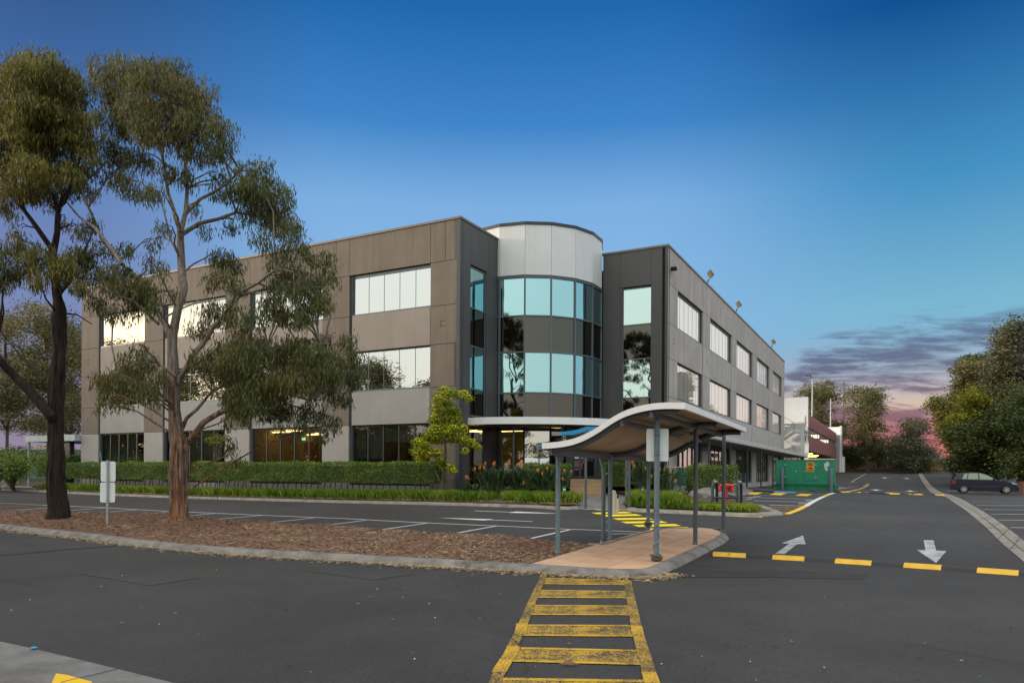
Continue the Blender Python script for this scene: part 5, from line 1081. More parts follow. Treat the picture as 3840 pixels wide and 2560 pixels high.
def bark(name, lowc, highc, z0, z1, strip=(0.16, 0.10, 0.07)):
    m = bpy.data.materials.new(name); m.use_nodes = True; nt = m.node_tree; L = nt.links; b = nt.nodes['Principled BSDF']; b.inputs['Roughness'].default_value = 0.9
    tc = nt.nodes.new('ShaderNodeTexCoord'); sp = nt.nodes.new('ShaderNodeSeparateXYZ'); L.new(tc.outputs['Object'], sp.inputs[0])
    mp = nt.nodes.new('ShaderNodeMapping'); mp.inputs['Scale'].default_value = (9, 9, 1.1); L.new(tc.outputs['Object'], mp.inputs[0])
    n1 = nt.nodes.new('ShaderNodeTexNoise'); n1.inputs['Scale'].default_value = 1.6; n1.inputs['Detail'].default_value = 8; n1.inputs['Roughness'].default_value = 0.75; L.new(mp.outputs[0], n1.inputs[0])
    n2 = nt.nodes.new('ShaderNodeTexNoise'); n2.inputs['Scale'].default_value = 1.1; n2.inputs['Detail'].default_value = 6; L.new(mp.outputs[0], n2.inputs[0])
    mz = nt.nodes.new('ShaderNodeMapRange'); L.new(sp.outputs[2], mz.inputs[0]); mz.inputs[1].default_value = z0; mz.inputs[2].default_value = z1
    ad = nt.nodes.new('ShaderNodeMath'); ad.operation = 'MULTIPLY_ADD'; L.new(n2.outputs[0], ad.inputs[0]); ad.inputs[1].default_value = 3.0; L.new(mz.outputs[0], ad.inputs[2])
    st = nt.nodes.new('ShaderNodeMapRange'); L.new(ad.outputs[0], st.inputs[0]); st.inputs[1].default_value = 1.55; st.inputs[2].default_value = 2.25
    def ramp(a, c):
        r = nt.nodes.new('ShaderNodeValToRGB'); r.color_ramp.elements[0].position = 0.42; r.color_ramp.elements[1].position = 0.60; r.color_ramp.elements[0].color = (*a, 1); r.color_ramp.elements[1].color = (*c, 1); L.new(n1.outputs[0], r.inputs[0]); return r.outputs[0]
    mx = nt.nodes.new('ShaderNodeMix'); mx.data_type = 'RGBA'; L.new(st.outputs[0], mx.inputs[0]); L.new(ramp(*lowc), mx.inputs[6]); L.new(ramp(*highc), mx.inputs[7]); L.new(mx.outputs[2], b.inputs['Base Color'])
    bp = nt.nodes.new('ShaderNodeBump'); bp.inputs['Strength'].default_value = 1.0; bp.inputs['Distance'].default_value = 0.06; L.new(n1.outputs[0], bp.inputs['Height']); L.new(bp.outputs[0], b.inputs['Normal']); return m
BARK2 = bark('stringy_bark', ((0.040, 0.013, 0.007), (0.38, 0.17, 0.085)), ((0.16, 0.13, 0.10), (0.36, 0.32, 0.27)), 0.8, 5.2)
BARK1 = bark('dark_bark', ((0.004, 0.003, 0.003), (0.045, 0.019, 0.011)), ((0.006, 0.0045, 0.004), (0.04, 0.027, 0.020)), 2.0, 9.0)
BARKF = bark('far_bark', ((0.05, 0.035, 0.025), (0.14, 0.11, 0.08)), ((0.09, 0.07, 0.05), (0.20, 0.17, 0.13)), 1.0, 4.0)
MULT = {'crown': 5.0}
def leaves_mesh(name, C, R, Nt, m_, parent, L0, W0, hang=1.0, per=9, flat=0.75, shell=0.55, seed=0, blunt=False, tuft_r=0.13, droop=0.0):
    """C: cluster centres, R: radii, Nt: tufts per square metre. Leaves hang in tufts spread through each cluster."""
    r_ = np.random.default_rng(seed); out = []; R = [r * (1.22 if hang > .9 else 1.28) for r in R]; Nt = Nt * MULT.get(name, 1) * (.95 if L0 >= .4 else 1); q_ = .72 if L0 >= .4 else 1; L0 *= q_; W0 *= q_
    for c, r in zip(C, R):
        n = max(4, int(Nt * r * r * 3.1)); d = r_.normal(size=(n, 3)); d /= np.linalg.norm(d, axis=1)[:, None]; d[:, 2] = np.where(d[:, 2] < -0.3, d[:, 2] * 0.6, d[:, 2])
        rad = r * (shell + (1.08 - shell) * r_.random(n) ** 0.7); nz = np.array([noise.noise(Vector(v * 1.7 + np.array(c))) for v in d]); rad *= 1 + 0.45 * nz
        P = np.array(c) + d * rad[:, None] * np.array((1, 1, flat)); P = np.repeat(P, per, axis=0) + r_.normal(size=(n * per, 3)) * tuft_r * np.array((1, 1, .6)) - np.c_[np.zeros((n * per, 2)), r_.random(n * per) * droop]; k = len(P)
        a = r_.random(k) * 2 * np.pi; h = np.c_[np.cos(a), np.sin(a), np.zeros(k)]
        dr = h * (0.25 + 0.75 * r_.random((k, 1))) * (1.4 - hang) + np.c_[np.zeros((k, 2)), -hang * (0.35 + r_.random(k)) + (1 - hang) * (r_.random(k) - 0.4)]
        dr /= np.linalg.norm(dr, axis=1)[:, None]; Ln = L0 * (0.6 + 0.8 * r_.random(k)); s = np.cross(dr, r_.normal(size=(k, 3))); s /= np.linalg.norm(s, axis=1)[:, None] + 1e-9
        Wd = W0 * (0.7 + 0.6 * r_.random(k)); mid = P + dr * (Ln * 0.42)[:, None] + h * (Ln * 0.08)[:, None]
        out.append(np.stack([P, mid + s * (Wd / 2)[:, None], P + dr * Ln[:, None], mid - s * (Wd / 2)[:, None]], axis=1))
    V = np.concatenate(out); k = len(V); org = np.array(ORG[parent.name]); me = bpy.data.meshes.new(name); me.vertices.add(4 * k); me.vertices.foreach_set('co', (V.reshape(-1, 3) - org).ravel())
    me.loops.add(4 * k); me.loops.foreach_set('vertex_index', np.arange(4 * k)); me.polygons.add(k); me.polygons.foreach_set('loop_start', np.arange(k) * 4); me.polygons.foreach_set('loop_total', np.full(k, 4))
    me.materials.append(m_); me.update(calc_edges=True); me.validate(); o = bpy.data.objects.new(name, me); COL.objects.link(o); o.parent = parent; ORG[o.name] = Vector(org); return o
def limb_pts(px, Y, dY=0.0, ph=0.0):
    n = len(px); out = []
    for i, (u, v) in enumerate(px): out.append(at(u, v, Y + dY * i / max(1, n - 1) + 0.12 * math.sin(i * 1.7 + ph)))
    return out
TRS = 0.84
def big_tree(name, base, Y, trunk, limbs, clusters, m_bark, m_leaf, lab, dens, spread, L0, W0, seed, hang=0.92):
    P0 = base; t_ = thing(name, tuple(P0), lab, 'tree'); allp = []
    tp = [at(u, v, Y) for u, v, r in trunk]; tp[0] = Vector((tp[0].x, tp[0].y, P0.z - 0.15)); tr = [r * TRS * Y / F for u, v, r in trunk]
    def dz(pts, rs, st=0.09):
        P, R_ = [], []
        for (a, b, ra, rb) in zip(pts[:-1], pts[1:], rs[:-1], rs[1:]):
            n = max(1, int((b - a).length / st)); 
            for i in range(n): P.append(a.lerp(b, i / n)); R_.append(ra + (rb - ra) * i / n)
        return P + [pts[-1]], R_ + [rs[-1]]
    P, R_ = dz(tp, tr); m = MB(); m.tube(P, R_, 30, jit=0.34); m.build('trunk', m_bark, t_, smooth=True); allp += P
    for i, (px, r0, r1, dY) in enumerate(limbs):
        pts = limb_pts(px, Y, dY, i); n = len(pts); rs = [(r0 + (r1 - r0) * k / (n - 1)) * Y / F for k in range(n)]
        sm = [Vector(p) for p in pts]
        P, R_ = dz(sm, rs, 0.15); m = MB(); m.tube(P, R_, 10, jit=0.15); m.build('limb', m_bark, t_, smooth=True); allp += P
    C, R_ = [], []; rr = random.Random(seed)
    for x, y, r in clusters:
        c = at(x * K, y * K, Y + rr.uniform(-spread, spread)); C.append(np.array(c)); R_.append(r * K * Y / F)
    # twigs from the nearest limb to each clump
    A = np.array(allp); m = MB()
    for c, r in zip(C, R_):
        low = A[A[:, 2] < c[2] + 0.3]; low = low if len(low) else A; dh = np.linalg.norm(low[:, :2] - c[:2], axis=1); j = np.argmin(((low - c) ** 2).sum(1) + 2.5 * np.maximum(0, low[:, 2] - (c[2] - .7 * dh)) ** 2); a = Vector(low[j]); b = Vector(c); mid = a.lerp(b, 0.55) + Vector((rr.uniform(-.2, .2), rr.uniform(-.2, .2), 0.18 * (b - a).length * 0.5))
        q1 = a.lerp(mid, .5) + Vector((rr.uniform(-.1, .1), rr.uniform(-.1, .1), .05)); q2 = mid.lerp(b, .5) + Vector((rr.uniform(-.12, .12), rr.uniform(-.12, .12), .06)); m.tube([a, q1, mid, q2, b], [0.032, 0.026, 0.020, .014, 0.008], 5)
        for _ in range(3):
            e = b + Vector((rr.uniform(-1, 1), rr.uniform(-1, 1), rr.uniform(-.5, .8))) * r * 0.8; m.tube([mid.lerp(b, rr.random()), e], [0.012, 0.005], 4)
    m.build('twigs', m_bark, t_)
    leaves_mesh('crown', C, R_, dens * .95, m_leaf, t_, L0 * .88, W0 * .78, hang=hang, seed=seed, per=17, tuft_r=.085, droop=.34); return t_
T2C = [(250, 152, 34), (292, 150, 34), (350, 150, 34), (400, 168, 38), (440, 200, 36), (232, 200, 30), (290, 215, 42), (360, 215, 40), (420, 245, 42), (470, 262, 38), (505, 292, 28), (248, 262, 32), (300, 280, 36), (345, 290, 30), (240, 318, 26), (400, 310, 28), (455, 325, 34), (500, 335, 22), (280, 350, 32), (325, 355, 26), (262, 395, 24), (300, 415, 28), (345, 430, 22), (385, 380, 18), (428, 395, 20), (372, 512, 13), (352, 548, 12), (455, 470, 10),
       (565, 378, 20), (605, 372, 20), (560, 412, 24), (625, 405, 18), (600, 445, 26), (640, 462, 26), (575, 480, 24), (635, 505, 28), (600, 540, 20), (672, 500, 18), (682, 535, 18), (655, 560, 18), (520, 400, 14), (536, 432, 18), (497, 430, 16), (470, 520, 12), (500, 395, 12), (530, 505, 14),
       (505, 580, 22), (530, 600, 24), (510, 630, 24), (545, 645, 14), (700, 568, 20), (738, 590, 22), (758, 625, 20), (720, 640, 26), (680, 610, 26), (645, 640, 24), (740, 680, 22), (700, 700, 24), (660, 712, 20), (620, 678, 22), (590, 715, 20), (540, 700, 20), (500, 715, 26), (475, 690, 18), (455, 740, 22), (630, 590, 14), (560, 745, 20),
       (750, 772, 16), (795, 778, 18), (815, 812, 20), (822, 850, 16), (790, 855, 26), (750, 825, 26), (708, 800, 30), (655, 790, 30), (605, 790, 30), (555, 785, 28), (510, 795, 26), (560, 845, 30), (620, 855, 32), (680, 865, 30), (738, 880, 30), (780, 900, 20), (600, 905, 26), (655, 925, 26), (715, 935, 28), (757, 960, 18), (545, 890, 24), (502, 850, 22), (745, 985, 14), (560, 945, 14), (532, 1010, 14), (540, 1040, 11), (480, 815, 20), (690, 965, 14), (640, 965, 10), (525, 960, 10), (450, 800, 14),
       (238, 860, 20), (268, 880, 26), (300, 858, 26), (252, 905, 18), (338, 820, 20), (330, 878, 20), (358, 850, 18), (232, 925, 9), (285, 820, 18), (318, 790, 16), (345, 900, 12), (290, 905, 14),
       (205, 590, 26), (240, 632, 28), (280, 612, 24), (300, 650, 24), (330, 638, 20), (222, 682, 22), (262, 705, 20), (345, 590, 12), (370, 600, 14), (360, 688, 18), (395, 668, 16), (330, 680, 18), (240, 560, 18), (285, 560, 16), (195, 645, 20), (310, 700, 14)]
def blob(cx, cy, rx, ry, r, n, seed):
    q = random.Random(seed); out = []
    for i in range(n):
        a = q.random() * 6.28; d = q.random() ** 0.5; out.append((cx + rx * d * math.cos(a), cy + ry * d * math.sin(a), r * q.uniform(.7, 1.25)))
    return out
XT2 = blob(650, 830, 150, 55, 20, 30, 401) + blob(610, 905, 90, 45, 18, 14, 402) + blob(690, 690, 60, 45, 17, 10, 403) + blob(290, 640, 80, 50, 17, 9, 404) + blob(290, 865, 50, 28, 15, 7, 405) + blob(360, 225, 100, 70, 26, 14, 406) + blob(620, 450, 60, 70, 18, 8, 407)
XT1 = blob(90, 220, 90, 85, 28, 18, 411) + blob(90, 395, 95, 45, 20, 12, 412)
g2b = G(668, 1958, 0.16)
big_tree('gum_tree', g2b, g2b.y, [(668, 1975, 50), (667, 1930, 39), (669, 1860, 35), (670, 1750, 35), (668, 1690, 35), (660, 1620, 30), (654, 1544, 25), (649, 1372, 22), (646, 1300, 23), (643, 1236, 22)],
    [([(643, 1270), (620, 1215), (597, 1178), (555, 1106), (528, 1056), (459, 991), (383, 899), (337, 788), (306, 719), (279, 636), (253, 590)], 13, 2, 2.2),
     ([(459, 991), (421, 937), (356, 853), (298, 815), (253, 761), (207, 700)], 8, 2, 1.8),
     ([(645, 1270), (666, 1159), (688, 1083), (680, 1006), (676, 900), (678, 857)], 17, 12, 0.4),
     ([(678, 870), (660, 820), (651, 786), (630, 724), (618, 640), (600, 540), (560, 430)], 9, 3, 0.2), ([(678, 870), (697, 790), (702, 704), (694, 600), (690, 480), (700, 380), (705, 300)], 9, 3, 0.9), ([(697, 800), (753, 745), (800, 722), (850, 690), (900, 640), (960, 640)], 7, 2.5, -0.3),
     ([(680, 880), (748, 837), (819, 821), (886, 796), (947, 806), (1010, 830), (1060, 860)], 8, 2.5, 0.6), ([(693, 620), (740, 540), (775, 460), (790, 400)], 5, 2, -0.4), ([(672, 960), (640, 900), (622, 820), (605, 760)], 5, 2, 0.5),
     ([(668, 1432), (700, 1375), (723, 1332), (775, 1269), (803, 1223), (850, 1168), (886, 1102), (967, 1061), (1034, 1010)], 11, 4, -0.8), ([(665, 1440), (683, 1407), (729, 1366), (815, 1343), (900, 1335), (980, 1360)], 8, 3, 0.7),
     ([(850, 1168), (900, 1110), (980, 1085), (1060, 1066), (1130, 1090)], 6, 2.5, 0.4), ([(683, 1690), (700, 1660), (723, 1636), (763, 1584), (826, 1544), (878, 1510), (960, 1480), (1060, 1470), (1160, 1500)], 15, 4, -0.4),
     ([(672, 1625), (690, 1590), (700, 1567), (740, 1533), (792, 1470), (860, 1430), (930, 1420)], 9, 3, 0.8), ([(597, 1216), (547, 1171), (497, 1125), (440, 1110)], 6, 2, -0.5), ([(650, 1400), (600, 1370), (520, 1360), (440, 1400)], 4, 2, 0.4), ([(1000, 1330), (1100, 1330), (1200, 1290), (1290, 1290)], 5, 2, -0.4), ([(815, 1343), (900, 1330), (1000, 1330)], 5, 4, -0.6)],
    T2C + XT2, BARK2, GUM, 'tall gum with peeling red brown bark beside the double sign, nearest the building', 13, 1.6, 0.20, 0.036, 21)
T1C = [(90, 120, 24), (62, 142, 28), (118, 142, 30), (20, 182, 32), (78, 180, 38), (150, 165, 24), (130, 205, 36), (172, 215, 24), (30, 232, 40), (90, 245, 42), (150, 260, 38), (195, 260, 26), (15, 290, 38), (80, 310, 40), (140, 320, 38), (190, 315, 30), (20, 355, 34), (70, 375, 32), (125, 375, 30), (178, 372, 30), (215, 350, 20), (30, 420, 24), (75, 430, 22), (20, 468, 20), (112, 448, 16), (158, 420, 20), (200, 425, 20), (-25, 250, 40), (-30, 340, 36), (-20, 430, 26), (60, 290, 34), (110, 285, 34), (170, 300, 26), (50, 335, 30),
       (18, 565, 20), (58, 555, 22), (98, 575, 26), (60, 605, 26), (18, 615, 22), (120, 612, 26), (150, 588, 22), (170, 630, 20), (88, 635, 16), (0, 645, 16), (-20, 590, 26), (185, 575, 22), (210, 500, 14), (180, 520, 14), (150, 500, 10), (40, 520, 12)]
g1b = G(215, 1945, 0.15)
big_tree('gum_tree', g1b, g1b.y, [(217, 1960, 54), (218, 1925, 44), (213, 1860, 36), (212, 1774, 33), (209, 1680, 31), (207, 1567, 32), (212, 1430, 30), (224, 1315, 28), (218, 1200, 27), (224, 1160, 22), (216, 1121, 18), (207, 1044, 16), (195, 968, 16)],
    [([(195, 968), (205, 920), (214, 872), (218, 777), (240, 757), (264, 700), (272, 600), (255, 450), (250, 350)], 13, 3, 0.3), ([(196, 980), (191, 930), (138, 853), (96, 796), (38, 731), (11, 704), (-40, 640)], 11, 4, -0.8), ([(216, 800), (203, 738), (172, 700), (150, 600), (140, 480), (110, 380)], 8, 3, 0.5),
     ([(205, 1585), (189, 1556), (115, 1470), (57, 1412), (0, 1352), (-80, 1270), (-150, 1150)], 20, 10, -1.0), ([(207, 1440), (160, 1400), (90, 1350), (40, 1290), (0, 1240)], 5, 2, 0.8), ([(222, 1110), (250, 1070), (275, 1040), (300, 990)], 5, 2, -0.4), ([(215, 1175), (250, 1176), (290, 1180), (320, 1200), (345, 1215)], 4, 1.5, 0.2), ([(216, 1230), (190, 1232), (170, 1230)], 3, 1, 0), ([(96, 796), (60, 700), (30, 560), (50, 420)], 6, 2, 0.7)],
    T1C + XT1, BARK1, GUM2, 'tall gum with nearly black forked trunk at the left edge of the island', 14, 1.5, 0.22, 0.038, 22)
# trees further off: clumps in overview pixels at a stated distance
def far_tree(name, lab, cat, Y, clusters, trunk, m_leaf, dens, L0, W0, seed, spread, group=None, m_b=None, hang=0.3, per=8, tr=0.4):
    rr = random.Random(seed); C, R_ = [], []
    for x, y, r in clusters: C.append(np.array(at(x * K, y * K, Y + rr.uniform(-spread, spread)))); R_.append(r * K * Y / F)
    bx, by = trunk[0][0] * K, trunk[0][1] * K; b = at(bx, by, Y); b.z = T(b.x, b.y); t_ = thing(name, tuple(b), lab, cat, group)
    tp = [at(x * K, y * K, Y) for x, y, r in trunk]; tp[0] = Vector((b.x, b.y, b.z - 0.2)); m = MB(); m.tube(tp, [r * K * Y / F for x, y, r in trunk], 9, jit=0.1); m.build('trunk', m_b or BARKF, t_, smooth=True)
    A = np.array([p for a_, b_ in zip(tp[:-1], tp[1:]) for p in [a_.lerp(b_, k / 5) for k in range(6)]]); m = MB()
    for c in C:
        j = np.argmin(((A - c) ** 2).sum(1) + (A[:, 2] - c[2] + 1.5) ** 2); a_ = Vector(A[j]); bb_ = Vector(c); m.tube([a_, a_.lerp(bb_, .5) + Vector((0, 0, .3)), bb_], [.09, .06, .02], 5)
    m.build('branches', m_b or BARKF, t_); leaves_mesh('crown', C, R_, dens, m_leaf, t_, L0, W0, hang=hang, seed=seed, per=per, tuft_r=tr); return t_
rr0 = random.Random(5)
def blob(cx, cy, rx, ry, r, n, seed):
    q = random.Random(seed); out = []
    for i in range(n):
        a = q.random() * 6.28; d = q.random() ** 0.5; out.append((cx + rx * d * math.cos(a), cy + ry * d * math.sin(a), r * q.uniform(.7, 1.25)))
    return out
GR1 = 'gum trees beyond the office at the left'
far_tree('background_gum', 'olive gum crown showing between the two island trunks, beside the office corner', 'tree', 58, blob(100, 740, 75, 30, 22, 16, 1) + blob(105, 830, 75, 60, 26, 26, 2) + blob(120, 920, 60, 50, 22, 14, 3), [(110, 1055, 4), (112, 900, 3.5), (105, 780, 2)], GUMF, 3.2, .22, .09, 31, 4, GR1)
far_tree('background_gum', 'lower gum crown cut by the left photo edge behind the black trunk', 'tree', 52, blob(10, 760, 40, 30, 20, 9, 4) + blob(20, 860, 60, 60, 26, 18, 5) + blob(25, 950, 50, 40, 22, 12, 6), [(15, 1060, 4), (18, 900, 3), (10, 780, 2)], GUMF, 3.2, .22, .09, 32, 4, GR1)
far_tree('background_gum', 'gum crown just left of the office end wall above the carport roof', 'tree', 75, blob(170, 800, 28, 60, 20, 14, 7) + blob(165, 930, 30, 60, 22, 14, 8) + blob(90, 980, 90, 24, 18, 14, 9), [(160, 1060, 4), (165, 930, 3), (165, 800, 2)], GUMF, 3.0, .25, .10, 33, 3, GR1)
GR2 = 'gum trees at the end of the drive'
far_tree('background_gum', 'round topped gum rising behind the white car park wall', 'tree', 122, blob(1885, 915, 36, 34, 15, 22, 10) + blob(1890, 980, 42, 40, 15, 22, 11) + [(1848, 895, 13), (1835, 905, 9)], [(1890, 1085, 3), (1888, 990, 2.5), (1885, 920, 1)], GUMF, 1.6, .45, .20, 34, 5, GR2, per=9)
far_tree('background_gum', 'spreading gum with pale leaning trunk at the drive end', 'tree', 112, blob(1985, 905, 34, 16, 13, 16, 12) + blob(1985, 955, 46, 34, 14, 26, 13) + blob(1980, 1010, 50, 22, 13, 18, 14) + [(2035, 985, 9), (2040, 1000, 9), (1950, 920, 10), (2015, 895, 10)], [(1992, 1076, 4.5), (1990, 1040, 4), (1984, 1010, 3.5), (1990, 960, 2.5), (1988, 910, 1)], GUMF, 1.5, .45, .20, 35, 5, GR2, per=8)
far_tree('background_gum', 'sparse grey green gum right of the thin green light pole', 'tree', 108, blob(2095, 985, 28, 22, 12, 16, 15) + blob(2095, 1035, 42, 30, 13, 24, 16) + blob(2075, 1060, 40, 14, 11, 10, 17), [(2100, 1078, 3), (2104, 1030, 2.4), (2100, 985, 1)], GUMG, 1.9, .42, .20, 36, 4, GR2)
far_tree('background_gum', 'small leaning gum whose pale leaves overhang the timber fence', 'tree', 92, blob(2160, 935, 22, 16, 11, 12, 18) + blob(2185, 960, 26, 26, 12, 14, 19) + blob(2176, 985, 26, 24, 12, 12, 20), [(2190, 1085, 3), (2190, 1010, 2.5), (2180, 960, 1.6), (2160, 935, 1)], GUM2, 2.2, .36, .17, 37, 3, GR2)
GR3 = 'dark screening shrubs at the drive end'
for i, (cx, cy, rx, ry, Y, lab) in enumerate(((1950, 1045, 30, 28, 116, 'dark shrub beside the white car park end wall'), (2015, 1045, 30, 26, 118, 'dark shrub between the leaning trunk and the green pole'), (2060, 1040, 24, 34, 120, 'tall dark shrub just right of the green pole'), (2108, 1058, 18, 20, 114, 'dark shrub in front of the house roof'))):
    far_tree('screen_shrub', lab, 'shrub', Y, blob(cx, cy, rx, ry, 14, 16, 40 + i), [(cx, 1078, 2), (cx, cy, 1.2)], DKG, 1.8, .45, .22, 50 + i, 3, GR3)
GR4 = 'trees along the right side of the car park'
far_tree('side_tree', 'brown green gum with rounded top left of the tall blue grey gum', 'tree', 84, blob(2240, 860, 32, 30, 15, 18, 60) + blob(2225, 905, 30, 30, 15, 16, 61) + blob(2250, 950, 40, 40, 16, 16, 62), [(2250, 1085, 4), (2245, 960, 3), (2240, 860, 1.5)], GUMF, 2.4, .36, .17, 61, 4, GR4)
far_tree('side_tree', 'gum crown rising behind the brown green rounded tree', 'tree', 92, blob(2242, 850, 30, 26, 17, 16, 601) + blob(2240, 910, 36, 40, 18, 16, 602) + blob(2240, 980, 34, 40, 18, 12, 603), [(2240, 1082, 4), (2240, 960, 3), (2240, 850, 1.5)], DKG, 2.6, .36, .17, 611, 3, GR4)
far_tree('side_tree', 'bright yellow green wattle glowing in the tree row', 'tree', 69, blob(2242, 912, 24, 14, 12, 12, 63) + blob(2222, 955, 24, 30, 13, 16, 64) + blob(2205, 1000, 20, 40, 13, 14, 65), [(2230, 1085, 3), (2232, 1000, 2.5), (2238, 920, 1.2)], YLG, 3.4, .28, .13, 62, 3, GR4)
far_tree('side_tree', 'tall blue grey gum touching the right edge of the picture', 'tree', 70, blob(2335, 775, 28, 34, 17, 20, 66) + blob(2320, 840, 36, 40, 18, 22, 67) + blob(2345, 900, 30, 40, 18, 14, 68) + blob(2300, 890, 20, 30, 15, 10, 69), [(2345, 1085, 5), (2340, 900, 4), (2335, 780, 2)], GUMG, 3.0, .30, .14, 63, 4, GR4)
far_tree('side_tree', 'dense dark shrubby tree left of the parked car', 'tree', 67, blob(2225, 1010, 34, 40, 17, 22, 70) + blob(2210, 1055, 36, 26, 14, 18, 71) + blob(2268, 992, 26, 36, 16, 14, 72) + blob(2240, 1078, 40, 12, 10, 12, 722), [(2225, 1090, 3), (2225, 1010, 2)], DKG, 3.4, .27, .12, 64, 3, GR4)
far_tree('side_tree', 'very dark tree directly behind the parked car', 'tree', 68, blob(2290, 985, 40, 60, 20, 30, 73) + blob(2290, 1055, 46, 26, 15, 20, 74) + blob(2290, 1082, 50, 10, 10, 18, 742), [(2290, 1090, 3), (2290, 1000, 2)], DKG, 3.2, .28, .12, 65, 3, GR4)
far_tree('side_tree', 'dark green tree filling the right edge below the blue grey gum', 'tree', 62, blob(2345, 960, 34, 60, 20, 28, 75) + blob(2350, 1050, 40, 30, 15, 20, 76) + blob(2400, 960, 30, 80, 20, 14, 77) + blob(2350, 1085, 45, 12, 11, 16, 772), [(2350, 1095, 4), (2350, 980, 3)], DKG, 3.4, .27, .12, 66, 3, GR4)
far_tree('side_tree', 'mossy green bush at the foot of the trees beside the timber fence', 'shrub', 74, blob(2208, 1045, 16, 30, 11, 14, 78) + blob(2235, 1072, 30, 14, 10, 14, 79), [(2210, 1086, 2), (2210, 1050, 1)], GUM2, 3.0, .27, .13, 67, 2)
wood_rt = thing('distant_wood', tuple(at(3400, 1775, 165)), 'low dark wood on the skyline behind the car park fence', 'wood'); wood_rt['kind'] = 'stuff'
_C = [np.array(at(u, random.uniform(1722, 1770), random.uniform(155, 175))) for u in range(3110, 3760, 9)]; leaves_mesh('foliage', _C, [random.uniform(1.6, 2.6) for _ in _C], .9, DKG, wood_rt, .7, .34, hang=.3, seed=91, per=8, tuft_r=.6)
# trees behind and beside the camera: seen only as reflections in the windows
GR5 = 'gums seen reflected in the office windows'
def mirror_tree(x, y, h, r, seed, lab):
    q = random.Random(seed); z = T(x, y); t_ = thing('reflected_gum', (x, y, z), lab, 'tree', GR5); m = MB(); top = z + h
    m.tube([(x, y, z - .2), (x + .3, y, z + h * .4), (x - .2, y + .2, z + h * .8)], [.32, .22, .08], 8); m.build('trunk', BARKF, t_)
    C, R_ = [], []
    for i in range(26):
        a = q.random() * 6.28; zz = z + h * (0.38 + 0.62 * q.random()); rr_ = r * math.sin(math.pi * min(.92, (zz - z) / h * .85 + .1)) * q.random() ** .5
        C.append(np.array((x + rr_ * math.cos(a), y + rr_ * math.sin(a), zz))); R_.append(q.uniform(.10, .17) * h * .6)
    m = MB()
    for c in C: m.tube([(x, y, max(z + 1, c[2] - h * .2)), tuple(c)], [.09, .02], 4)
    m.build('branches', BARKF, t_); leaves_mesh('crown', C, R_, 2.6, GUMF, t_, .30, .10, hang=.6, seed=seed, per=7, tuft_r=.3)
for i, (x, y, h, r) in enumerate([(-56, 38, 13.5, 5.5), (-50, 22, 15.5, 5), (-60, 12, 15, 6), (-44, 10, 14, 5), (-52, 0, 13, 5), (-68, 30, 17, 6.5), (-36, -8, 12, 4), (-64, 50, 13, 6), (-28, -24, 13, 5), (-7, -24, 14.5, 4.5), (-16, -30, 9, 5), (-80, 18, 17, 6), (-44, -20, 14, 6), (8, -38, 10, 6), (-46, 17, 8, 5), (-53, 30, 8, 5), (-60, 44, 8, 6), (-41, 3, 8, 5), (-35, -15, 8, 5), (-72, 40, 16, 6), (-74, 6, 15, 7)]):
    mirror_tree(x, y, h, r, 200 + i, 'gum tree standing out of frame and mirrored in the office windows')
def mirror_shrubs(pts, h, lab, seed):  # unseen hedge, added so the ground floor panes reflect dark
    x0, y0 = pts[0]; t_ = thing('unseen_hedge', (x0, y0, T(x0, y0)), lab, 'hedge'); C, R_ = [], []; q = random.Random(seed)
    for a, b in zip(pts[:-1], pts[1:]):
        n = int(math.dist(a, b) / 1.1)
        for k in range(n):
            for zz in (h * .2, h * .5, h * .8): C.append(np.array((a[0] + (b[0] - a[0]) * k / n + q.uniform(-.8, .8), a[1] + (b[1] - a[1]) * k / n + q.uniform(-.8, .8), T(*a) + zz + q.uniform(-.5, .6)))); R_.append(q.uniform(1.0, 1.5))
    leaves_mesh('crown', C, R_, 1.9, DKG, t_, .34, .16, hang=.4, seed=seed, per=12, tuft_r=.35)
mirror_shrubs([(-40, -22), (-47, -2), (-52, 16), (-60, 36), (-68, 56), (-76, 80)], 6.0, 'tall unseen hedge added out of frame to darken the low window reflections', 301)
far_tree('lime_sapling', 'small bright lime green sapling behind the near gum trunk', 'shrub', 34.2, [(480, 1012, 5), (492, 1006, 6), (504, 1002, 6), (514, 1008, 5), (500, 1014, 6), (488, 1016, 5)], [(500, 1062, .7), (500, 1030, .5), (498, 1010, .3)], LIME, 30, .10, .06, 95, .3, tr=.08)
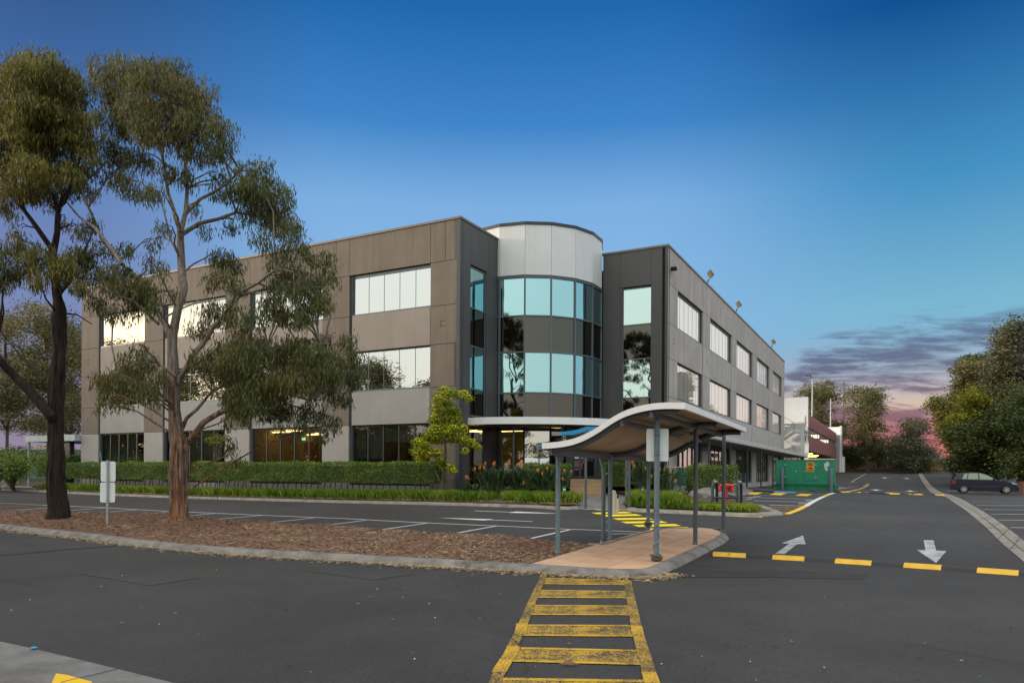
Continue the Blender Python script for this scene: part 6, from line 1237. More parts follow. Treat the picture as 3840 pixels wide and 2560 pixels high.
# ------------------------------------------------------------------ hedges
def hedge(name, a0, a1, q0, q1, z0, z1, lab, seed, m_=None, clear=0.05, frame=None, stems=True):
    fnn = frame or (lambda x, y, z: Wp(x, y, z)); q = random.Random(seed); c = fnn((a0 + a1) / 2, (q0 + q1) / 2, 0); t_ = thing(name, (c.x, c.y, T(c.x, c.y)), lab, 'hedge')
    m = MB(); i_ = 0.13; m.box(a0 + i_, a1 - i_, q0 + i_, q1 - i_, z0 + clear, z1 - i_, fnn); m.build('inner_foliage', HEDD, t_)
    r_ = np.random.default_rng(seed); W_, D_, H_ = a1 - a0, q1 - q0, z1 - z0
    areas = [W_ * H_, W_ * H_ * .3, D_ * H_, D_ * H_, W_ * D_]; n_all = int(sum(areas) * 620); P = []
    for k, ar in enumerate(areas):
        n = int(n_all * ar / sum(areas)); u, v, w = r_.random(n), r_.random(n), np.abs(r_.normal(size=n)) * 0.07 - 0.03
        x = a0 + u * W_; 
        if k == 0: p = np.c_[x, q0 + w, z0 + v * H_]
        elif k == 1: p = np.c_[x, q1 - w, z0 + v * H_]
        elif k == 2: p = np.c_[a0 + w, q0 + u * D_, z0 + v * H_]
        elif k == 3: p = np.c_[a1 - w, q0 + u * D_, z0 + v * H_]
        else: p = np.c_[x, q0 + v * D_, z1 - w]
        P.append(p)
    P = np.concatenate(P); bump_ = np.array([0.15 * noise.noise(Vector((p[0] * .9, p[1] * 1.5, p[2] * 1.5))) + .03 * noise.noise(Vector((p[0] * 5, p[1] * 5, p[2] * 5))) for p in P]); P[:, 2] += bump_; P[:, 1] -= bump_
    P = P[(P[:, 2] > z0 + clear * (0.6 + 0.8 * r_.random(len(P))))]
    Wd = np.array([tuple(fnn(*p)) for p in P]); k = len(Wd); dr = r_.normal(size=(k, 3)) + np.array((0, -.35, .35)); dr /= np.linalg.norm(dr, axis=1)[:, None]; s = np.cross(dr, r_.normal(size=(k, 3))); s /= np.linalg.norm(s, axis=1)[:, None]
    Ln = .065 * (.6 + .8 * r_.random((k, 1))); V = np.stack([Wd, Wd + dr * Ln * .5 + s * Ln * .3, Wd + dr * Ln, Wd + dr * Ln * .5 - s * Ln * .3], axis=1)
    o = link_mesh('foliage', V.reshape(-1, 3), np.arange(4 * k).reshape(-1, 4).tolist(), m_ or HEDG, t_)
    if stems:
        m = MB(); x = a0 + .2
        while x < a1 - .1:
            p0 = fnn(x, (q0 + q1) / 2 - .05, z0 - .35); m.tube([p0, fnn(x + q.uniform(-.1, .1), (q0 + q1) / 2, z0 + .1), fnn(x + q.uniform(-.15, .15), q0 + .2, z0 + .4)], [.025, .02, .01], 5); x += q.uniform(.25, .5)
        m.build('stems', BARKF, t_)
    return t_
def pA_(u, v, q): return hq(u, v, q)[0]
hz1, hz0 = hq(1400, 1735, -1.75)[1], hq(1400, 1815, -1.75)[1]
for u0, u1, lab, sd in ((238, 640, 'clipped green hedge under the far left office windows', 1), (704, 838, 'short clipped hedge just right of the near gum trunk', 2), (818, 1632, 'long clipped hedge running to the yellow flowered tree', 3)):
    qh = -1.75 + (0.12 if sd == 2 else 0)
    hedge('clipped_hedge', pA_(u0, 1760, -1.75), pA_(u1, 1760, -1.75), qh, -0.75, hz0, hz1 + (0.03 if sd == 2 else 0), lab, 100 + sd)
hL = hedge('clipped_hedge', pA_(128, 1750, -1.0), pA_(225, 1750, -1.0), -1.0, 1.0, hz0 + .05, hz1 + .45, 'tall dark hedge block behind the black gum trunk', 104)
def fr_at(u, v, Y): 
    P = at(u, v, Y); return P
def hedge_px(u0, u1, v0, v1, Y, dep, lab, seed, m_=None, stems=False, clear=0.05):
    a_, b_ = at(u0, v1, Y), at(u1, v1, Y); zt_ = at(u0, v0, Y).z; fnn = lambda x, y, z: Vector((a_.x + x, Y + y, z)); return hedge('clipped_hedge', 0, b_.x - a_.x, 0, dep, a_.z, zt_, lab, seed, m_, clear, fnn, stems)
hedge_px(1965, 2138, 1742, 1835, 31.6, 0.9, 'rounded green hedge behind the orange flowers left of the steps', 105)
hedge_px(2264, 2348, 1738, 1828, 31.8, 1.6, 'green hedge block right of the entrance door', 106)
hedge_px(2600, 2766, 1748, 1848, 31.0, 1.5, 'square dark hedge behind the red fire booster', 107)
# background hedge at far left
far_tree('brown_hedge', 'brownish background hedge below the pale green fence at far left', 'hedge', 57, blob(45, 1045, 70, 8, 9, 24, 81) + blob(160, 1048, 40, 8, 9, 12, 82), [(60, 1062, 1), (60, 1045, 1)], GUMF, 6, .14, .09, 83, 2)
far_tree('green_shrub', 'dense dark green shrub on the verge at the far left edge', 'shrub', 43, blob(30, 1068, 42, 20, 12, 22, 84) + blob(20, 1090, 34, 12, 9, 10, 85), [(32, 1110, 1.2), (30, 1080, 1)], HEDG, 13, .12, .05, 86, 1.2)
far_tree('golden_shrub', 'small golden leaved shrub cut by the left edge', 'shrub', 42, blob(2, 1072, 8, 5, 6, 5, 87), [(2, 1110, .6), (2, 1080, .5)], YLG, 14, .10, .05, 88, .4)
# ------------------------------------------------------------------ strappy grass
def grass_mesh(name, pts, h, lab, seed, mats=GRASS):
    r_ = np.random.default_rng(seed); n = len(pts); P = np.array(pts); a = r_.random(n) * 6.28; lean = r_.random(n) * .55; H = h * (.6 + .6 * r_.random(n)); d = np.c_[np.cos(a), np.sin(a), np.zeros(n)]; s = np.c_[-np.sin(a), np.cos(a), np.zeros(n)] * .006
    m1 = P + d * (lean * H * .25)[:, None] + np.c_[np.zeros((n, 2)), H * .6]; tp = P + d * (lean * H)[:, None] + np.c_[np.zeros((n, 2)), H * (1 - lean * .25)]
    V = np.stack([P - s, P + s, m1 + s, tp, m1 - s], axis=1); o = link_mesh(name, V.reshape(-1, 3), np.arange(5 * n).reshape(-1, 5).tolist(), mats, origin=pts[0]); return tag(o, lab, 'grass', kind='stuff')
def band_pts(line, d0, d1, n, seed, tuft=.09, zo=.12):
    q = random.Random(seed); out = []; seg = [(a, b) for a, b in zip(line[:-1], line[1:])]; cl = np.cumsum([(b - a).length for a, b in seg])
    while len(out) < n:
        r = q.random() * cl[-1]; i = int(np.searchsorted(cl, r)); a, b = seg[i]; f = q.random(); t = (b - a).normalized(); c = a.lerp(b, f) + Vector((-t.y, t.x)) * q.uniform(d0, d1)
        if noise.noise(Vector((c.x * .8, c.y * .8, 9))) < -.42: continue
        for _ in range(14): x, y = c.x + q.gauss(0, tuft), c.y + q.gauss(0, tuft); out.append((x, y, T0(x, y) + zo))
    return out
_tc = {}
def T0(x, y):
    k = (round(x * 2), round(y * 2))
    if k not in _tc: _tc[k] = T(k[0] / 2, k[1] / 2)
    return _tc[k]
grass_mesh('strappy_grass', band_pts(bed1[1:], .65, 1.35, 34000, 1), .40, 'band of bright strappy grass between the kerb and the long hedge', 1)
grass_mesh('strappy_grass', band_pts([G2(2366, 1914), G2(2495, 1919), G2(2590, 1921)], .3, 2.6, 15000, 2), .40, 'thick bright green grass right of the entry path', 2)
grass_mesh('strappy_grass', band_pts([G2(2545, 1920), G2(2660, 1927), G2(2758, 1931), G2(2845, 1932)], .25, .95, 8000, 3), .22, 'low tufts of green grass around the black barrier', 3)
# rocks
ROCK = mat('rock', (0.20, 0.195, 0.185), 0.9, var=0.25, scale=3, bump=0.6, bscale=12)
def rock(P, sx, sy, sz, lab, seed):
    bm = bmesh.new(); bmesh.ops.create_icosphere(bm, subdivisions=3, radius=1)
    for v in bm.verts: k = 1 + .35 * noise.noise(v.co * 1.3 + Vector((seed, 0, 0))) + .12 * noise.noise(v.co * 4 + Vector((seed, 0, 0))); v.co = Vector((v.co.x * sx * k, v.co.y * sy * k, max(-.3, v.co.z) * sz * k))
    me = bpy.data.meshes.new('rock'); bm.to_mesh(me); bm.free(); me.materials.append(ROCK); o = bpy.data.objects.new('rock', me); COL.objects.link(o); o.location = P; ORG[o.name] = Vector(P); tag(o, lab, 'rock')
for (u, v), s, lab in (((2520, 1904), (.32, .3, .32), 'grey boulder at the edge of the grass near the kerb'), ((2655, 1872), (.75, .5, .42), 'largest boulder beside the square hedge'), ((8, 1822), (.5, .4, .5), 'pale rock cut by the left edge'), ((20, 1828), (.38, .3, .36), 'smaller pale rock on the left verge'), ((2700, 1858), (.4, .3, .3), 'dark boulder left of the yellow painted blocks')):
    P = G(u, v); rock((P.x, P.y, P.z + .05), *s, lab, u * .01)
# ------------------------------------------------------------------ yellow flowering tree
Yf = hq(1650, 1820, -2.0); Pf = Wp(hq(1651, 1830, -2.1)[0], -2.1, 0); YF = Pf.y; Pf.z = T(Pf.x, Pf.y) + .2
t_ = thing('yellow_flowering_tree', tuple(Pf), 'small lime green tree covered in yellow flowers at the office corner', 'tree')
tk_ = [at(u, v, YF) for u, v in ((1654, 1840), (1660, 1790), (1668, 1740), (1672, 1700), (1670, 1660), (1668, 1600), (1665, 1540), (1670, 1490))]; m = MB(); m.tube(tk_, [.07, .06, .055, .05, .045, .035, .025, .012], 9); m.build('trunk', BARKF, t_, smooth=True)
m = MB(); m.tube([at(u, v, YF) for u, v in ((1655, 1815), (1645, 1795), (1635, 1770), (1620, 1730))], [.05, .04, .03, .02], 7); m.tube([at(u, v, YF) for u, v in ((1668, 1665), (1700, 1640), (1740, 1630))], [.03, .02, .01], 6); m.tube([at(u, v, YF) for u, v in ((1666, 1560), (1700, 1500), (1740, 1490))], [.02, .015, .01], 6); m.build('limb', BARKF, t_)
fc = [(1665, 1470, 22), (1690, 1478, 20), (1645, 1500, 20), (1670, 1510, 24), (1740, 1478, 16), (1755, 1495, 14), (1725, 1480, 14), (1640, 1535, 22), (1670, 1545, 28), (1705, 1545, 22), (1650, 1580, 28), (1690, 1580, 28), (1625, 1575, 18), (1715, 1570, 16), (1630, 1620, 26), (1665, 1620, 30), (1700, 1620, 26), (1735, 1610, 20), (1610, 1640, 20), (1640, 1650, 24), (1700, 1650, 20), (1740, 1650, 18), (1770, 1660, 16), (1790, 1675, 12), (1570, 1660, 20), (1590, 1680, 24), (1565, 1695, 20), (1610, 1700, 22), (1575, 1720, 16), (1640, 1700, 18), (1650, 1730, 14), (1665, 1745, 16), (1690, 1755, 16), (1700, 1765, 12), (1745, 1690, 12), (1600, 1645, 16)]
C = [np.array(at(u, v, YF + random.uniform(-.35, .35))) for u, v, r in fc]; R_ = [r * YF / F for u, v, r in fc]
leaves_mesh('crown', C, [r * .95 for r in R_], 44, LIME, t_, .085, .045, hang=.25, seed=77, per=8, tuft_r=.06)
YFL = mat('yellow_flower', (0.88, 0.80, 0.04), 0.6, var=0.1, translucent=0.3); r_ = np.random.default_rng(5); m = MB()
for c, r in zip(C, R_):
    for _ in range(int(40 + r * 160)):
        d = r_.normal(size=3); d /= np.linalg.norm(d); P = Vector(c + d * r * 1.02); s = .034
        u_ = Vector(d).orthogonal().normalized() * s; w_ = Vector(d).cross(u_).normalized() * s; m.add([P + u_, P + w_, P - u_, P - w_, P + Vector(d) * s * .8], [[0, 1, 4], [1, 2, 4], [2, 3, 4], [3, 0, 4]])
o = m.build('blossom', YFL, t_); o['kind'] = 'stuff'
# ------------------------------------------------------------------ bird of paradise clumps
ORA = mat('orange_petals', (0.88, 0.27, 0.012), 0.5, var=0.1, translucent=0.2); BRACT = mat('flower_bract', (0.30, 0.22, 0.16), 0.6)
def strelitzia(P, w, h, n, flowers, lab, seed):
    n = int(n * 1.5)
    q = random.Random(seed); t_ = thing('bird_of_paradise', tuple(P), lab, 'plant', 'bird of paradise plants by the entrance'); m = MB(); st_ = MB()
    for i in range(n):
        a = q.random() * 6.28; ln = q.uniform(.55, 1.0) * h * 1.32; out = q.uniform(.15, 1.0) ** .8 * w * .5; b = P + Vector((q.uniform(-.4, .4) * w * .55, q.uniform(-.22, .22), 0)); d = Vector((math.cos(a), math.sin(a) * .6, 0)); tip_s = b + d * out * .6 + Vector((0, 0, ln * .55)); tip = b + d * out * 1.15 + Vector((0, 0, ln * q.uniform(.78, 1.0)))
        st_.tube([b, b.lerp(tip_s, .5) - d * .02, tip_s], [.012, .01, .008], 4, caps=False)
        sd = d.cross(Vector((0, 0, 1))).normalized() * q.uniform(.055, .085); md = tip_s.lerp(tip, .5) + Vector((0, 0, .03)) ; upn = Vector((0, 0, .02)); q1 = tip_s.lerp(tip, .22) + Vector((0, 0, .015)); q3 = tip_s.lerp(tip, .8) + Vector((0, 0, .015))
        m.add([tip_s, q1 + sd * .8 + upn, md + sd + upn, q3 + sd * .65, tip, q3 - sd * .65, md - sd + upn, q1 - sd * .8 + upn, q1, md, q3], [[0, 1, 8], [1, 2, 9, 8], [2, 3, 10, 9], [3, 4, 10], [4, 5, 10], [5, 6, 9, 10], [6, 7, 8, 9], [7, 0, 8]])
    m.build('leaves', STREL, t_); st_.build('leaf_stalks', STREL, t_)
    for (u, v) in flowers:
        Y = P.y - .35 + q.uniform(-.1, .1); c = at(u, v, Y); m = MB(); m.tube([Vector((P.x + (c.x - P.x) * .6, Y + .3, P.z + .1)), Vector((c.x, Y + .05, (P.z + c.z) / 2)), c], .009, 5); m.build('flower_stalk', STREL, t_)
        sgn = q.choice((-1, 1)); m = MB()
        for k in range(5): an = math.radians(50 + 22 * k); e = c + Vector((math.cos(an) * sgn * .06, q.uniform(-.05, .05), .10 + .05 * math.sin(an))) * 0.9; s_2 = Vector((.018, 0, -.006)); m.add([c, c.lerp(e, .5) + s_2, e, c.lerp(e, .5) - s_2], [[0, 1, 2, 3]])
        m.add([c, c + Vector((.0, .03, .07)), c + Vector((.03, .02, .12)), c + Vector((.03, -.02, .06))], [[0, 1, 2, 3]]); m.build('flower', ORA, t_)
        m = MB(); m.tube([c - Vector((sgn * .02, 0, 0)), c + Vector((sgn * .13, 0, .012))], [.016, .003], 5); m.build('bract', BRACT, t_)
YS3 = 29.4
def sp(u, v, Y=YS3): P = at(u, v, Y); P.z = T(P.x, P.y) + .2; return P
strelitzia(sp(1850, 1830), 1.25, 1.05, 95, [(1820, 1742), (1800, 1757), (1814, 1757), (1851, 1745), (1855, 1740), (1781, 1762)], 'bird of paradise clump with many orange flowers nearest the yellow tree', 1)
strelitzia(sp(1950, 1830), 1.25, 1.0, 95, [(1909, 1733), (1940, 1747), (1959, 1748), (1953, 1735), (1963, 1815)], 'bird of paradise clump second from the yellow tree', 2)
strelitzia(sp(2045, 1832), 1.2, .95, 85, [(2015, 1768), (2018, 1766), (2052, 1761), (2033, 1780)], 'bird of paradise clump in front of the rounded hedge', 3)
strelitzia(sp(2110, 1830), .7, .8, 26, [(2116, 1768), (2110, 1799)], 'bird of paradise clump beside the steps', 4)
strelitzia(sp(1765, 1835), .75, .6, 20, [(1748, 1792), (1755, 1795)], 'small bird of paradise at the foot of the charcoal corner', 5)
strelitzia(sp(2410, 1832, 30.0), 1.2, 1.15, 60, [(2372, 1738), (2420, 1760), (2377, 1750), (2355, 1778), (2443, 1789), (2473, 1763)], 'tall bird of paradise clump right of the entry path', 6)
strelitzia(sp(2490, 1825, 30.6), 1.3, .95, 50, [(2522, 1758), (2515, 1772), (2532, 1806)], 'bird of paradise clump by the ramp handrail', 7)
# ------------------------------------------------------------------ green generator
GG = mat('generator_green', (0.008, 0.235, 0.125), 0.4, var=0.06, scale=1.2, col2=(0.14, 0.13, 0.06), c2scale=3.5, c2lo=0.68, c2hi=0.8); GGD = mat('generator_base_green', (0.006, 0.19, 0.10), 0.5, var=0.08)
g0 = G(2915, 1835); gY = g0.y; gx0, gx1 = at(2908, 1800, gY).x, at(3128, 1800, gY).x; gxd = Vector((AX.x, AX.y, 0)); gyd = Vector((BX.x, BX.y, 0))
# long side along the front direction of the building, so it runs slightly towards the camera
def gsolve(u):
    s, z = hit(u, 1800, G2(2915, 1835), AX); return s
s0, s1 = gsolve(2908), gsolve(3128); sB = gsolve(3135)
gb = Vector((*G2(2915, 1835), 0)); gz = T(gb.x + gxd.x * s1 / 2, gb.y + gxd.y * s1 / 2)
fG = lambda x, y, z: gb + gxd * x + gyd * y + Vector((0, 0, z))
ym = (gb + gxd * (s0 + s1) / 2).y; zf = lambda v: at(3020, v, ym).z
GW = 1.15
gt = thing('diesel_generator', tuple(fG((s0 + s1) / 2, GW / 2, gz)), 'large green generator housing on a skid with doors and a torn white patch', 'generator')
zb_, zt_ = zf(1815), zf(1726)
m = MB(); m.box(s0, s1, 0, GW, zb_, zt_, fG); m.build('housing', GG, gt, bevel=0.03)
m = MB(); m.box(s0 - .02, s1 + .02, -.02, GW + .02, zt_ - .0 + .003, zt_ + .05, fG); m.build('roof_panel', GGD, gt, bevel=0.01)
m = MB(); z0_ = gz + .02; zl_ = zf(1838)
m.prism([(s0 - .05, zb_ - .06), (s1 + .22, zb_ - .06), (s1 + .22, zb_ - .12), (s1 + .02, z0_), (s0 + .05, z0_), (s0 - .1, zb_ - .12)], lambda a, b, t: fG(a, t, b), .04, GW - .04)
m.box(s0 - .05, s1 + .05, -.03, GW + .03, zb_ - .057, zb_ - .003, fG)
for x in np.linspace(s0 + .1, s1 - .1, 6): m.box(x - .02, x + .02, .0, .039, z0_, zb_ - .06, fG)
m.build('skid', GGD, gt)
def gx(u): return gsolve(u)
for u0, u1, v0, v1 in ((2942, 2988, 1731, 1801), (3015, 3062, 1731, 1801)):
    a_, b_ = gx(u0), gx(u1); z1_, z0_2 = zf(v0), zf(v1); m = MB(); m.box(a_, b_, -.015, -.001, z0_2, z1_, fG); d_ = m.build('door', GG, gt, bevel=.006)
    m = MB(); m.box(a_ - .02, a_ - .003, -.012, -.001, z0_2, z1_, fG); m.box(b_ + .003, b_ + .02, -.012, -.001, z0_2, z1_, fG); m.box(a_ - .02, b_ + .02, -.012, -.001, z0_2 - .03, z0_2 - .01, fG); m.build('door_seam', GGD, gt)
for u, v in ((2945, 1743), (2945, 1788), (2985, 1767), (3018, 1767), (3059, 1743), (3059, 1790)):
    a_ = gx(u); z_ = zf(v); m = MB(); m.box(a_ - .06, a_ + .05, -.05, -.016, z_ - .03, z_ + .04, fG); m.build('latch', GALV, gt, bevel=.01)
ORS = mat('sign_orange', (0.80, 0.33, 0.015), 0.5, var=0.06, scale=3); SBK = mat('sign_black', (0.05, 0.03, 0.015), 0.7, var=0)
a_, b_ = gx(3024), gx(3053); z1_, z0_2 = zf(1732), zf(1768); m = MB(); m.prism([((a_ + b_) / 2 + x, (z0_2 + z1_) / 2 + y) for x, y in rrect(b_ - a_, z1_ - z0_2, .04)], lambda a, b, t: fG(a, t, b), -.030, -.022); sg = m.build('warning_sign', ORS, gt)
def text_on(txt, size, P, xd, zd, m_, parent, nm='lettering', ext=.003):
    cu = bpy.data.curves.new(nm, 'FONT'); cu.body = txt; cu.size = size; cu.align_x = 'CENTER'; cu.align_y = 'CENTER'; cu.extrude = ext; cu.offset = size * .025
    to = bpy.data.objects.new(nm, cu); COL.objects.link(to); dg = bpy.context.evaluated_depsgraph_get(); me = bpy.data.meshes.new_from_object(to.evaluated_get(dg)); bpy.data.objects.remove(to)
    nrm = xd.cross(zd).normalized(); M_ = Matrix(((xd.x, zd.x, nrm.x, P.x), (xd.y, zd.y, nrm.y, P.y), (xd.z, zd.z, nrm.z, P.z), (0, 0, 0, 1))); me.transform(M_); me.transform(Matrix.Translation(-ORG[parent.name])); me.materials.clear(); me.materials.append(m_); me.name = nm
    o = bpy.data.objects.new(nm, me); COL.objects.link(o); o.parent = parent; ORG[o.name] = ORG[parent.name]; return o
cx_ = (a_ + b_) / 2; hs = z1_ - z0_2
for tx, fy in (('SPEED', .84), ('HUMP', .65), ('AHEAD', .14)): text_on(tx, hs * .20, fG(cx_, -.034, z0_2 + hs * fy), gxd, Vector((0, 0, 1)), SBK, sg)
m = MB(); hw = (b_ - a_) * .40; m.prism([(cx_ - hw, z0_2 + hs * .30), (cx_ + hw, z0_2 + hs * .30), (cx_ + hw, z0_2 + hs * .36), (cx_ + hw * .55, z0_2 + hs * .38), (cx_ + hw * .2, z0_2 + hs * .49), (cx_ - hw * .2, z0_2 + hs * .49), (cx_ - hw * .55, z0_2 + hs * .38), (cx_ - hw, z0_2 + hs * .36)], lambda a, b, t: fG(a, t, b), -.036, -.031)
o = m.build('hump_symbol', SBK, sg)
m = MB(); m.prism([(gx(u), zf(v)) for u, v in ((3090, 1738), (3103, 1729), (3110, 1736), (3110, 1745), (3103, 1749), (3101, 1755), (3106, 1758), (3100, 1766), (3094, 1760), (3091, 1748))], lambda a, b, t: fG(a, t, b), -.012, -.004); m.build('torn_patch', mat('torn_paint', (0.55, 0.54, 0.53), 0.8, var=.15), gt)
m = MB(); m.prism([(gx(u), zf(v)) for u, v in ((3073, 1748), (3078, 1748), (3078, 1759), (3073, 1759))], lambda a, b, t: fG(a, t, b), -.03, -.002); m.build('key_box', mat('rust_box', (0.20, 0.06, 0.03), .7), gt)
m = MB(); m.box(gx(2944), gx(2950), .3, .5, zt_ + .055, zt_ + .14, fG); m.build('lifting_eye', GGD, gt)
BOL = mat('bollard_grey', (0.075, 0.11, 0.15), 0.45, var=0.06)
for u0, u1, vt, vb, lab in ((2926, 2939, 1755, 1841, 'dark blue bollard in front of the left door of the green generator'), (3108, 3122.5, 1756, 1845, 'dark blue bollard at the right end of the green generator')):
    P = fG(gsolve((u0 + u1) / 2), -.55, 0); P = at((u0 + u1) / 2, vb, P.y); P.z = T(P.x, P.y); r = (u1 - u0) / 2 * P.y / F; zt_2 = at(u0, vt, P.y).z; m = MB(); m.lathe((P.x, P.y, P.z - .02), [(r, 0), (r, zt_2 - P.z - .01), (r * .8, zt_2 - P.z + .02)], 20); tag(m.build('steel_bollard', BOL, None, smooth=True, origin=P), lab, 'bollard')
# ------------------------------------------------------------------ parked hatchback
CARP = mat('navy_car_paint', (0.008, 0.014, 0.030), 0.32, var=0.0, coat=0.25, spec=0.3); TYRE = mat('tyre', (0.016, 0.016, 0.017), 0.8); RIM = mat('alloy', (0.5, 0.5, 0.5), 0.3, metal=0.7); CGL = mat_glass('car_glass', (0.15, 0.20, 0.17), mirror=0.85, dark=(0.05, 0.07, 0.05)); PLAS = mat('black_plastic', (0.02, 0.02, 0.022), 0.5)
TAIL = mat('tail_lamp', (0.30, 0.01, 0.02), 0.2); HEAD = mat('head_lamp', (0.55, 0.6, 0.65), 0.15, metal=0.4)
c0 = G(3615, 1849.6); wr = G(3615, 1851); wf = G(3776, 1851)
cdx = Vector((AX.x, AX.y, 0)); cdy = Vector((BX.x, BX.y, 0)); s_r = 0; s_f = hit(3775, 1851, Vector((wr.x, wr.y)), AX)[0]; WBs = s_f / 2.61
czr = T(wr.x, wr.y); WBs = s_f / 2.61
car = thing('parked_hatchback', tuple(Vector((wr.x, wr.y, czr)) + cdx * 1.3), 'dark navy five door hatchback parked in front of the dark trees', 'car')
fC = lambda x, y, z: Vector((wr.x, wr.y, czr)) + (cdx * x + cdy * y + Vector((0, 0, z * 1.10))) * WBs     # x from rear axle to the front, y from near side to the far side
CWd = 1.72
prof_low = [(-.74, .30), (-.78, .42), (-.80, .62), (-.74, .86), (-.66, .97), (-.30, .99), (.60, .955), (1.6, .925), (2.15, .905), (2.6, .85), (3.05, .74), (3.25, .64), (3.36, .5), (3.36, .34), (3.28, .24), (2.98, .22), (2.95, .33), (2.84, .52), (2.61, .62), (2.38, .52), (2.27, .33), (2.24, .20), (.38, .20), (.34, .33), (.23, .52), (0, .62), (-.23, .52), (-.34, .33), (-.38, .26)]
def loft(prof2, name, m_, ins, parent, y0=0.0, y1=CWd, bev=.0):
    mm = MB(); n = len(prof2); rings = []
    for t_y in (0, .04, .5, .96, 1.0):
        y = y0 + (y1 - y0) * t_y; e = ins if t_y in (0, 1.0) else 0; yy = y
        cx2, cz2 = 1.3, .55; rings.append([fC(cx2 + (x - cx2) * (1 - e * .012 / 1), yy, cz2 + (z - cz2) * (1 - e * .05)) for x, z in prof2])
    vs = [p for r in rings for p in r]; fs = [[i * n + k, i * n + (k + 1) % n, (i + 1) * n + (k + 1) % n, (i + 1) * n + k] for i in range(4) for k in range(n)] + [list(range(n))[::-1], [4 * n + k for k in range(n)]]
    mm.add(vs, fs); return mm.build(name, m_, parent, smooth=True, bevel=bev)
loft(prof_low, 'body', CARP, 1, car)
# greenhouse tapers inwards
gh = [(-.70, .955), (-.52, 1.25), (-.40, 1.36), (-.1, 1.42), (.55, 1.455), (1.05, 1.43), (1.45, 1.30), (2.18, .90)]
mm = MB(); n = len(gh)
def gy(z): return .03 + max(0, (z - .93)) * .36
vs = [fC(x, gy(z), z) for x, z in gh] + [fC(x, CWd - gy(z), z) for x, z in gh]; mm.add(vs, [list(range(n))[::-1], [n + k for k in range(n)]] + [[k, k + 1, n + k + 1, n + k] for k in range(n - 1)] + [[n - 1, 0, n, 2 * n - 1]])
mm.build('cabin', CARP, car, smooth=True)
def side(poly, name, m_, off=.006):
    for sgn in (0, 1):
        q = MB(); ps = [(x, gy(z) - off, z) for x, z in poly]; ps2 = [(x, gy(z) + .01, z) for x, z in poly]; k = len(poly)
        tr = (lambda p: fC(*p)) if sgn == 0 else (lambda p: fC(p[0], CWd - p[1], p[2])); q.add([tr(p) for p in ps] + [tr(p) for p in ps2], [list(range(k)), [k + i for i in range(k)][::-1]] + [[i, (i + 1) % k, k + (i + 1) % k, k + i] for i in range(k)]); q.build(name, m_, car)
side([(1.02, 1.375), (.93, 1.385), (.98, .98), (1.95, .965), (1.85, 1.03), (1.38, 1.285)], 'side_window', CGL); side([(.86, 1.39), (.30, 1.38), (.22, .99), (.90, .985)], 'side_window', CGL); side([(.24, 1.375), (.02, 1.35), (-.12, 1.0), (.16, .995)], 'side_window', CGL)
q = MB(); q.add([fC(-.695, .12, .98), fC(-.695, CWd - .12, .98), fC(-.47, CWd - .22, 1.32), fC(-.47, .22, 1.32)], [[0, 1, 2, 3]]); q.add([fC(-.72, .12, .98), fC(-.72, CWd - .12, .98), fC(-.495, CWd - .22, 1.32), fC(-.495, .22, 1.32)], [[3, 2, 1, 0]]); q.build('rear_window', mat_glass('rear_glass', (.5, .54, .56), mirror=.9), car)
q = MB(); q.add([fC(2.17, .12, .93), fC(2.17, CWd - .12, .93), fC(1.49, CWd - .22, 1.30), fC(1.49, .22, 1.30)], [[3, 2, 1, 0]]); o = q.build('windscreen', CGL, car)
for i_, x in enumerate((0.0, 2.61)):
    for y in (0.0, CWd):
        s_y = -1 if y == 0 else 1; c = fC(x, y - .0 * s_y, .315); ax = cdy * s_y; w_ = thing_w = bpy.data.objects.new('wheel', None); COL.objects.link(w_); w_.parent = car; w_.location = c - ORG[car.name]; ORG[w_.name] = c
        R0 = .315 * WBs; q = MB(); q.lathe(c - ax * .16, [(R0 * .66, 0), (R0 * .93, 0), (R0, .03), (R0, .15), (R0 * .94, .18), (R0 * .66, .18), (R0 * .64, .15)], 28, axis=ax); q.build('tyre', TYRE, w_, smooth=True)
        q = MB(); q.lathe(c - ax * .05, [(R0 * .66, 0), (R0 * .66, .055), (R0 * .60, .06), (R0 * .60, .01)], 28, axis=ax); q.lathe(c - ax * .04, [(.05, 0), (.05, .055)], 12, axis=ax)
        for k in range(8):
            an = k * math.pi / 4; e = cdx * math.cos(an) + Vector((0, 0, 1)) * math.sin(an); q.bar(c + ax * .0 + e * .03, c + ax * .005 + e * R0 * .62, .042, .02, up=ax)
        q.build('rim', RIM, w_)
        q = MB(); q.lathe(c - ax * .06, [(R0 * .62, 0), (R0 * .62, .02)], 20, axis=ax); q.build('brake_disc', PLAS, w_)
for y0_, y1_ in ((-.004, .28), (CWd - .28, CWd + .004)):
    q = MB(); q.add([fC(-.815, y0_ + .0, .66), fC(-.815, y1_, .66), fC(-.74, y1_, .90), fC(-.74, y0_, .90), fC(-.5, y0_ if y0_ < 0 else y1_, .90), fC(-.56, y0_ if y0_ < 0 else y1_, .68)], [[0, 1, 2, 3], [0, 3, 4, 5] if y0_ < 0 else [1, 2, 4, 5]]); q.build('tail_light', TAIL, car)
    q = MB(); q.add([fC(3.275, y0_, .66), fC(3.30, y1_, .66), fC(3.06, y1_, .78), fC(2.86, y0_, .80), fC(2.98, y0_, .68)], [[0, 1, 2, 3], [0, 3, 4]]); q.build('headlight', HEAD, car)
for y in (-.10, CWd + .02): q = MB(); q.box(1.78, 1.90, y, y + .09, .98, 1.08, fC); q.build('mirror', CARP, car, bevel=.02)
for x in (.42, 1.30): q = MB(); q.box(x, x + .16, -.022, .004, .83, .86, fC); q.build('door_handle', CARP, car)
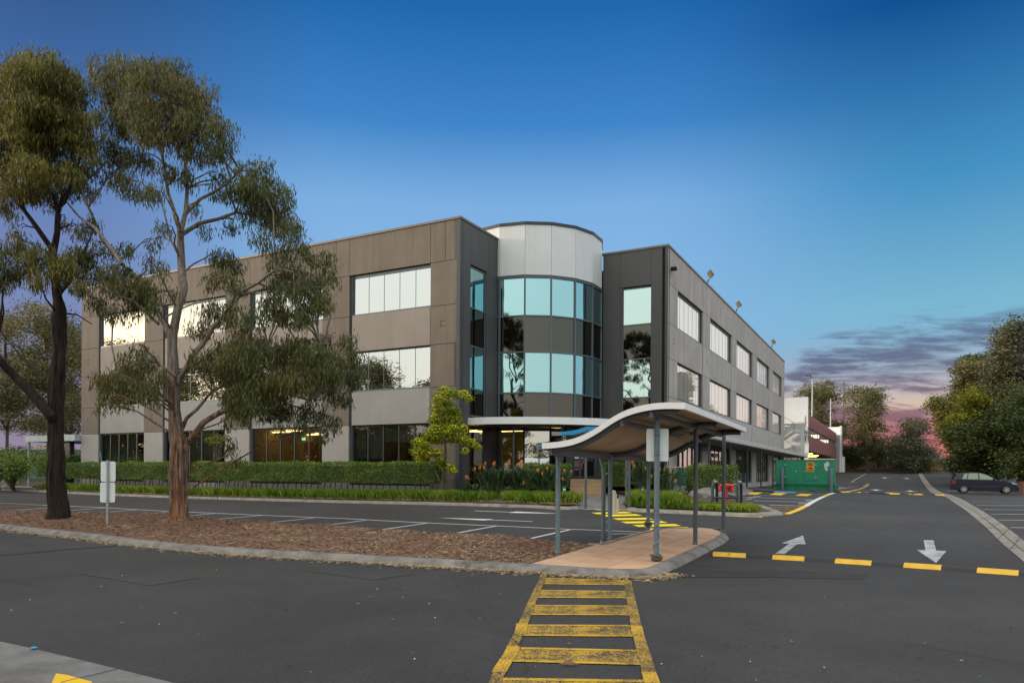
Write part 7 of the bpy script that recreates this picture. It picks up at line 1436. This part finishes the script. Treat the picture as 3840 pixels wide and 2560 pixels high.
q = MB(); q.box(.40, 2.22, -.014, .004, .50, .545, fC); q.build('trim_strip', mat('car_trim', (0.04, 0.045, 0.055), .4), car)
q = MB()
for x in (.93, .20): q.box(x, x + .008, -.006, .003, .26, .93, fC)
q.box(1.93, 1.938, -.006, .003, .26, .90, fC); q.build('door_seam', PLAS, car)
q = MB(); q.box(-.815, -.785, .1, CWd - .1, .28, .48, fC); q.build('rear_bumper', PLAS, car); q = MB(); q.box(3.355, 3.375, .2, CWd - .2, .3, .42, fC); q.build('grille', PLAS, car)
# ------------------------------------------------------------------ multi deck car park beyond
CPW = mat('carpark_white', (0.86, 0.90, 0.93), 0.7, var=0.05, streak=0.05); CPR = mat('louvre_red', (0.235, 0.085, 0.085), 0.6, var=0.15, scale=0.6); CPR2 = mat('louvre_red_pale', (0.33, 0.14, 0.135), 0.6, var=0.15); GSM = mat('smoky_screen', (0.13, 0.15, 0.15), 0.4, var=0.1); STC = mat('stair_steel', (0.33, 0.38, 0.40), 0.5)
WARM = mat('warm_lamp', (1, 1, 1), var=0, emit=(1.0, 0.58, 0.10), estr=7.0)
cpY = 76; cp0 = at(3029, 1694, cpY); bd2 = Vector((cp0.x, cp0.y)); cb = thing('deck_car_park', (cp0.x, cp0.y, T(cp0.x, cp0.y)), 'two level car park with red vertical louvres, white end walls and galvanised stair', 'building')
fP = lambda k, d, z: Vector((cp0.x + BX.x * k - AX.x * d, cp0.y + BX.y * k - AX.y * d, z))
def cs(u, v): return hit(u, v, bd2, BX)
kE = cs(3134, 1650)[0]; zT = cs(3030, 1554)[1]; zM1 = cs(3030, 1603)[1]; zM0 = cs(3032, 1633)[1]; zB2 = cs(3034, 1690)[1]
nl = 34; m = MB(); m2 = MB()
for i in range(nl):
    a_, b_ = kE * i / nl, kE * (i + .72) / nl; mm_ = m if i % 2 else m2
    for z0_4, z1_4 in ((zM1, zT), (zB2, zM0)): mm_ = MB(); mm_.box(a_, b_, -.12, 0, z0_4, z1_4, fP); mm_.build('louvre', CPR if i % 2 else CPR2, cb)
m = MB(); m.box(0, kE, .05, .12, zM0 - .1, zM1 + .1, fP); m.build('mesh_screen', GSM, cb)
m = MB(); m.box(0, kE, .13, .3, zM1, zT - .1, fP); m.box(0, kE, .13, .3, zB2, zM0, fP); m.build('parapet_wall', mat('deck_dark', (0.10, 0.05, 0.05), .8), cb)
m = MB(); m.box(-.2, kE + 1, .0, 22, zB2 - .02, zB2 + .25, fP); m.build('deck_slab', mat('deck_concrete', (0.33, 0.27, 0.19), .8), cb)
gzc = T(*bd2); m = MB(); m.box(0, kE, 9, 9.2, gzc - 1, zB2, fP); m.build('inner_wall', INT, cb)
# lit lamps under the deck and the pendant lights in the screen
m = MB()
for k, d in ((1.5, 1.2), (5, 2.6), (9, 1.2), (13, 2.4), (18, 1.4), (24, 2.2), (7, 4.5)): m.box(k, k + .25, d - .8, d + .8, zB2 - .16, zB2 - .06, fP)
m.build('ceiling_lamp', WARM, cb)
m = MB(); pk = cs(3050, 1635)[0]
for u in (3044, 3051, 3057, 3063, 3070, 3079, 3085, 3091, 3097, 3104):
    k, z = cs(u, 1637 if u < 3075 else 1655); m.prism([(k - .16, z - .15), (k + .16, z - .15), (k + .02, z + .22), (k - .02, z + .22)], lambda a, b, t: fP(a, t, b), -.03, .04)
m.build('pendant_lamp', mat('cool_lamp', (1, 1, 1), var=0, emit=(1.0, 0.72, 0.45), estr=2.2), cb)
k, z = cs(3051, 1722); m = MB(); m.box(k - .2, k + .25, 1, 1.05, z - .1, z + .15, fP); m.build('exit_light', bpy.data.materials['exit_green'], cb)
# white end walls
zW = at(3028, 1488, cpY).z; u_l = 2930; Lw_ = hit(2930, 1500, bd2, Vector((AX.x, AX.y)))[0]
fN = lambda a, d, z: Vector((cp0.x + AX.x * a + BX.x * d, cp0.y + AX.y * a + BX.y * d, z))
m = MB(); m.box(Lw_ - 3, 0.0, 0.0, .3, zB2 - .3, zW, fN); m.build('end_wall', CPW, cb)
m = MB(); m.box(Lw_ - 3, -.35, .6, .8, gzc - .5, zB2 - .3, fN); m.build('inner_wall', mat('stair_wall_cream', (0.40, 0.37, 0.31), .8), cb)
m = MB(); zS1, zS0 = at(3025, 1657, cpY).z, at(3030, 1722, cpY).z; m.box(hit(3016, 1700, bd2, Vector((AX.x, AX.y)))[0], hit(3033, 1700, bd2, Vector((AX.x, AX.y)))[0], -.35, -.05, gzc, zS1, fN); m.build('screen_wall', CPW, cb)
zE = at(3150, 1594, 109).z; E0 = fP(kE, 0, 0); fE = lambda a, d, z: Vector((E0.x + AX.x * a + BX.x * d, E0.y + AX.y * a + BX.y * d, z)); E2 = Vector((E0.x, E0.y))
aR = hit(3155, 1700, E2, AX)[0]; gzE = T(*E2)
m = MB(); m.box(-5.5, aR, 3.0, 3.4, gzE - .3, zE, fE); m.box(aR - .25, aR, .2, 3.0, gzE - .3, zE - .0, fE) ; m.build('end_wall', CPW, cb)
m = MB(); m.box(-.05, aR - .26, .1, 2.9, gzE - .3, at(3140, 1628, 109).z, fE); m.build('end_wall', mat('carpark_grey', (0.36, 0.40, 0.42), .7), cb)
m = MB(); m.box(aR + .0, aR + .35, 1.5, 3.2, gzE - .3, at(3157, 1710, 109).z, fE); m.build('end_wall', CPW, cb)
# stair flights in front of the near end wall
def na(u, v): a_, z_ = hit(u, v, bd2 - BX * 1.5, AX); return a_, z_
def fSt(a, d, z): return fN(a, -1.5 + d, z)
def slab_line(pts, th=.12):
    m = MB()
    for (u0, v0), (u1, v1) in zip(pts[:-1], pts[1:]):
        a0_, z0_3 = na(u0, v0); a1_, z1_3 = na(u1, v1); m.hexa([fSt(a0_, 0, z0_3 - th), fSt(a1_, 0, z1_3 - th), fSt(a1_, 1.2, z1_3 - th), fSt(a0_, 1.2, z0_3 - th)], [fSt(a0_, 0, z0_3 + th), fSt(a1_, 0, z1_3 + th), fSt(a1_, 1.2, z1_3 + th), fSt(a0_, 1.2, z0_3 + th)])
    m.build('stair_flight', STC, cb)
slab_line([(2935, 1645), (2976, 1618), (3026, 1618)]); slab_line([(2935, 1598), (2960, 1606)], .08); slab_line([(2940, 1690), (2970, 1696), (3012, 1698)], .08)
m = MB()
for pts in ([(2935, 1610), (2974, 1584), (3026, 1584)], [(2935, 1560), (2974, 1582)], [(2945, 1686), (2973, 1668), (3010, 1668)], [(2942, 1646), (2973, 1670)]):
    for (u0, v0), (u1, v1) in zip(pts[:-1], pts[1:]): a0_, z0_3 = na(u0, v0); a1_, z1_3 = na(u1, v1); m.bar(fSt(a0_, -.05, z0_3), fSt(a1_, -.05, z1_3), .06)
for u, v0, v1 in ((2974, 1584, 1616), (3019, 1584, 1618), (2973, 1668, 1694), (3009, 1668, 1696)): a0_, z0_3 = na(u, v0); _, z1_3 = na(u, v1); m.bar(fSt(a0_, -.05, z0_3), fSt(a0_, -.05, z1_3), .06)
m.build('handrail', GALV, cb)
RMM = mat('rail_mesh', (0.30, 0.35, 0.37), .5)
for q_ in ([(2935, 1614), (2974, 1588), (2974, 1612), (2935, 1639)], [(2975, 1588), (3018, 1588), (3018, 1612), (2975, 1612)], [(2974, 1671), (3009, 1671), (3009, 1694), (2974, 1694)], [(2946, 1690), (2972, 1672), (2972, 1694), (2958, 1694)]):
    m = MB(); m.add([fSt(na(u, v)[0], -.02, na(u, v)[1]) for u, v in q_], [[0, 1, 2, 3]]); m.build('rail_mesh', RMM, cb)
m = MB(); a0_, _ = na(3012, 1650); m.box(a0_ - .25, a0_ + .1, -1.6, -1.3, gzc - .5, na(3012, 1612)[1], fN); m.build('stair_column', STC, cb)
# lamp masts on the deck
def mast(u, vt, vb, Y, r, lab, head=0, m_=None):
    P = at(u, vb, Y); z1_ = at(u, vt, Y).z; t_ = thing('lamp_mast', tuple(P), lab, 'light pole'); m = MB(); m.tube([(P.x, P.y, P.z), (P.x, P.y, z1_)], [r, r * .7], 8); m.build('pole', m_ or GALV, t_)
    if head:
        m = MB(); m.bar((P.x, P.y, z1_), (P.x - head, P.y, z1_ + .35), .10, .06); m.build('arm', STEELD, t_); m = MB(); m.box(P.x - head - .5, P.x - head + .1, P.y - .12, P.y + .12, z1_ + .3, z1_ + .42); m.build('lamp_head', STEELD, t_)
mast(3046, 1420, 1560, 82, .10, 'tall light mast with side arm on the near deck', .3); mast(3115, 1495, 1600, 98, .10, 'bare light mast on the far deck')
# the masts stand on the deck
m = MB(); m.box(0, kE, .35, 20, zT - 1.1, zT - .9, fP); m.build('top_deck', bpy.data.materials['deck_concrete'], cb)
P = G(3315, 1765); zt_ = at(3315, 1610, P.y).z; t_ = thing('lamp_mast', tuple(P), 'thin pale green light pole in front of the far trees', 'light pole'); m = MB(); m.tube([P - Vector((0, 0, .1)), Vector((P.x, P.y, zt_))], [.10, .07], 8); m.build('pole', mat('pole_green', (0.20, 0.30, 0.27), .6), t_); m = MB(); m.box(P.x - .5, P.x + .1, P.y - .1, P.y + .1, zt_, zt_ + .15); m.build('lamp_head', STEELD, t_)
P = G(3778, 1800); m = MB(); a_ = at(3771, 1736, 62); b_ = at(3777, 1782, 62); m.bar(a_, Vector((b_.x, b_.y, T(b_.x, b_.y) - .1)), .14, .10); tag(m.build('timber_post', mat('weathered_post', (0.30, 0.29, 0.26), .9), None, origin=b_), 'leaning weathered post behind the parked car', 'post')
# lattice antenna far off
t_ = thing('lattice_antenna', tuple(at(3166, 1650, 190)), 'thin lattice radio mast far behind the trees', 'antenna'); m = MB(); b0 = at(3166, 1700, 190); b1 = at(3166, 1430, 190)
for dx, dy in ((-.35, 0), (.35, 0), (0, .5)): m.bar(Vector((b0.x + dx, b0.y + dy, b0.z)), Vector((b1.x + dx * .5, b1.y + dy * .5, b1.z)), .07)
z = b0.z; i = 0
while z < b1.z - .6: m.bar((b0.x - .33, b0.y, z), (b0.x + .33, b0.y, z + .6), .05) if i % 2 else m.bar((b0.x + .33, b0.y, z), (b0.x - .33, b0.y, z + .6), .05); z += .6; i += 1
m.build('mast', STEELD, t_); m = MB()
for v, wv in ((1455, 1.1), (1462, 1.1), (1447, .9)): c = at(3166, v, 190); m.bar((c.x - wv, c.y, c.z), (c.x + wv, c.y, c.z), .08)
for dx in (-1, -.5, .5, 1): c = at(3166, 1455, 190); m.bar((c.x + dx, c.y, c.z - .5), (c.x + dx, c.y, c.z + .9), .06)
m.build('aerials', STEELD, t_)
# fences, retaining wall, house roof, hydrant
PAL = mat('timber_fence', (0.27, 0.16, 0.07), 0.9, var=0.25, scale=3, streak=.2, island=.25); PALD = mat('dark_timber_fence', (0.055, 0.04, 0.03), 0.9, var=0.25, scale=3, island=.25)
def paling(u0, u1, vb, h, Y0, Y1, m_, lab):
    a_, b_ = at(u0, vb, Y0), at(u1, vb, Y1); a_.z, b_.z = T(a_.x, a_.y), T(b_.x, b_.y); t_ = thing('paling_fence', tuple(a_), lab, 'fence'); d = b_ - a_; n = int(Vector((d.x, d.y)).length / .16); m = MB()
    for i in range(n):
        p = a_ + d * i / n; q = a_ + d * (i + .94) / n; o_ = Vector((0, .03 * (i % 2), 0)); m.hexa([p + o_, q + o_, q + o_ + Vector((0, .02, 0)), p + o_ + Vector((0, .02, 0))], [x + Vector((0, 0, h)) for x in (p + o_, q + o_, q + o_ + Vector((0, .02, 0)), p + o_ + Vector((0, .02, 0)))])
    m.build('palings', m_, t_); m = MB()
    for z in (.35, h - .35): m.bar(a_ + Vector((0, -.05, z)), b_ + Vector((0, -.05, z)), .05, .09)
    m.build('rails', m_, t_)
paling(3440, 3620, 1770, 2.0, 116, 112, PAL, 'orange brown timber paling fence at the end of the car park'); paling(3150, 3440, 1765, 2.0, 124, 118, PALD, 'dark timber fence behind the gum trunks')
BRK = mat('dark_brick', (0.10, 0.055, 0.04), 0.9, var=0.4, scale=14)
A_, B_ = G(3155, 1769), G(3360, 1770); m = MB(); m.hexa([A_ + Vector((0, 1, -.2)), B_ + Vector((0, 1, -.2)), B_ + Vector((0, 1.6, -.2)), A_ + Vector((0, 1.6, -.2))], [A_ + Vector((0, 1, .55)), B_ + Vector((0, 1, .4)), B_ + Vector((0, 1.6, .4)), A_ + Vector((0, 1.6, .55))]); tag(m.build('retaining_wall', BRK, None, origin=A_), 'low dark brick retaining wall below the gum trunks', 'wall')
A_ = at(3835, 1845, 54); m = MB(); m.box(A_.x, A_.x + 6, 54, 54.4, T(A_.x, 54) - .2, T(A_.x, 54) + .95); tag(m.build('brick_wall', mat('red_brick', (0.23, 0.10, 0.07), .9, var=.4, scale=10), None, origin=A_), 'reddish brick wall at the right edge beyond the car bonnet', 'wall')
for i, (u, v) in enumerate(((3800, 1838), (3752, 1800), (3820, 1812))):
    P = at(u, v, 61); P.z = T(P.x, P.y) + .1; rock(tuple(P), .6, .4, .35, ('tan rock beside the front wheel of the car', 'tan rock above the car bonnet', 'tan rock at the right edge behind the car')[i], 30 + i)
hs_ = at(3500, 1727, 140); t_ = thing('grey_roofed_house', (hs_.x, hs_.y, 2), 'low house with dark slate roof behind the timber fence', 'house'); zl, zr_ = at(3470, 1727, 140).z, at(3500, 1690, 140).z; x0, x1 = at(3455, 1727, 140).x, at(3560, 1727, 140).x
m = MB(); m.box(x0, x1, 140, 148, 2, zl, None); m.build('wall', mat('house_cream', (0.4, 0.38, 0.33), .8), t_); m = MB(); m.hexa([Vector((x0 - .5, 139.5, zl + .003)), Vector((x1 + .5, 139.5, zl + .003)), Vector((x1 + .5, 148.5, zl + .003)), Vector((x0 - .5, 148.5, zl + .003))], [Vector((x0 + 3, 143.5, zr_)), Vector((x1 - 2, 143.5, zr_)), Vector((x1 - 2, 144.5, zr_)), Vector((x0 + 3, 144.5, zr_))]); m.build('roof', mat('slate_roof', (0.06, 0.065, 0.08), .7), t_); m = MB(); m.box(x0 - .5, x1 + .5, 139.35, 139.48, zl - .15, zl + .1); m.build('gutter', SIGNB, t_)
P = G(3453, 1765); t_ = thing('fire_hydrant', tuple(P), 'small red and white hydrant standard at the end of the drain strip', 'hydrant'); h_ = at(3453, 1748, P.y).z - P.z; m = MB(); m.lathe(P, [(.10, 0), (.10, h_ * .55)], 8); m.build('post', SIGNB, t_); m = MB(); m.lathe(P + Vector((0, 0, h_ * .56)), [(.22, 0), (.22, .25)], 8); m.build('valve', RED, t_); m = MB(); m.lathe(P + Vector((0, 0, h_ * .56 + .26)), [(.12, 0), (.12, .35), (.16, .4)], 8); m.build('cap', SIGNB, t_)
# left background: green fence, tank, pole
A_, B_ = at(-250, 1700, 64), at(310, 1700, 62); A_.z = B_.z = 0; zt_ = at(200, 1683, 63).z; zb_ = at(200, 1712, 63).z; d = B_ - A_
t_ = thing('pale_green_fence', (A_.x, A_.y, .8), 'long pale green metal fence behind the hedges at the left', 'fence'); m = MB(); m.hexa([A_ + Vector((0, 0, .5)), B_ + Vector((0, 0, .5)), B_ + Vector((0, .1, .5)), A_ + Vector((0, .1, .5))], [A_ + Vector((0, 0, zt_ - .08)), B_ + Vector((0, 0, zt_ - .08)), B_ + Vector((0, .1, zt_ - .08)), A_ + Vector((0, .1, zt_ - .08))]); m.build('panel', mat('fence_green', (0.16, 0.33, 0.25), .5, var=.15), t_)
m = MB(); m.hexa([A_ + Vector((0, -.05, zt_ - .075)), B_ + Vector((0, -.05, zt_ - .075)), B_ + Vector((0, .15, zt_ - .075)), A_ + Vector((0, .15, zt_ - .075))], [A_ + Vector((0, -.05, zt_)), B_ + Vector((0, -.05, zt_)), B_ + Vector((0, .15, zt_)), A_ + Vector((0, .15, zt_))]); m.build('top_rail', SIGNB, t_)
YK = 80; a_, b_ = at(112, 1690, YK), at(184, 1690, YK); zt_ = at(150, 1668, YK).z; t_ = thing('cream_plant_room', tuple(a_), 'cream domed plant room with a small roof vent behind the green fence', 'building')
rx = (b_.x - a_.x) / 2; m = MB(); m.prism([(a_.x, a_.z - 2), (a_.x, a_.z), (a_.x + .4, zt_ - .25), (a_.x + 1.0, zt_), (b_.x, zt_), (b_.x, a_.z - 2)], lambda a, b, t: Vector((a, YK + t, b)), 0, 4); m.build('shell', mat('cream_shell', (0.62, 0.52, 0.40), .7), t_); P = at(178, 1665, YK); m = MB(); m.lathe((P.x, P.y + 1, zt_), [(.25, 0), (.25, .35), (.45, .4), (.45, .8), (.2, 1.0)], 10); m.build('roof_vent', GALV, t_)
P = G2(108, 1730); P = at(108, 1706, 48); m = MB(); m.tube([(P.x, P.y, T(P.x, P.y)), (P.x, P.y, at(108, 1620, 48).z)], .09, 8); tag(m.build('grey_pole', GALV, None, origin=P), 'plain grey pole between the bushes at the left', 'pole')
# ticket flag: thin pale blue blade leaning in the hedge
A_ = at(376, 1695, 36); B_ = at(388, 1722, 36); m = MB(); m.bar(A_, B_ - Vector((0, 0, .6)), .05, .02); tag(m.build('blue_stake', mat('stake_blue', (0.2, 0.4, 0.55), .5), None, origin=B_), 'thin leaning pale blue stake above the hedge behind the double sign', 'stake')
import OpenImageIO as oiio, sys, numpy as np
b=oiio.ImageBuf('/workdir/render_main.png'); a=b.get_pixels(oiio.UINT8)
for (n,x,y) in [('top left',60,20),('top mid',512,20),('top right',1000,20),('mid',512,120),('midright',900,150),('low mid',720,220),('right low',860,290),('asph near',400,640),('asph r',850,630),('asph mid',300,520),('taupe top',400,250),('taupe col',445,300),('spandrel',390,330),('spandrel1',390,405),('side wall',730,310),('char',625,262),('white panel',545,245),('path',620,560),('fascia',560,423),('canvas',620,205)]:
    print(n, a[y-3:y+3,x-3:x+3,:3].reshape(-1,3).mean(0).round())
import OpenImageIO as oiio, numpy as np
b=oiio.ImageBuf('/workdir/render_main.png'); a=b.get_pixels(oiio.UINT8)
for (n,x0,y0,x1,y1) in [('sky1',1900,760,1930,780),('sky2',3300,1100,3330,1120),('spand2',1400,1230,1500,1290),('spand1',1400,1500,1500,1560),('road',2990,1900,3190,2020),('tower',2020,900,2060,930),('hedge',1200,1750,1400,1800)]:
    k=3.75; print(n, a[int(y0/k):int(y1/k)+1,int(x0/k):int(x1/k)+1,:3].reshape(-1,3).mean(0).round())
